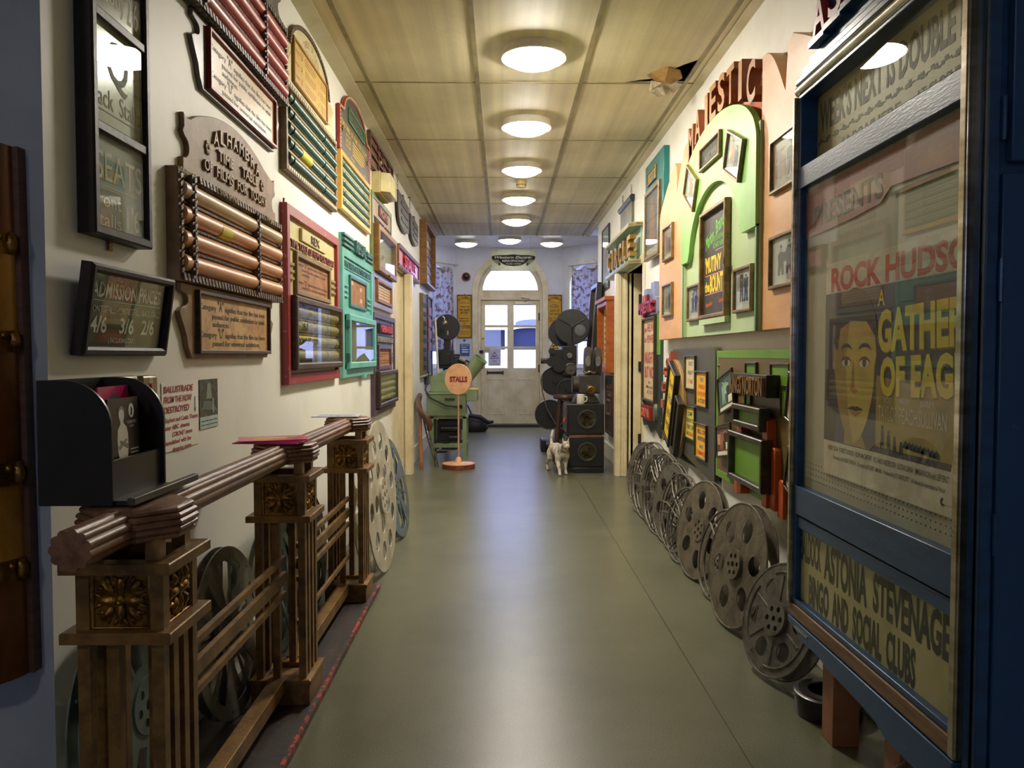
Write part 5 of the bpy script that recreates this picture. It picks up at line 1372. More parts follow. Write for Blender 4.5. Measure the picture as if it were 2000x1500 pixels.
# THE MAJESTIC narrow sign with a painted poster
t = thing('bill_board', 'narrow blue Majestic bill board with a red lettered poster and red plaque below', 'bill board', 'R', (RXW, 6.21, 0.55))
BLG = mat('slate blue sign paint', (126, 134, 160), 0.35, c2=(108, 116, 142), scale=4)
DGR = mat('dark bottle green paint', (44, 54, 44), 0.4, c2=(34, 42, 36), scale=4)
MB().prism([(0.0, 0.03), (0.05, 0.0), (0.2, 0.02), (0.35, -0.03), (0.5, 0.02), (0.68, -0.04), (0.7, 0.75), (0.62, 0.86), (0.06, 0.86)], 0, 0.02).build('back_board', DGR, t)
MB().box(0.58, 0.69, 0.55, 0.84, 0.02, 0.026).build('side_panel', mat('lime green paint', (110, 160, 40), 0.35), t)
MB().prism([(0.03, 0.84), (0.03, 0.96), (0.1, 0.97), (0.12, 1.05), (0.22, 1.05), (0.24, 0.99), (0.38, 0.99), (0.4, 1.08), (0.52, 1.08), (0.54, 0.97), (0.6, 0.96), (0.6, 0.84)], 0, 0.035).build('head_board', BLG, t, bev=0.002)
MB().box(0.15, 0.34, 0.945, 1.0, 0.035, 0.055, 0).text('THE', 0.245, 0.972, 0.042, 0.14, 0.055, 0.006, 1, 0.01).build('small_plaque', [plain('plum red paint', (120, 44, 56), 0.35), plain('pale red letters', (206, 116, 120))], t)
MB().text('MAJESTIC', 0.31, 0.905, 0.085, 0.56, 0.035, 0.03, 0, 0.02).build('sign_letters', mat('crimson letters', (156, 48, 62), 0.35), t)
MB().frame(0.06, 0.56, 0.2, 0.83, 0.018, 0.02, 0.045, 0.003).build('poster_frame', mat('dark beaded frame', (70, 60, 44), 0.4), t)
mb = MB().box(0.075, 0.545, 0.215, 0.815, 0.02, 0.026, 0)
z = 0.0266
CR = plain('crimson poster paint', (176, 50, 62))
mb.text('Jane', 0.14, 0.745, 0.04, 0.1, z, 0, 1, 0.01, 0.3).text('HELWIG', 0.36, 0.755, 0.06, 0.3, z, 0, 1, 0.02).text('Dick', 0.14, 0.665, 0.04, 0.1, z, 0, 1, 0.01, 0.3).text('POWELL', 0.36, 0.67, 0.06, 0.3, z, 0, 1, 0.02)
mb.text('NAUGHTY', 0.31, 0.53, 0.085, 0.4, z, 0, 1, 0.03).text('BUT NICE', 0.31, 0.42, 0.085, 0.38, z, 0, 1, 0.03)
mb.text('also', 0.31, 0.345, 0.025, 0.09, z, 0, 2).text('Musical', 0.31, 0.31, 0.026, 0.24, z, 0, 2, 0.01).text('AT 7.30', 0.31, 0.27, 0.026, 0.2, z, 0, 2, 0.01)
mb.build('poster_sheet', [mat('buff poster paper', (216, 190, 150), 0.55, c2=(200, 172, 130), scale=6), CR, plain('brown black paint', (70, 52, 44))], t)
MB().box(0.14, 0.5, 0.07, 0.17, 0.02, 0.06, 0).text('CINEMA', 0.32, 0.12, 0.06, 0.28, 0.06, 0.006, 1, 0.02).build('red_plaque', [plain('brick red paint', (140, 50, 36), 0.35), plain('pale brick letters', (190, 96, 72))], t)
MB().lathe([(0.04, 0.0), (0.036, 0.02), (0, 0.026)], 16, T=Matrix.Translation((0.07, 0.14, 0.02)) @ Matrix.Diagonal((0.9, 1.8, 1, 1))).lathe([(0.04, 0.0), (0.036, 0.02), (0, 0.026)], 16, T=Matrix.Translation((0.56, 0.13, 0.02)) @ Matrix.Diagonal((0.9, 1.8, 1, 1))).build('oval_boss', mat('grey green paint', (96, 100, 84), 0.4), t)

# black board with four programme cards and the round lettered panel
t = thing('programme_board', 'dark rounded programme board with four colour cards and a lettered disc', 'programme board', 'R', (RXW, 5.2, 0.43))
BLK = mat('charcoal board paint', (74, 72, 68), 0.4, c2=(84, 84, 60), scale=2.2)
w = 1.18
MB().prism([(0.1, 0.12), (w - 0.03, 0.0), (w, 0.02), (w, 0.66)] + arc(w - 0.06, 0.645, 0.06, 0.06, 0, 90, 8)[1:] + [(0.2, 0.705)] + arc(0.2, 0.6, 0.1, 0.105, 90, 180, 8)[1:], 0.012, 0.04).build('back_board', BLK, t, bev=0.003)
MB().box(0.1, w - 0.02, 0.02, 0.14, 0.0, 0.012).build('wall_batten', BLACKWOOD, t)
disc = ring(0.3, 0.33, 0.275, 48, 0.31)
MB().prism(disc, 0.04, 0.062).build('round_panel', mat('tan brown paint', (160, 126, 72), 0.4, c2=(120, 92, 52), scale=2.5), t, bev=0.003)
for k, ch in enumerate('CLIFTON'):
    a = 215 - k * 19
    q = math.radians(a)
    MB().text(ch, 0.3 + 0.3 * math.cos(q), 0.33 + 0.335 * math.sin(q), 0.06, 0.055, 0.04, 0.035, 0, 0.02, 0, 'c', a - 90).build('sign_letter', mat('brick pink letters', (170, 92, 72), 0.4), t)
def slanted(name, x, y, ww, hh, roll, z, sheet, dark):
    P = bpy.data.objects.new(name, None); COL.objects.link(P); P.parent = t
    P.matrix_local = Matrix.Translation((x, y, z)) @ RZ(roll)
    MB().frame(-ww / 2, ww / 2, -hh / 2, hh / 2, 0.02, 0, 0.034, 0.004).build('frame', plain('black bronze frame', (46, 42, 36), 0.3), P)
    mb = MB().box(-ww / 2 + 0.015, ww / 2 - 0.015, -hh / 2 + 0.015, hh / 2 - 0.015, 0, 0.02, 0)
    if sheet:
        mb.text('THE', -0.02, hh * 0.25, 0.04, 0.1, 0.0206, 0, 1, 0.02, 0.2).text('FILM', 0.0, hh * 0.06, 0.05, 0.12, 0.0206, 0, 2, 0.02, 0.2).text('NEXT', 0.0, -hh * 0.13, 0.05, 0.12, 0.0206, 0, 1, 0.02, 0.2).text('WEEK', 0.0, -hh * 0.3, 0.04, 0.12, 0.0206, 0, 1, 0.02, 0.2)
    mb.build('card', [YELP if sheet else plain('dark card', (70, 60, 44)), plain('navy print', (44, 50, 96)), plain('teal print', (60, 120, 130))], P)
slanted('angled_frame', 0.29, 0.36, 0.21, 0.5, -24, 0.062, True, False)
slanted('angled_frame', 0.47, 0.24, 0.12, 0.36, -24, 0.062, False, True)
cards = [(0.545, 0.47, (214, 196, 146), (('ONCE', 2), ('NIGHT', 2), ('7.45', 3))), (0.8, 0.385, (236, 176, 44), (('THE', 2), ('WORLD', 3), ('OF LOVE', 3), ('A STORY', 4))),
         (0.545, 0.18, (222, 206, 96), (('COME', 4), ('ON UP TO', 4), ('THE TOP', 4), ('MONDAY', 3))), (0.8, 0.1, (240, 180, 50), (('BILL OF', 4), ('ADVENTURE', 4), ('and', 2), ('ROMANCE', 3)))]
for x, y, c, ls in cards:
    P = bpy.data.objects.new('programme_card', None); COL.objects.link(P); P.parent = t; P.matrix_local = Matrix.Translation((x, y, 0.04))
    MB().frame(0, 0.245, 0, 0.195, 0.008, 0, 0.014, 0.002).build('clip_frame', plain('dark steel strip', (84, 78, 66), 0.3, 0.7), P)
    mb = MB().box(0.006, 0.239, 0.006, 0.189, 0, 0.004, 0)
    for q, (s_, m) in enumerate(ls):
        mb.text(s_, 0.122, 0.155 - q * 0.155 / len(ls) - 0.005, 0.024, 0.035 * len(s_) * 0.72 if len(s_) < 6 else 0.17, 0.0046, 0, m - 1, 0.02, 0.15)
    mb.build('card', [plain('card %d%d' % (int(x * 100), int(y * 100)), c, 0.5), plain('blue print', (44, 130, 180)), plain('orange red print', (212, 74, 48)), plain('navy ink', (52, 56, 84))], P)

# KINGS NORTON board
t = thing('cinema_display_board', 'green and brown Kings Norton display board with empty green poster frames', 'display board', 'R', (RXW, 4.01, 0.485))
KB = mat('sprayed brown green board', (108, 86, 48), 0.4, c2=(92, 104, 40), scale=1.6, lo=0.5, hi=0.75)
KG = mat('lime green board paint', (104, 148, 40), 0.4, c2=(92, 134, 30), scale=3)
KO = mat('orange wood paint', (196, 88, 36), 0.35, c2=(176, 74, 28), scale=4)
KM = mat('dark metal strip', (88, 82, 68), 0.3, 0.7, c2=(60, 56, 46), scale=12)
w, h = 1.5, 0.635
MB().box(0, w, 0, h, 0.012, 0.035).build('board', KB, t, bev=0.003)
MB().frame(0.0, w, 0.0, h, 0.035, 0.035, 0.0365, 0.0005).build('painted_border', KG, t)
for x0, x1, y0, y1 in ((0.5, 0.64, 0.5, 0.575), (0.5, 0.57, 0.39, 0.44), (0.83, 1.03, 0.49, 0.575), (0.95, 1.03, 0.38, 0.49)):
    MB().box(x0, x1, y0, y1, 0.035, 0.04, 0).frame(x0 - 0.008, x1 + 0.008, y0 - 0.008, y1 + 0.008, 0.01, 0.035, 0.047, 0.002, 1).build('green_inset', [KG, KM], t)
MB().box(0.46, 0.93, 0.445, 0.535, 0.035, 0.095).build('name_block', plain('black brown block', (44, 34, 26), 0.35), t, bev=0.002)
MB().text('KINGS NORTON', 0.695, 0.488, 0.075, 0.43, 0.095, 0.012, 0, 0.01).build('sign_letters', mat('bronze letters', (140, 106, 60), 0.35), t)
for x0, x1, y in ((0.36, 0.46, 0.48), (1.03, 1.13, 0.44), (0.25, 0.36, 0.06), (1.08, 1.3, 0.03)):
    mb = MB().box(x0, x1, y - 0.022, y + 0.022, 0.035, 0.04, 0)
    for yy in (-0.028, 0.028):
        mb.box(x0 - 0.005, x1 + 0.005, y + yy - 0.005, y + yy + 0.005, 0.035, 0.048, 1)
    mb.build('red_band', [plain('signal red paint', (206, 72, 50), 0.35), KM], t)
for sx, c in ((-1, 0.52), (1, 0.86)):
    mb = MB()
    for k, (dx, top) in enumerate(((0.0, 0.36), (0.06, 0.25), (0.12, 0.13))):
        x = c + sx * dx
        mb.prism([(x - 0.03, -0.02 if k == 2 else 0.0), (x + 0.03, -0.02 if k == 2 else 0.0), (x + 0.03, top - 0.03)] + arc(x, top - 0.03, 0.03, 0.03, 0, 180, 8)[1:], 0.035, 0.075 - k * 0.012)
    mb.build('orange_fin', KO, t, bev=0.003)
def glaz(nm, x0, x1, y0, y1, zz):
    P = bpy.data.objects.new(nm, None); COL.objects.link(P); P.parent = t
    MB().frame(x0, x1, y0, y1, 0.024, 0.06, zz, 0.004).build('frame', KM, P)
    MB().box(x0 + 0.01, x1 - 0.01, y0 + 0.01, y1 - 0.01, 0.07, 0.078).build('back_card', KG, P)
glaz('poster_frame', 0.44, 0.91, 0.06, 0.275, 0.105)
glaz('title_frame', 0.5, 0.88, 0.305, 0.4, 0.105)
for x, y in ((0.04, 0.56), (0.03, 0.13)):
    MB().lathe([(0.008, 0.035), (0.007, 0.042), (0, 0.044)], 10, T=Matrix.Translation((x, y, 0))).build('screw', CHROME, t)
def lobby(label, y, z, w, h, pal, roll, seed):
    t = thing('lobby_card', label, 'film still', 'R', (RXW - 0.05, y, z), roll=roll)
    MB().frame(0, w, 0, h, 0.01, 0, 0.012, 0.002).build('clip_frame', KM, t)
    mb = MB().box(0.006, w - 0.006, 0.006, h - 0.006, 0, 0.003, 4)
    still(mb, 0.014, w - 0.014, 0.03, h - 0.014, 0.0035, seed, 2)
    mb.rect(w * 0.65, w * 0.9, 0.035, 0.07, 0.006, 4)
    mb.build('print', pmats(pal) + [PAPER], t)
lobby('greenish film still fixed at the upper left of the Kings Norton board', 3.88, 0.8, 0.255, 0.185, 'teal', 14, 11)
lobby('reddish brown film still fixed at the lower left of the Kings Norton board', 3.92, 0.585, 0.255, 0.16, 'red', 9, 12)
lobby('film still of a dark haired figure at the upper right of the Kings Norton board', 2.98, 0.86, 0.25, 0.185, 'pink', -14, 13)
lobby('curling yellowish film still at the lower right of the Kings Norton board', 2.98, 0.6, 0.25, 0.17, 'red', -18, 14)

# CIRCLE sign over the right doorway
t = thing('door_sign', 'pale green gold edged shelf sign with upright gold letters over the right doorway', 'sign', 'R', (RXW, 7.9, 1.84))
PG = mat('pale eau de nil paint', (158, 186, 160), 0.4, c2=(142, 170, 144), scale=4)
GOLD = mat('gold paint', (168, 132, 56), 0.35, 0.4, c2=(140, 106, 40), scale=10)
L = 1.54
def plank(y0, y1):
    pl = [(0, 0), (L, 0), (L, 0.05), (L - 0.06, 0.105), (0.06, 0.105), (0, 0.05)]
    TP = Matrix(((1, 0, 0, 0), (0, 0, 1, 0), (0, 1, 0, 0), (0, 0, 0, 1)))
    return MB().prism(pl, y0, y1, T=TP), MB().prism([(x + (0.003 if x > L / 2 else -0.003), y + (0.003 if y > 0 else 0.0)) for x, y in pl], y0 + 0.006, y1 - 0.006, T=TP)
for y0 in (0.0, 0.3):
    a, b = plank(y0, y0 + 0.03); a.build('shelf', PG, t); b.build('gold_edge', GOLD, t)
MB().box(0.03, L - 0.03, 0.03, 0.3, 0, 0.012).build('back_panel', PG, t)
for k, ch in enumerate('CIRCLE'):
    MB().text(ch, 0.2 + k * 0.24, 0.155, 0.17, 0.06 if ch == 'I' else 0.17, 0.045, 0.05, 0, 0.03).cyl((0.2 + k * 0.24, 0.11, 0.01), (0.2 + k * 0.24, 0.11, 0.046), 0.004).build('sign_letter', GOLD, t)
    MB().box(0.17 + k * 0.24, 0.23 + k * 0.24, 0.03, 0.07, 0.05, 0.09).build('letter_support', PG, t)

# hanging picture banner and framed pictures near the far end
t = thing('wall_banner', 'dark scroll topped wall banner hanging on a chain above the gold lettered sign', 'banner', 'R', (RXW - 0.002, 7.45, 2.07))
MB().box(0.02, 0.66, 0, 0.36, 0, 0.02).build('panel', mat('grey green painted panel', (92, 100, 84), 0.4, c2=(124, 118, 88), scale=5), t)
MB().tube([(-0.01, 0.375, 0.015), (0.69, 0.375, 0.015)], 0.028, 14).build('scroll_rod', mat('dark blue black gloss', (40, 40, 52), 0.25), t)
for x in (0.1, 0.58):
    mb = MB()
    for q in range(5):
        mb.tube([(x + (0.006 * math.cos(a) if q % 2 else 0), 0.41 + q * 0.02 + 0.012 * math.sin(a), 0.01 + (0 if q % 2 else 0.006 * math.cos(a))) for a in [i * PI / 4 for i in range(8)]], 0.002, 5, 0, True)
    mb.build('chain', REELWIRE, t)
t = picture('tall framed picture with a glossy pale print at the far end of the wall', 8.85, 1.81, 0.56, 0.67, 'sky', 0.0, 21, np_=1, frame=plain('black slim frame', (38, 36, 40), 0.3))
# clock case and plaque at the far end
t = thing('clock_case', 'orange brown wooden clock style case on the far right wall', 'wall case', 'R', (RXW, 8.6, 0.95))
ORW = mat('orange varnished wood', (176, 92, 30), 0.3, c2=(150, 74, 22), scale=6, stretch=(1, 5, 1))
MB().frame(0, 0.8, 0, 0.7, 0.06, 0, 0.1, 0.006).box(0.02, 0.78, 0.02, 0.68, 0, 0.02).box(-0.02, 0.82, 0.69, 0.73, 0, 0.12).box(-0.02, 0.82, -0.03, 0.01, 0, 0.11).build('case', ORW, t, bev=0.003)
mb = MB().box(0.06, 0.74, 0.06, 0.64, 0.02, 0.03, 0); notice_lines(mb, 0.12, 0.68, 0.1, 0.6, 0.0306, 8, 1, 9); mb.build('dial_card', [mat('cream card', (224, 204, 150), 0.5), plain('brown ink', (140, 106, 80))], t)
t = thing('wall_plaque', 'dark brown lettered plaque below the orange wall case', 'plaque', 'R', (RXW, 8.35, 0.28))
MB().box(0, 0.55, 0, 0.6, 0, 0.03).frame(0.0, 0.55, 0, 0.6, 0.03, 0.03, 0.04, 0.003).build('board', mat('purple brown wood', (78, 56, 52), 0.4), t)
mb = MB()
for q, s_ in enumerate(('SCREEN', 'TICKETS')):
    mb.text(s_, 0.275, 0.5 - q * 0.08, 0.05, 0.36, 0.03, 0.006, 0, 0.01)
MB().frame(0.12, 0.4, 0.2, 0.36, 0.02, 0.03, 0.045, 0.003).build('card_frame', mat('dull bronze letters', (120, 92, 76), 0.4), t)
mb.build('raised_lettering', mat('dull bronze letters', (120, 92, 76), 0.4), t)

# ================================================================== blue display case in the right foreground
NAVY = mat('navy blue gloss paint', (26, 70, 112), 0.3, c2=(20, 58, 94), scale=6, stretch=(1, 5, 1), bump=0.12, bscale=40)
NAVYC = mat('chipped navy paint', (26, 68, 108), 0.35, c2=(70, 130, 146), scale=20, lo=0.68, hi=0.74)
RAWW = mat('bare weathered wood', (128, 98, 66), 0.6, c2=(104, 78, 52), scale=8, stretch=(1, 8, 1), bump=0.3)
PINE = mat('reddish pine post', (150, 96, 60), 0.5, c2=(122, 74, 44), scale=5, stretch=(1, 1, 0.3), bump=0.15)
CGLASS = glass_mat('case glass', (0.96, 0.97, 0.95), 0.5)
XC, YC0, CW = 0.90, 2.425, 0.93       # face plane, far edge, width
t = thing('display_case', 'large blue glazed cinema display case on wooden legs', 'display case', 'R', (XC, YC0, 0))
mb = MB()
mb.box(0, CW, 0.33, 1.9, -0.2, -0.185)
mb.box(0, 0.018, 0.33, 1.9, -0.2, -0.012).box(CW - 0.02, CW, 0.25, 2.3, -0.2, -0.004).box(0, CW, 1.88, 1.9, -0.2, -0.012)
mb.build('carcass', NAVY, t, bev=0.002)
mb = MB()
for a, b, z0, z1 in ((1.6, 1.665, -0.06, 0.0), (0.612, 0.7, -0.06, 0.0), (0.57, 0.606, -0.06, -0.006), (1.872, 1.884, -0.06, 0.0), (0.335, 0.35, -0.06, 0.0)):
    mb.box(0.014, CW - 0.045, a, b, z0, z1)
mb.box(0.012, 0.03, 0.335, 1.884, -0.06, -0.002).box(CW - 0.055, CW - 0.042, 0.335, 1.884, -0.06, -0.002)
mb.build('glazing_frame', NAVY, t, bev=0.003)
MB().box(-0.006, 0.014, 0.33, 1.88, -0.02, 0.012).build('chrome_strip', CHROME, t, bev=0.004)
MB().box(CW - 0.042, CW - 0.016, 0.3, 2.3, -0.01, 0.014).build('chrome_strip', CHROME, t, bev=0.005)
MB().tube([(0.0, 1.9, -0.008), (CW - 0.042, 1.9, -0.008)], 0.017, 14).build('chrome_strip', CHROME, t)
mb = MB().box(-0.008, CW - 0.042, 1.918, 1.938, -0.15, 0.004).box(0.02, CW - 0.042, 1.938, 1.965, -0.15, -0.006).box(0.06, CW - 0.042, 1.965, 1.985, -0.15, -0.012)
mb.build('cornice', NAVY, t, bev=0.004)
MB().prism([(0.09, 1.985), (0.09, 2.15), (0.15, 2.16), (0.15, 2.3), (CW - 0.05, 2.3), (CW - 0.05, 1.985)], -0.1, -0.02).build('header_board', NAVY, t, bev=0.003)
mb = MB()
for k, ch in enumerate('ASTORIA'):
    mb.prism([(0.112 + k * 0.107, 1.987 + k * 0.008), (0.219 + k * 0.107, 1.987 + k * 0.008), (0.219 + k * 0.107, 2.004 + k * 0.008), (0.112 + k * 0.107, 2.004 + k * 0.008)], -0.02, 0.012)
mb.build('letter_ledge', NAVY, t)
for k, ch in enumerate('ASTORIA'):
    MB().text(ch, 0.165 + k * 0.107, 2.066 + k * 0.008, 0.105, 0.03 if ch == 'I' else 0.085, -0.02, 0.024, 0, 0.02).build('sign_letter', mat('signal red letters', (176, 74, 60), 0.4), t)
MB().box(0.0, CW - 0.03, 0.293, 0.333, -0.06, 0.004).build('wood_sill', RAWW, t, bev=0.003)
base = [(-0.004, 0.29), (CW - 0.03, 0.29), (CW - 0.03, 0.2), (0.62, 0.205), (0.56, 0.225), (0.3, 0.235), (0.24, 0.245), (0.1, 0.245), (0.06, 0.262), (0.0, 0.27)]
MB().prism(base, -0.05, 0.008).build('base_board', NAVYC, t, bev=0.003)
for x in (0.19, 0.56):
    MB().box(x, x + 0.075, 0, 0.28, -0.1, -0.025).build('leg', PINE, t, bev=0.002)
MB().box(0.06, 0.16, 0.27, 0.275, -0.01, 0.011).build('catch', CHROME, t)
# near end panel with its hinged door
mb = MB().box(CW, CW + 0.012, 0.2, 2.3, -0.22, -0.006).box(CW, CW + 0.02, 0.2, 2.3, -0.03, -0.006)
mb.build('end_panel', NAVY, t, bev=0.002)
MB().box(CW + 0.012, CW + 0.022, 0.2, 1.44, -0.22, -0.035).box(CW + 0.012, CW + 0.03, 1.46, 2.3, -0.22, -0.045).build('end_door', NAVYC, t, bev=0.003)
for z in (0.72, 1.2, 1.5):
    MB().tube([(CW + 0.024, z, -0.033), (CW + 0.024, z + 0.08, -0.033)], 0.005, 8).build('hinge', NAVY, t)
# backing, strips and posters inside
PEG = mat('grey pegboard', (186, 182, 162), 0.6, c2=(172, 168, 148), scale=4)
MB().box(0.02, CW - 0.03, 0.7, 1.6, -0.185, -0.026).build('peg_board', PEG, t)
mb = MB()
for q in range(44):
    for r in range(4):
        mb.box(0.04 + q * 0.0195, 0.0435 + q * 0.0195, 0.725 + r * 0.016, 0.7285 + r * 0.016, -0.026, -0.0254)
mb.build('peg_holes', plain('dark peg hole', (60, 56, 48)), t)
BUFF = mat('faded buff sheet', (196, 184, 136), 0.5, c2=(178, 166, 118), scale=4)
FINK = plain('faded grey ink', (104, 106, 92))
mb = MB().box(0.02, CW - 0.04, 1.66, 1.88, -0.07, -0.052, 0)
mb.text("WEEK'S NEXT IS DOUBLE NO", 0.46, 1.805, 0.085, 0.82, -0.0514, 0, 1, 0.03).text('ANYWHERE', 0.36, 1.692, 0.03, 0.34, -0.0514, 0, 1, 0.02).text('AT CLOSURE', 0.7, 1.692, 0.026, 0.2, -0.0514, 0, 1, 0.01)
for q in range(60):
    x = 0.04 + q * 0.0138
    mb.box(x, x + 0.0138, 1.728 + 0.004 * math.sin(q * 1.3), 1.736 + 0.006 * math.sin(q * 1.7), -0.0518, -0.0514, 1)
mb.build('top_sheet', [BUFF, FINK], t)
mb = MB().box(0.02, CW - 0.03, 0.34, 0.59, -0.04, -0.02, 0)
DINK = plain('dark olive ink', (50, 48, 36))
mb.text('BALDOCK', 0.103, 0.52, 0.088, 0.155, -0.0194, 0, 1, 0.04).text('ASTONIA', 0.335, 0.516, 0.1, 0.265, -0.0194, 0, 1, 0.04).text('STEVENAGE', 0.67, 0.516, 0.092, 0.34, -0.0194, 0, 1, 0.04)
mb.text('BINGO  AND  SOCIAL  CLUBS', 0.4, 0.4, 0.086, 0.61, -0.0194, 0, 1, 0.04)
mb.build('bottom_sheet', [BUFF, DINK], t)
mb = MB().prism([(0.02, 1.45), (0.02, 1.59), (CW - 0.04, 1.59), (CW - 0.04, 1.49), (0.55, 1.5), (0.5, 1.47), (0.35, 1.46)], -0.026, -0.022, 0)
PK = mat('dusty pink banner', (176, 112, 102), 0.5, c2=(160, 96, 88), scale=4)
mb.text('PRESENTS', 0.3, 1.51, 0.06, 0.42, -0.0214, 0, 1, 0.02, 0, 'c', 1.5).rect(0.55, 0.8, 1.475, 1.485, -0.0212, 1)
mb.build('presents_banner', [PK, plain('grey brown ink', (92, 74, 62))], t)
# film poster: generic yellow portrait with its lettering
pz = -0.0195
mb = MB().box(0.19, CW - 0.035, 0.765, 1.355, -0.0255, pz, 0)
z = pz + 0.0004
mb.rect(0.19, 0.88, 0.86, 1.27, z, 1).rect(0.21, 0.89, 1.272, 1.345, z, 0)
mb.text('ROCK HUDSO', 0.555, 1.308, 0.062, 0.66, z + 0.0002, 0, 2, 0.04)
mb.rect(0.5, 0.88, 0.875, 1.0, z + 0.0002, 3).flat([(0.5, 1.0), (0.88, 1.0), (0.88, 1.06), (0.7, 1.03), (0.5, 1.05)], z + 0.0002, 9)
FX, FZ = 0.375, 1.07
face = [(FX + 0.125 * math.cos(q) * (1.0 if math.sin(q) > 0 else 0.92 - 0.16 * math.sin(q) ** 2), FZ + (0.19 if math.sin(q) > 0 else 0.2) * math.sin(q)) for q in [2 * PI * i / 40 for i in range(40)]]
mb.flat([(0.32, 0.862), (0.33, 0.93), (0.42, 0.9), (0.45, 0.862)], z + 0.0003, 9).flat(face, z + 0.0004, 4)
mb.flat([(x, y) for x, y in face if x <= FX + 0.001][:] + [(FX - 0.03, FZ - 0.12), (FX - 0.05, FZ), (FX - 0.03, FZ + 0.12)], z + 0.0006, 9)
mb.flat(arc(FX, FZ + 0.05, 0.132, 0.155, 10, 175, 22) + [(FX - 0.1, FZ + 0.04), (FX - 0.085, FZ + 0.1), (FX - 0.02, FZ + 0.12), (FX + 0.07, FZ + 0.115), (FX + 0.11, FZ + 0.08)], z + 0.0008, 5)
for ex in (FX - 0.045, FX + 0.06):
    mb.flat(arc(ex, FZ + 0.04, 0.034, 0.02, 20, 160, 8) + arc(ex, FZ + 0.038, 0.034, 0.012, 160, 20, 8), z + 0.0009, 5)
    mb.flat(arc(ex, FZ + 0.01, 0.026, 0.012, 0, 360, 14)[:-1], z + 0.0008, 0).flat(ring(ex, FZ + 0.01, 0.011, 12), z + 0.001, 7).flat(arc(ex, FZ + 0.011, 0.029, 0.015, 0, 180, 8) + arc(ex, FZ + 0.01, 0.027, 0.008, 180, 0, 8), z + 0.0011, 6)
mb.flat([(FX - 0.004, FZ + 0.02), (FX - 0.012, FZ - 0.04), (FX - 0.02, FZ - 0.062), (FX + 0.005, FZ - 0.072), (FX + 0.028, FZ - 0.062), (FX + 0.006, FZ - 0.058), (FX + 0.002, FZ - 0.03)], z + 0.0008, 8)
mb.flat([(FX - 0.035, FZ - 0.112), (FX, FZ - 0.103), (FX + 0.01, FZ - 0.106), (FX + 0.022, FZ - 0.103), (FX + 0.06, FZ - 0.11), (FX + 0.015, FZ - 0.117)], z + 0.0008, 6).flat([(FX - 0.028, FZ - 0.116), (FX + 0.015, FZ - 0.12), (FX + 0.05, FZ - 0.115), (FX + 0.015, FZ - 0.131)], z + 0.0008, 8)
YB2 = 10
mb.text('A', 0.52, 1.24, 0.04, 0.035, z + 0.0008, 0, YB2, 0.02)
for dx, m in ((0.004, 11), (0, YB2)):
    mb.text('GATHER', 0.69 + dx, 1.165 - dx, 0.095, 0.37, z + 0.0006 + (0.0003 if m == YB2 else 0), 0, m, 0.045, 0, 'c', 2).text('OF EAGL', 0.7 + dx, 1.055 - dx, 0.088, 0.36, z + 0.0006 + (0.0003 if m == YB2 else 0), 0, m, 0.045, 0, 'c', 2)
mb.text('ROD', 0.56, 0.992, 0.014, 0.035, z + 0.0008, 0, 0, 0.01).text('MARY', 0.64, 0.992, 0.014, 0.045, z + 0.0008, 0, 0, 0.01).text('BARRY', 0.735, 0.992, 0.014, 0.055, z + 0.0008, 0, 0, 0.01)
mb.text('TAYLOR', 0.56, 0.96, 0.038, 0.095, z + 0.0008, 0, 0, -0.0).text('PEACH', 0.655, 0.96, 0.038, 0.08, z + 0.0008, 0, 0).text('SULLIVAN', 0.755, 0.96, 0.038, 0.11, z + 0.0008, 0, 0)
rr = random.Random(8)
for q in range(4):
    x = 0.535 + q * 0.03; hh = 0.06 - q * 0.011
    mb.flat([(x - 0.008, 0.87), (x - 0.003, 0.87), (x, 0.87 + hh * .4), (x + 0.004, 0.87), (x + 0.009, 0.87), (x + 0.006, 0.87 + hh * .8), (x - 0.005, 0.87 + hh * .8)], z + 0.0009, 7).flat(ring(x, 0.87 + hh * .92, 0.005, 8), z + 0.0009, 7)
for q in range(9):
    x = 0.63 + q * 0.016; mb.flat([(x, 0.888 - q * .0008), (x + 0.03, 0.884 - q * .0008), (x + 0.028, 0.896 - q * .001), (x + 0.016, 0.905 - q * .001)], z + 0.0007, 7)
mb.flat([(0.8, 0.79), (0.87, 0.79), (0.885, 0.86), (0.88, 0.97), (0.865, 0.985), (0.85, 0.97), (0.84, 0.9), (0.83, 0.86)], z + 0.0009, 0).flat(ring(0.868, 1.005, 0.022, 14, 0.03), z + 0.001, 4).flat(arc(0.868, 1.01, 0.026, 0.034, 20, 200, 10), z + 0.0012, 8)
mb.text('HENRY SILVA · ROBERT LANSING · KEVIN McCARTHY · RICHARD ANDERSON · LEORA DANA · JIM BANNON and LEIF ERICKSON', 0.535, 0.842, 0.014, 0.63, z + 0.0003, 0, 12, 0.005)
mb.text('Screenplay by ROBERT PIROSH   Directed by DELBERT MANN   Produced by SY BARTLETT   A Universal-International Picture', 0.535, 0.818, 0.011, 0.56, z + 0.0003, 0, 12, 0.005)
mb.flat(ring(0.8, 0.793, 0.009, 10), z + 0.0003, 12)
PCOL = [PAPER, mat('dusk violet print', (70, 58, 74), 0.45, c2=(56, 46, 60), scale=5), plain('tomato red print', (208, 74, 52)), mat('mustard print', (176, 150, 62), 0.45, c2=(150, 130, 60), scale=7),
        mat('lemon skin print', (206, 182, 84), 0.45, c2=(186, 158, 70), scale=6), plain('dark hair print', (66, 62, 40)), plain('shadow brown print', (74, 58, 36)), plain('blue black print', (40, 46, 46)),
        plain('rust skin print', (176, 112, 62)), plain('dull ochre print', (170, 136, 64)), plain('bright lemon print', (232, 206, 60)), plain('olive shade print', (128, 110, 30)), BLACK]
mb.build('film_poster', PCOL, t, label='yellow and violet film poster')
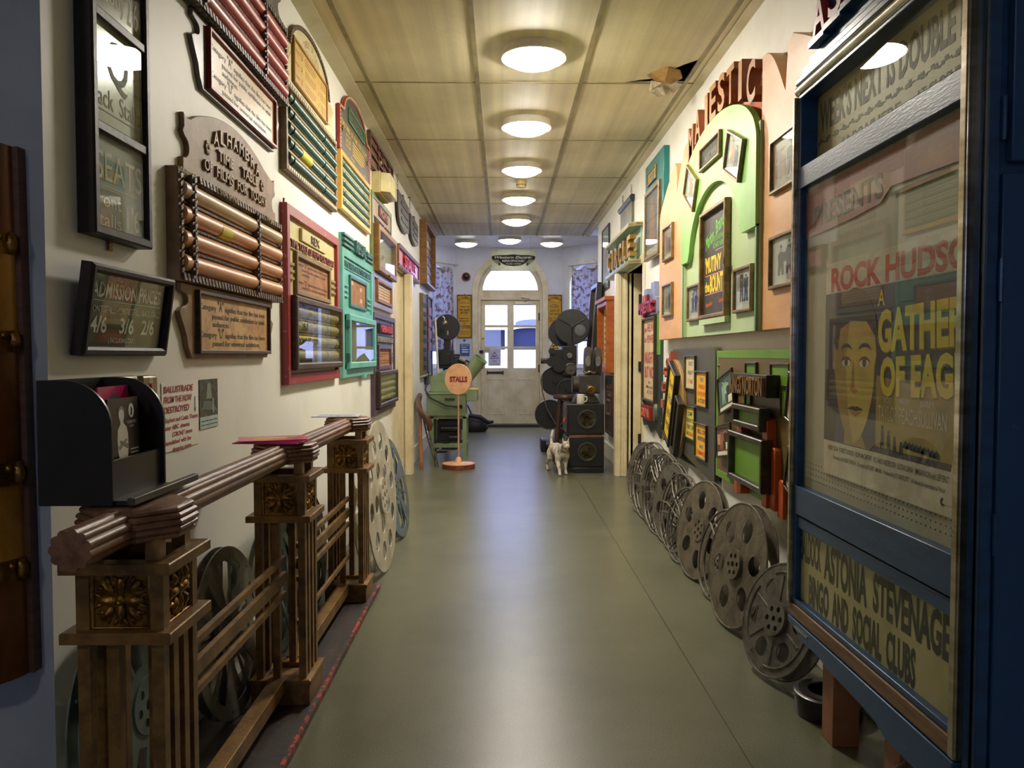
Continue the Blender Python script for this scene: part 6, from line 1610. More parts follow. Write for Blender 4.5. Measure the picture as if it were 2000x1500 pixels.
for a, b in ((1.664, 1.876), (0.698, 1.602), (0.348, 0.575)):
    MB().box(0.0, 0.855, a, b, 0, 0.0025).build('glass_pane', CGLASS, t, T=Matrix.Translation((0.026, 0, -0.047)) @ RY(-2.3) if a > 1.6 else Matrix.Translation((0.026, 0, -0.014)))
# cable below the case
o = MB().tube([(0.93, 1.75, 0.197), (0.925, 1.77, 0.16), (0.91, 1.82, 0.11), (0.915, 1.8, 0.05), (0.95, 1.72, 0.012), (1.0, 1.66, 0.008)], 0.005, 8).build('power_cable', plain('grey cable sheath', (96, 82, 66)))
tag(o, 'thin grey brown cable drooping to the floor under the blue display case', 'cable')

# ================================================================== far end of the corridor
def yellow_bill(label, x, lines):
    t = thing('theatre_bill', label, 'playbill', 'F', (x, 12.2, 1.36))
    w, h = 0.225, 0.665
    MB().frame(0, w, 0, h, 0.014, 0, 0.022, 0.003).build('frame', mat('reddish brown slim frame', (120, 66, 30), 0.4), t)
    mb = MB().box(0.01, w - 0.01, 0.01, h - 0.01, 0, 0.008, 0)
    mb.arctext('ALHAMBRA', w / 2, 0.48, 0.14, 130, 50, 0.045, 0.022, 0.0086, 0, 1, 0.02, True)
    for y, s_, hh, ww in lines:
        if s_:
            mb.text(s_, w / 2, y, hh, ww, 0.0086, 0, 1, 0.03)
        else:
            mb.box(0.03, w - 0.03, y, y + 0.004, 0.0082, 0.0086, 1)
    for q in range(4):
        mb.box(0.035, w - 0.035, 0.05 + q * 0.018, 0.055 + q * 0.018, 0.0082, 0.0086, 1)
    mb.build('bill_sheet', [mat('mustard yellow paper', (212, 164, 32), 0.5, c2=(196, 146, 24), scale=5), plain('dark olive print', (62, 52, 20))], t)
    MB().box(w / 2 - 0.006, w / 2 + 0.006, h, h + 0.015, 0, 0.004).build('hanger', BRASS, t)
yellow_bill('yellow framed playbill left of the arched door, ending in 39 Steps', -0.695, [(0.545, None, 0, 0), (0.53, None, 0, 0), (0.48, 'TONIGHT THE', 0.024, 0.14), (0.43, 'THE TRUNK', 0.036, 0.17), (0.385, 'MYSTERY', 0.034, 0.12), (0.345, None, 0, 0), (0.3, 'ROBERT DONAT', 0.022, 0.14), (0.262, 'MADELEINE CARROLL', 0.022, 0.16), (0.225, 'THE', 0.016, 0.04), (0.17, '39 STEPS', 0.05, 0.18)])
yellow_bill('yellow framed playbill right of the arched door, half behind the projector', 0.695, [(0.545, None, 0, 0), (0.515, 'STANLEY', 0.016, 0.1), (0.485, 'HOLLOWAY', 0.034, 0.15), (0.45, None, 0, 0), (0.42, 'SONG OF', 0.036, 0.15), (0.37, 'THE FORGE', 0.036, 0.16), (0.33, None, 0, 0), (0.3, 'FRED ASTAIRE', 0.026, 0.17), (0.262, 'GINGER ROGERS', 0.026, 0.17), (0.215, 'SHALL', 0.034, 0.12), (0.165, 'WE DANCE', 0.04, 0.17)])
t = thing('alarm_bell', 'round red and black alarm bell on the white wall above the left playbill', 'alarm bell', 'F', (-0.555, 12.2, 2.3))
MB().lathe([(0.066, 0.0), (0.066, 0.03), (0.058, 0.04), (0.0, 0.04)], 28).build('bell_base', plain('red bell paint', (160, 36, 34), 0.35), t)
MB().lathe([(0.05, 0.04), (0.048, 0.055), (0.03, 0.07), (0.008, 0.075), (0, 0.075)], 28).build('bell_dome', plain('black bell dome', (28, 24, 24), 0.3), t)
t = thing('fire_notice', 'blue and white fire action notice under the left playbill', 'notice', 'F', (-0.655, 12.2, 1.08))
mb = MB().box(0, 0.15, 0, 0.19, 0, 0.004, 0).lathe([(0.02, 0.0), (0.02, 0.004), (0, 0.004)], 20, 0, T=Matrix.Translation((0.07, 0.24, 0)))
mb.text('FIRE ACTION', 0.075, 0.17, 0.016, 0.12, 0.0046, 0, 1, 0.02)
for y in (0.09, 0.055):
    mb.rect(0.03, 0.13, y, y + 0.018, 0.0046, 1)
mb.rect(0.02, 0.12, 0.14, 0.145, 0.0046, 1).rect(0.02, 0.1, 0.125, 0.13, 0.0046, 1)
mb.build('notice_panel', [plain('notice blue', (30, 92, 160), 0.4), WHITE], t)
t = thing('call_point', 'small red fire call point behind the round topped sign stand', 'call point', 'F', (-0.65, 12.2, 0.93))
MB().box(0, 0.09, 0, 0.09, 0, 0.04).build('housing', plain('fire red plastic', (180, 34, 32), 0.4), t, bev=0.004)
t = thing('warning_sign', 'yellow triangular camera warning sign under the right playbill', 'sign', 'F', (0.72, 12.2, 1.05))
mb = MB().box(-0.01, 0.17, -0.01, 0.29, 0, 0.003, 2).flat([(0.08, 0.27), (0.005, 0.14), (0.155, 0.14)], 0.0036, 1).flat([(0.08, 0.25), (0.024, 0.15), (0.136, 0.15)], 0.0042, 0).flat([(0.05, 0.185), (0.1, 0.205), (0.108, 0.19), (0.06, 0.17)], 0.0048, 1).text('CCTV', 0.08, 0.16, 0.014, 0.06, 0.0048, 0, 1, 0.02)
mb.rect(0.04, 0.12, 0.085, 0.115, 0.0036, 0).rect(0.005, 0.155, 0.02, 0.06, 0.0036, 0).text('IN OPERATION', 0.08, 0.04, 0.014, 0.12, 0.0042, 0, 1, 0.01)
mb.build('sign_panel', [YELP, BLACK, M_WHT], t)
# curtains
CURT = mat('patterned grey lilac curtain', (196, 196, 206), 0.85, c2=(146, 128, 132), scale=15, lo=0.5, hi=0.56)
_nt = CURT.node_tree; _b = _nt.nodes['Principled BSDF']; _tr = _nt.nodes.new('ShaderNodeBsdfTranslucent'); _mx = _nt.nodes.new('ShaderNodeMixShader'); _mx.inputs[0].default_value = 0.45
_nt.links.new(_b.inputs['Base Color'].links[0].from_socket, _tr.inputs[0]); _nt.links.new(_b.outputs[0], _mx.inputs[1]); _nt.links.new(_tr.outputs[0], _mx.inputs[2])
_nt.links.new(_mx.outputs[0], [n for n in _nt.nodes if n.type == 'OUTPUT_MATERIAL'][0].inputs[0])
def curtain(label, org, yaw, x0, x1, z0, z1, sweep):
    t = thing('curtain', label, 'curtain', 'F', org, yaw=yaw)
    n = 70
    vs = []; fs = []
    rows = 10
    for r in range(rows + 1):
        f = r / rows
        zz = z1 - (z1 - z0) * f
        for i in range(n + 1):
            u = i / n
            xl = x0 + (sweep * f ** 2 if sweep > 0 else 0); xr = x1 + (sweep * f ** 2 if sweep < 0 else 0)
            x = xl + (xr - xl) * u
            sag = 0.05 * abs(math.sin(u * PI * 2.5)) if r == 0 else 0
            vs.append((x, zz - sag, 0.075 + 0.018 * math.sin(u * 44 + 0.6 * math.sin(f * 3)) * (0.6 + 0.4 * f) + 0.006 * math.sin(u * 17 + f * 5)))
    for r in range(rows):
        for i in range(n):
            a = r * (n + 1) + i
            fs.append((a, a + n + 1, a + n + 2, a + 1))
    o = MB().add(vs, fs).build('curtain_cloth', CURT, t)
    md = o.modifiers.new('thickness', 'SOLIDIFY'); md.thickness = 0.003
    MB().tube([(x0 - 0.08, z1 + 0.02, 0.075), (x1 + 0.12, z1 + 0.02, 0.075)], 0.006, 8).cyl((x0 - 0.05, z1 + 0.02, 0.0), (x0 - 0.05, z1 + 0.02, 0.075), 0.005).cyl((x1 + 0.09, z1 + 0.02, 0.0), (x1 + 0.09, z1 + 0.02, 0.075), 0.005).build('curtain_rod', STEEL, t)
    return t
curtain('patterned lilac curtain on a rod across the left bay window', (-1.4, 11.4, 0), 49.6, 0.2, 0.92, 1.15, 2.45, 0)
curtain('patterned lilac curtain swept aside across the right bay window', (0.93, 12.2, 0), -50.0, 0.28, 0.95, 1.3, 2.42, -0.0)

# round STALLS sign stand
t = thing('sign_stand', 'round cream STALLS sign on a pole with a round red edged foot', 'sign stand', 'W', (-0.424, 7.62, 0))
SALC = mat('salmon cream paint', (222, 172, 130), 0.45, c2=(204, 150, 108), scale=12)
MB().lathe([(0.158, 0), (0.158, 0.045)], 40, 0).build('base_edge', mat('worn maroon paint', (96, 40, 30), 0.5, c2=(130, 70, 50), scale=20), t)
MB().lathe([(0.0, 0.0), (0.154, 0.002), (0.156, 0.05), (0.05, 0.056), (0.036, 0.062), (0.026, 0.1), (0.014, 0.112), (0, 0.112)], 40).build('base', SALC, t)
MB().cyl((0, 0, 0.1), (0, 0, 0.735), 0.009, 12).build('pole', mat('pinkish pole paint', (196, 150, 118), 0.45), t)
TD = Matrix.Translation((0.0, 0, 0.865)) @ RZ(-8) @ RX(90)
MB().prism(ring(0, 0, 0.13, 48, 0.15), -0.02, 0.02, T=TD).build('sign_disc', SALC, t, bev=0.003)
MB().text('STALLS', 0.005, 0.0, 0.05, 0.175, 0.0206, 0, 0, 0.06).build('sign_lettering', plain('dark red lettering', (134, 30, 26)), t, T=TD)

# green film machine on legs
GM = mat('grey green machine enamel', (128, 146, 110), 0.4, c2=(112, 130, 96), scale=4)
BLKM = mat('black machine enamel', (30, 29, 28), 0.35, c2=(22, 21, 20), scale=5)
RUB = plain('black rubber', (20, 20, 20), 0.6)
t = thing('film_machine', 'grey green steel film machine on a legged stand with a tilted drum', 'machine', 'W', (-0.56, 8.35, 0))
for x in (-0.17, 0.17):
    for y in (-0.2, 0.2):
        MB().box(x - 0.02, x + 0.02, y - 0.02, y + 0.02, 0.0, 0.46).build('leg', GM, t)
MB().box(-0.19, 0.19, -0.215, -0.195, 0.14, 0.18).box(-0.19, 0.19, 0.195, 0.215, 0.14, 0.18).box(-0.19, -0.17, -0.2, 0.2, 0.14, 0.18).box(0.17, 0.19, -0.2, 0.2, 0.14, 0.18).box(-0.2, 0.2, -0.22, 0.22, 0.44, 0.47).build('stand_frame', GM, t, bev=0.002)
MB().box(-0.12, 0.12, -0.14, 0.14, 0.2, 0.42).cyl((-0.08, -0.16, 0.33), (0.1, -0.16, 0.33), 0.035).cyl((0.0, -0.17, 0.24), (0.12, -0.17, 0.24), 0.03).build('motor', BLKM, t, bev=0.006)
MB().box(-0.22, 0.18, -0.24, 0.22, 0.47, 0.7).box(-0.23, 0.19, -0.25, 0.23, 0.69, 0.71).build('cabinet', GM, t, bev=0.006)
MB().box(0.1, 0.15, -0.248, -0.24, 0.55, 0.585).build('switch_box', BLKM, t)
MB().box(-0.03, 0.07, -0.246, -0.24, 0.63, 0.655).build('name_label', plain('dark label', (60, 66, 50)), t)
MB().prism([(-0.19, 0.71), (0.12, 0.71), (0.12, 0.86), (0.02, 0.96), (-0.02, 0.95), (-0.19, 0.87)], -0.14, 0.16, T=Matrix(((1, 0, 0, 0), (0, 0, -1, 0), (0, 1, 0, 0), (0, 0, 0, 1)))).build('hopper', GM, t, bev=0.006)
MB().box(0.18, 0.3, -0.18, 0.1, 0.62, 0.74).build('side_tray', GM, t, bev=0.004)
MB().box(0.19, 0.31, -0.185, 0.105, 0.738, 0.746).build('tray_rim', plain('yellow edge', (206, 190, 70)), t)
TM = Matrix.Translation((0.26, -0.02, 0.97)) @ RY(38) @ RX(12)
MB().lathe([(0.075, -0.17), (0.078, 0.11), (0.084, 0.113), (0.084, 0.123), (0.07, 0.12), (0.066, 0.06), (0, 0.05)], 28, T=TM).build('drum', GM, t)
MB().tube([(0.12, -0.05, 0.8), (0.2, -0.04, 0.84), (0.2, -0.02, 0.92)], 0.02, 10).build('drum_bracket', GM, t)
MB().tube([(-0.2, -0.15, 0.92), (-0.23, -0.25, 0.74), (-0.18, -0.27, 0.66), (-0.02, -0.262, 0.58), (0.06, -0.26, 0.57), (0.11, -0.252, 0.568)], 0.008, 8).build('power_cable', RUB, t)
MB().tube([(-0.3, -0.1, 0.86), (-0.19, -0.08, 0.9)], 0.014, 10).build('lever', GM, t)
mb = MB().box(0.02, 0.1, -0.1, 0.0, 1.0, 1.06).cyl((0.1, -0.06, 1.05), (0.17, -0.06, 1.02), 0.035)
mb.tube([(0.16, -0.06, 1.05), (0.22, -0.05, 1.02), (0.23, -0.04, 0.96)], 0.01).box(0.03, 0.08, -0.08, -0.02, 0.94, 1.0)
mb.build('motor_head', BLKM, t, bev=0.004)
# black film projector behind it
t = thing('film_projector', 'black projector with a large round spool box behind the green machine', 'projector', 'W', (-0.66, 9.25, 0))
MB().lathe([(0.16, 0), (0.15, 0.03), (0.04, 0.05), (0.035, 0.95), (0, 0.95)], 24).build('pedestal', BLKM, t)
MB().box(-0.1, 0.1, -0.12, 0.14, 0.94, 1.16).cyl((0.09, 0, 1.07), (0.17, 0, 1.07), 0.04).box(-0.07, 0.06, -0.15, -0.1, 0.98, 1.12).build('projector_body', BLKM, t, bev=0.008)
MB().lathe([(0.145, -0.05), (0.15, -0.045), (0.15, 0.045), (0.145, 0.05), (0, 0.05)], 44, T=Matrix.Translation((0.02, -0.02, 1.42)) @ RX(90)).lathe([(0.0, -0.05), (0.145, -0.05)], 44, T=Matrix.Translation((0.02, -0.02, 1.42)) @ RX(90)).build('spool_box', BLKM, t)
MB().box(0.02, 0.035, -0.076, -0.07, 1.33, 1.38).build('spool_slot', plain('pale slot', (170, 160, 140)), t)
MB().box(-0.02, 0.06, -0.05, 0.03, 1.15, 1.28).build('spool_arm', BLKM, t)
# pale swan neck lamp
t = thing('floor_lamp', 'thin pale swan neck lamp with a chrome ball head before the black spool box', 'lamp', 'W', (-0.705, 8.93, 0))
MB().lathe([(0.09, 0), (0.088, 0.015), (0.015, 0.03), (0, 0.03)], 24).build('lamp_base', BLKM, t)
MB().tube([(0, 0, 0.02), (-0.01, 0, 0.7), (-0.05, -0.02, 1.52)], 0.011, 10).build('pole', M_WHT, t)
MB().tube([(-0.05, -0.02, 1.52), (-0.02, -0.03, 1.545), (0.03, -0.04, 1.54), (0.055, -0.05, 1.515), (0.06, -0.05, 1.48)], 0.006, 10).build('swan_neck', CHROME, t)
MB().ball((0.06, -0.05, 1.455), 0.03, 12).build('lamp_head', CHROME, t)
# bags by the door
t = thing('bag', 'slumped black bag on the floor left of the entrance door', 'bag', 'W', (-0.4, 11.3, 0))
BAGM = mat('black nylon', (28, 27, 28), 0.55, c2=(18, 18, 19), scale=9, bump=0.5, bscale=14)
mb = MB().lathe([(0.0, 0.0), (0.16, 0.0), (0.2, 0.05), (0.19, 0.13), (0.14, 0.18), (0.08, 0.21), (0, 0.22)], 24, T=Matrix.Diagonal((1.0, 0.7, 1, 1)))
mb.build('bag_body', BAGM, t)
MB().tube([(-0.12, -0.06, 0.17), (-0.06, -0.14, 0.24), (0.08, -0.15, 0.22), (0.2, -0.12, 0.14), (0.27, -0.1, 0.15)], [0.02, 0.03, 0.035, 0.03, 0.02], 10).build('bag_flap', BAGM, t)
MB().tube([(-0.17, 0.0, 0.12), (-0.2, -0.02, 0.3), (-0.1, -0.02, 0.38), (-0.03, 0.0, 0.22)], 0.012, 8).build('strap', BAGM, t)
# offcut of handrail leaning on the left wall
t = thing('handrail_offcut', 'curved wooden handrail offcut with iron stays leaning by the left doorway', 'handrail offcut', 'W', (-0.78, 7.66, 0))
MB().tube([(-0.11, 0.85, 0.66), (-0.08, 0.4, 0.62), (-0.03, 0.06, 0.56), (0.0, -0.02, 0.53), (0.05, -0.05, 0.49), (0.08, -0.04, 0.42), (0.07, -0.02, 0.37)], [0.03, 0.03, 0.032, 0.034, 0.036, 0.034, 0.022], 14).build('rail', mat('worn brown rail', (96, 62, 44), 0.4, c2=(72, 46, 32), scale=10), t)
MB().tube([(-0.02, 0.0, 0.54), (-0.015, -0.02, 0.25), (0.0, -0.06, 0.0)], [0.015, 0.02, 0.017], 12).build('baluster', mat('honey wood', (168, 116, 64), 0.5, c2=(140, 92, 48), scale=8), t)
MB().tube([(0.03, 0.02, 0.5), (0.08, 0.03, 0.28), (0.16, 0.02, 0.0)], 0.008, 8).tube([(0.0, 0.03, 0.52), (0.05, 0.05, 0.28), (0.13, 0.06, 0.0)], 0.008, 8).cyl((0.065, 0.04, 0.28), (0.09, 0.03, 0.27), 0.007).build('iron_stay', REELWIRE, t)

# right hand machines -------------------------------------------------
t = thing('speaker_cabinet', 'lower black speaker cabinet with a round horn opening, bottom of the stack', 'speaker', 'W', (0.775, 7.52, 0))
GRILLE = mat('dark grey grille cloth', (78, 76, 72), 0.7, c2=(64, 62, 58), scale=30)
def speaker(t, z0, redz):
    MB().box(-0.175, 0.175, -0.2, 0.2, z0, z0 + 0.285).build('cabinet', BLKM, t, bev=0.006)
    MB().box(-0.181, -0.175, -0.19, 0.19, z0 + 0.02, z0 + 0.27).build('side_panel', GRILLE, t)
    MB().box(-0.15, 0.165, -0.205, -0.2, z0 + 0.015, z0 + 0.27).build('front_panel', plain('matt black front', (20, 19, 18), 0.5), t)
    T = Matrix.Translation((0.015, -0.205, z0 + 0.145)) @ RX(90)
    MB().lathe([(0.09, 0.0), (0.09, 0.012), (0.078, 0.014), (0.07, 0.002), (0.068, 0.001)], 32, T=T).build('horn_ring', plain('dark grey rim', (54, 52, 48), 0.4), t)
    MB().lathe([(0.069, 0.002), (0.04, -0.006), (0.0, -0.008)], 32, T=T).build('horn_bowl', mat('dull mirror bowl', (150, 140, 110), 0.18, 1.0, c2=(60, 54, 40), scale=10), t)
    MB().tube([(-0.185, -0.14, redz), (-0.2, -0.17, redz - 0.02), (-0.2, -0.2, redz - 0.03)], 0.009, 8).build('lever', plain('red lever', (190, 44, 34), 0.4), t)
    for zz in (0.03, 0.25):
        MB().box(-0.185, -0.18, -0.195, -0.16, z0 + zz, z0 + zz + 0.03).build('corner_cap', STEEL, t)
MB().box(-0.12, 0.17, -0.23, 0.2, 0.0, 0.05).build('plinth', BLKM, t, bev=0.003)
speaker(t, 0.05, 0.14)
t = thing('speaker_cabinet', 'upper black speaker cabinet with a round horn opening, topped by a mug', 'speaker', 'W', (0.775, 7.52, 0.355))
MB().box(-0.15, 0.16, -0.19, 0.19, -0.02, 0.0).build('wood_spacer', PINE, t)
speaker(t, 0.0, 0.15)
t = thing('mug', 'white china mug standing on the black speaker stack', 'mug', 'W', (0.735, 7.38, 0.64))
CHINA = plain('white china', (226, 222, 210), 0.2)
MB().lathe([(0.0, 0.0), (0.034, 0.0), (0.037, 0.005), (0.037, 0.088), (0.034, 0.09), (0.033, 0.086), (0.033, 0.01), (0, 0.008)], 28).build('cup', CHINA, t)
MB().tube([(0.036, -0.005, 0.07), (0.056, -0.01, 0.066), (0.06, -0.01, 0.045), (0.052, -0.008, 0.026), (0.036, -0.005, 0.02)], 0.005, 8).build('handle', CHINA, t)
t = thing('cine_projector', 'small dark cine projector with two round magazines on the speaker stack', 'projector', 'W', (0.8, 7.56, 0.64))
DG = mat('dark bronze grey enamel', (62, 58, 50), 0.4, c2=(48, 45, 38), scale=8)
MB().prism([(-0.13, 0), (0.13, 0), (0.1, 0.06), (0.07, 0.09), (-0.08, 0.09), (-0.11, 0.05)], -0.1, 0.1, T=Matrix(((1, 0, 0, 0), (0, 0, 1, 0), (0, 1, 0, 0), (0, 0, 0, 1)))).build('base_casting', DG, t, bev=0.008)
MB().box(-0.07, 0.13, -0.08, 0.08, 0.09, 0.27).cyl((-0.06, 0.0, 0.18), (-0.13, 0.0, 0.18), 0.075, 24).cyl((0.04, -0.08, 0.13), (0.04, -0.13, 0.13), 0.036, 20).build('projector_body', DG, t, bev=0.012)
MB().lathe([(0.036, 0), (0.038, 0.008), (0.026, 0.012), (0.022, 0.004), (0, 0.003)], 24, T=Matrix.Translation((0.04, -0.13, 0.13)) @ RX(90)).build('lens_ring', BRASS, t)
for x in (0.02, 0.115):
    T = Matrix.Translation((x, 0.0, 0.39)) @ RY(90) @ Matrix.Diagonal((1.35, 1, 1, 1))
    MB().lathe([(0.0, -0.032), (0.098, -0.032), (0.108, -0.02), (0.108, 0.02), (0.098, 0.032), (0, 0.032)], 36, T=T).build('magazine', DG, t)
    MB().prism(ring(0, 0, 0.024, 20, 0.05), 0, 0.012, T=Matrix.Translation((x - 0.01, -0.112, 0.4)) @ RX(90)).build('magazine_badge', REELALU, t)
MB().tube([(-0.02, -0.06, 0.28), (0.03, -0.08, 0.3), (0.08, -0.06, 0.29)], 0.02, 10).ball((-0.03, -0.07, 0.31), 0.012).build('feed_gate', CHROME, t)
# stool
t = thing('stool', 'dark wooden stool behind the speaker stack', 'stool', 'W', (0.64, 7.98, 0))
DW = mat('dark red brown wood', (70, 42, 30), 0.4, c2=(52, 30, 22), scale=8)
MB().lathe([(0, 0.655), (0.115, 0.655), (0.125, 0.665), (0.125, 0.685), (0.118, 0.695), (0, 0.695)], 32).build('seat', DW, t)
for a in range(4):
    q = math.radians(45 + 90 * a)
    MB().tube([(0.08 * math.cos(q), 0.08 * math.sin(q), 0.66), (0.15 * math.cos(q), 0.15 * math.sin(q), 0.0)], [0.014, 0.018], 10).build('leg', DW, t)
for a in range(4):
    q = math.radians(45 + 90 * a); q2 = q + PI / 2
    zz = 0.2 + 0.06 * (a % 2); r = 0.15 - 0.07 * zz / 0.66
    MB().cyl((r * math.cos(q), r * math.sin(q), zz), (r * math.cos(q2), r * math.sin(q2), zz), 0.009, 8).build('stretcher', DW, t)
# large projector
t = thing('film_projector', 'tall black cinema projector with twin spool boxes right of the entrance door', 'projector', 'W', (0.7, 9.0, 0))
BK2 = mat('black crackle enamel', (34, 33, 31), 0.4, c2=(24, 23, 22), scale=30, bump=0.2)
T = Matrix.Translation((0.1, 0.0, 1.42)) @ RX(90) @ RY(-8)
MB().lathe([(0, -0.1), (0.19, -0.1), (0.2, -0.09), (0.2, 0.04), (0.195, 0.05), (0, 0.052)], 48, T=T).build('upper_spool_box', BK2, t)
mb = MB()
for a in (90, 210, 330):
    mb.tube([(0, 0, 0.058), (0.17 * math.cos(math.radians(a - 180)), 0.17 * math.sin(math.radians(a - 180)), 0.056)], 0.006, 8)
mb.lathe([(0.02, 0.05), (0.018, 0.066), (0, 0.068)], 16)
mb.build('spool_rib', BK2, t, T=T)
MB().lathe([(0.062, 0.05), (0.062, 0.058), (0, 0.058)], 24, T=Matrix.Translation((0.09, -0.04, 0))).build('inspection_glass', mat('grey inspection glass', (120, 124, 122), 0.15), t, T=T)
MB().lathe([(0, -0.06), (0.16, -0.06), (0.165, -0.05), (0.165, 0.03), (0.16, 0.04), (0, 0.04)], 40, T=Matrix.Translation((0.0, 0.2, 1.36)) @ RX(90)).build('rear_spool_box', BK2, t)
mb = MB().box(-0.02, 0.14, -0.1, 0.12, 0.86, 1.2).box(-0.16, 0.0, -0.06, 0.12, 0.98, 1.16).box(0.04, 0.12, -0.06, 0.06, 1.18, 1.24).cyl((-0.14, -0.05, 1.02), (-0.14, -0.13, 1.02), 0.05).cyl((-0.06, -0.05, 0.98), (-0.06, -0.14, 0.98), 0.07).cyl((-0.14, -0.05, 1.14), (-0.14, -0.1, 1.14), 0.03)
mb.box(-0.24, -0.15, -0.03, 0.05, 1.0, 1.05).cyl((-0.26, 0.0, 1.03), (-0.18, 0.0, 1.03), 0.03)
mb.build('projector_head', BK2, t, bev=0.006)
for x, z, r, m in ((0.06, 1.09, 0.032, REELALU), (0.07, 0.94, 0.07, REELGREY)):
    TT = Matrix.Translation((x, -0.1, z)) @ RX(90)
    MB().lathe([(r, 0), (r, 0.03), (r * 0.8, 0.036), (r * 0.7, 0.026), (r * 0.3, 0.026), (r * 0.25, 0.04), (0, 0.04)], 28, T=TT).build('drive_wheel', m, t)
for x, z, r, dy in ((-0.1, 0.8, 0.165, 0), (-0.16, 0.42, 0.17, 0), (0.04, 0.7, 0.13, -0.11)):
    TT = Matrix.Translation((x, -0.02 + dy, z)) @ RX(90)
    MB().lathe([(0, -0.05), (r - 0.006, -0.05), (r, -0.044), (r, 0.044), (r - 0.006, 0.05), (r - 0.012, 0.044), (0.03, 0.044), (0.026, 0.07), (0, 0.07)], 40, T=TT).build('lower_spool_box', BK2, t)
    mb = MB().tube([((r - 0.003) * math.cos(q * PI / 20), (r - 0.003) * math.sin(q * PI / 20), 0.05) and ((r - 0.003) * math.cos(q * PI / 20), (r - 0.003) * math.sin(q * PI / 20), 0.05) for q in range(40)], 0.004, 6, 0, True)
    mb.build('spool_rim', REELGREY, t, T=TT)
MB().box(-0.06, 0.12, -0.06, 0.14, 0.1, 0.9).build('column', BK2, t, bev=0.01)
MB().box(-0.26, 0.16, -0.1, 0.24, 0.0, 0.14).cyl((-0.22, -0.12, 0.08), (-0.02, -0.12, 0.08), 0.05).build('foot_casting', BK2, t, bev=0.012)
MB().tube([(-0.25, -0.08, 0.86), (-0.25, -0.1, 0.7), (-0.2, -0.12, 0.5), (-0.1, -0.14, 0.32), (-0.02, -0.14, 0.26)], 0.007, 8).build('drive_belt', REELWIRE, t)
# tall dark glazed frame leaning on the right wall
t = thing('leaning_frame', 'tall dark glazed door frame standing on end by the right bay window', 'frame', 'R', (RXW - 0.16, 9.3, 0), lean=-4)
MB().frame(0, 0.62, 0, 1.9, 0.05, 0, 0.06, 0.005).build('frame', mat('black brown frame', (50, 42, 34), 0.35, c2=(90, 78, 58), scale=16, lo=0.6, hi=0.7), t)
MB().box(0.04, 0.58, 0.04, 1.86, 0.01, 0.016).build('back_panel', mat('grey beige panel', (160, 152, 132), 0.4), t)
glass_pane(t, 0.045, 0.575, 0.045, 1.85, 0.03)

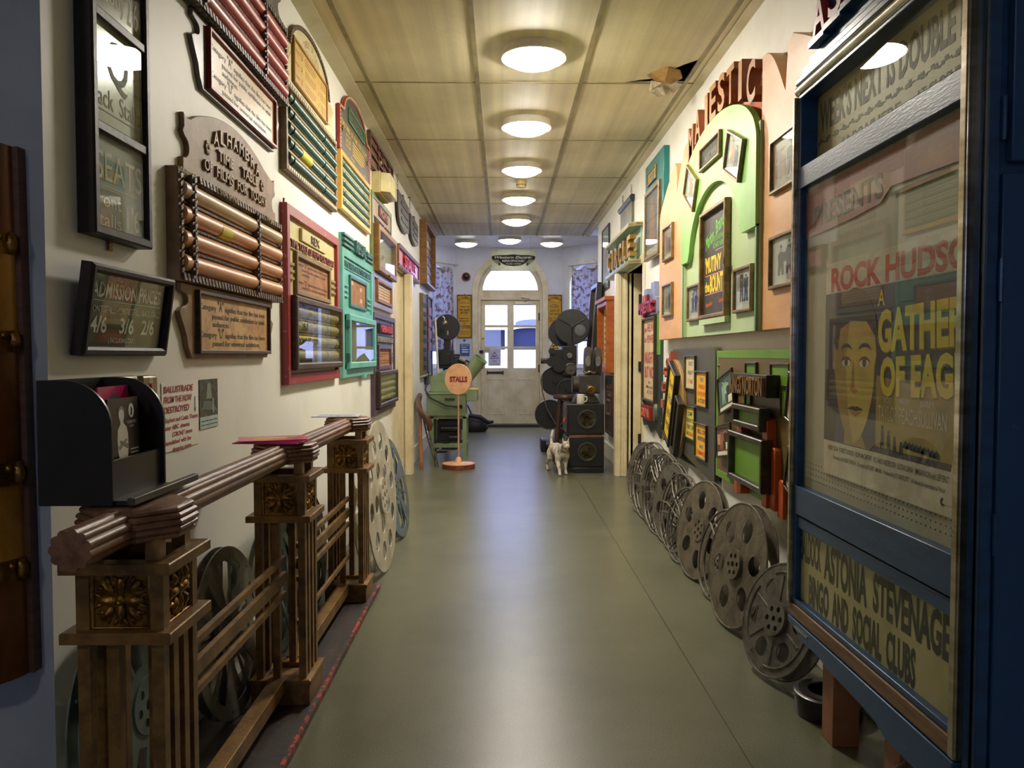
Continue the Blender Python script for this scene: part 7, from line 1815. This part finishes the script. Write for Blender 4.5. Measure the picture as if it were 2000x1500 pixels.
# ------------------------------------------------------------------ cat
def cat():
    t = thing('cat', 'pale tabby cat walking across the floor before the speaker stack', 'cat', 'W', (0.52, 7.3, 0))
    me = bpy.data.meshes.new('body')
    # skeleton: y forward is towards the viewer (-y)
    J = {}
    V = []; E = []; Rr = []
    def add(nm, co, r, par=None):
        J[nm] = len(V); V.append(co); Rr.append(r)
        if par:
            E.append((J[par], J[nm]))
    add('pelvis', (0.0, 0.13, 0.215), (0.052, 0.058))
    add('loin', (0.0, 0.05, 0.22), (0.062, 0.069), 'pelvis')
    add('ribs', (0.0, -0.04, 0.212), (0.068, 0.077), 'loin')
    add('chest', (0.0, -0.11, 0.215), (0.057, 0.073), 'ribs')
    add('neck', (0.0, -0.165, 0.255), (0.043, 0.045), 'chest')
    add('skull', (0.005, -0.205, 0.285), (0.041, 0.038), 'neck')
    add('muzzle', (0.008, -0.245, 0.272), (0.02, 0.016), 'skull')
    for sx, nm, dy in ((-1, 'l', -0.05), (1, 'r', 0.03)):
        add('sh' + nm, (sx * 0.035, -0.115, 0.18), (0.037, 0.043), 'chest')
        add('el' + nm, (sx * 0.042, -0.095 + dy * .3, 0.125), (0.025, 0.026), 'sh' + nm)
        add('wr' + nm, (sx * 0.042, -0.115 + dy, 0.05), (0.016, 0.016), 'el' + nm)
        add('fp' + nm, (sx * 0.042, -0.125 + dy, 0.016), (0.018, 0.018), 'wr' + nm)
        add('ft' + nm, (sx * 0.042, -0.147 + dy, 0.012), (0.016, 0.014), 'fp' + nm)
        dz = -dy
        add('hp' + nm, (sx * 0.04, 0.12, 0.185), (0.036, 0.04), 'pelvis')
        add('kn' + nm, (sx * 0.046, 0.085 + dz * .4, 0.13), (0.027, 0.03), 'hp' + nm)
        add('hk' + nm, (sx * 0.042, 0.16 + dz, 0.075), (0.016, 0.018), 'kn' + nm)
        add('hf' + nm, (sx * 0.042, 0.145 + dz, 0.016), (0.016, 0.016), 'hk' + nm)
        add('ht' + nm, (sx * 0.042, 0.118 + dz, 0.012), (0.018, 0.014), 'hf' + nm)
    add('t1', (0.0, 0.19, 0.235), (0.022, 0.022), 'pelvis')
    add('t2', (0.012, 0.25, 0.26), (0.018, 0.018), 't1')
    add('t3', (0.03, 0.3, 0.31), (0.016, 0.016), 't2')
    add('t4', (0.05, 0.32, 0.37), (0.014, 0.014), 't3')
    # one closed skin grown round the skeleton
    mbl = bpy.data.metaballs.new('body_field'); mbl.resolution = 0.006; mbl.render_resolution = 0.006; mbl.threshold = 0.6
    mo = bpy.data.objects.new('body_field', mbl); COL.objects.link(mo)
    for i, j in E:
        A, B = Vector(V[i]), Vector(V[j]); ra, rb = sum(Rr[i]) / 2, sum(Rr[j]) / 2
        n = max(2, int((B - A).length / (0.45 * min(ra, rb))) + 1)
        for q in range(n + 1):
            f = q / n
            e = mbl.elements.new(); e.co = A.lerp(B, f); e.radius = (ra + (rb - ra) * f) * 1.22; e.stiffness = 2.0
    bpy.context.view_layer.update()
    bpy.data.meshes.remove(me)
    me = bpy.data.meshes.new_from_object(mo.evaluated_get(bpy.context.evaluated_depsgraph_get()))
    me.name = 'body'
    bpy.data.objects.remove(mo); bpy.data.metaballs.remove(mbl)
    for p in me.polygons:
        p.use_smooth = True
    me.materials.clear()
    o = bpy.data.objects.new('body', me); COL.objects.link(o); o.parent = t
    sm = o.modifiers.new('smooth', 'SMOOTH'); sm.factor = 0.5; sm.iterations = 3
    fur = mat('pale tabby fur', (206, 196, 178), 0.8, c2=(120, 112, 98), scale=14, lo=0.5, hi=0.58, stretch=(1, 3, 1), bump=0.5, bscale=150)
    me.materials.append(fur)
    from mathutils.bvhtree import BVHTree
    tree = BVHTree.FromPolygons([v.co for v in me.vertices], [tuple(p.vertices) for p in me.polygons])
    def front(x, z):
        h = tree.ray_cast(Vector((x, -0.6, z)), Vector((0, 1, 0)))[0]
        return (x, (h.y if h else -0.245) + 0.0015, z)
    for sx in (-1, 1):
        MB().add([(sx * 0.008 + 0.005, -0.2, 0.316), (sx * 0.036 + 0.005, -0.196, 0.3), (sx * 0.03 + 0.005, -0.2, 0.352), (sx * 0.022 + 0.005, -0.184, 0.312)], [(0, 1, 2), (1, 3, 2), (3, 0, 2), (0, 3, 1)]).build('ear', fur, t)
        MB().ball(front(sx * 0.02 + 0.006, 0.296), 0.0065, 8).build('eye', plain('amber eye', (120, 104, 40), 0.15), t)
    MB().ball(front(0.008, 0.277), 0.0055, 8).build('nose', plain('pink nose', (176, 110, 100), 0.4), t)
    t.rotation_euler = (0, 0, math.radians(14))
    return t
cat()
bpy.context.view_layer.update()
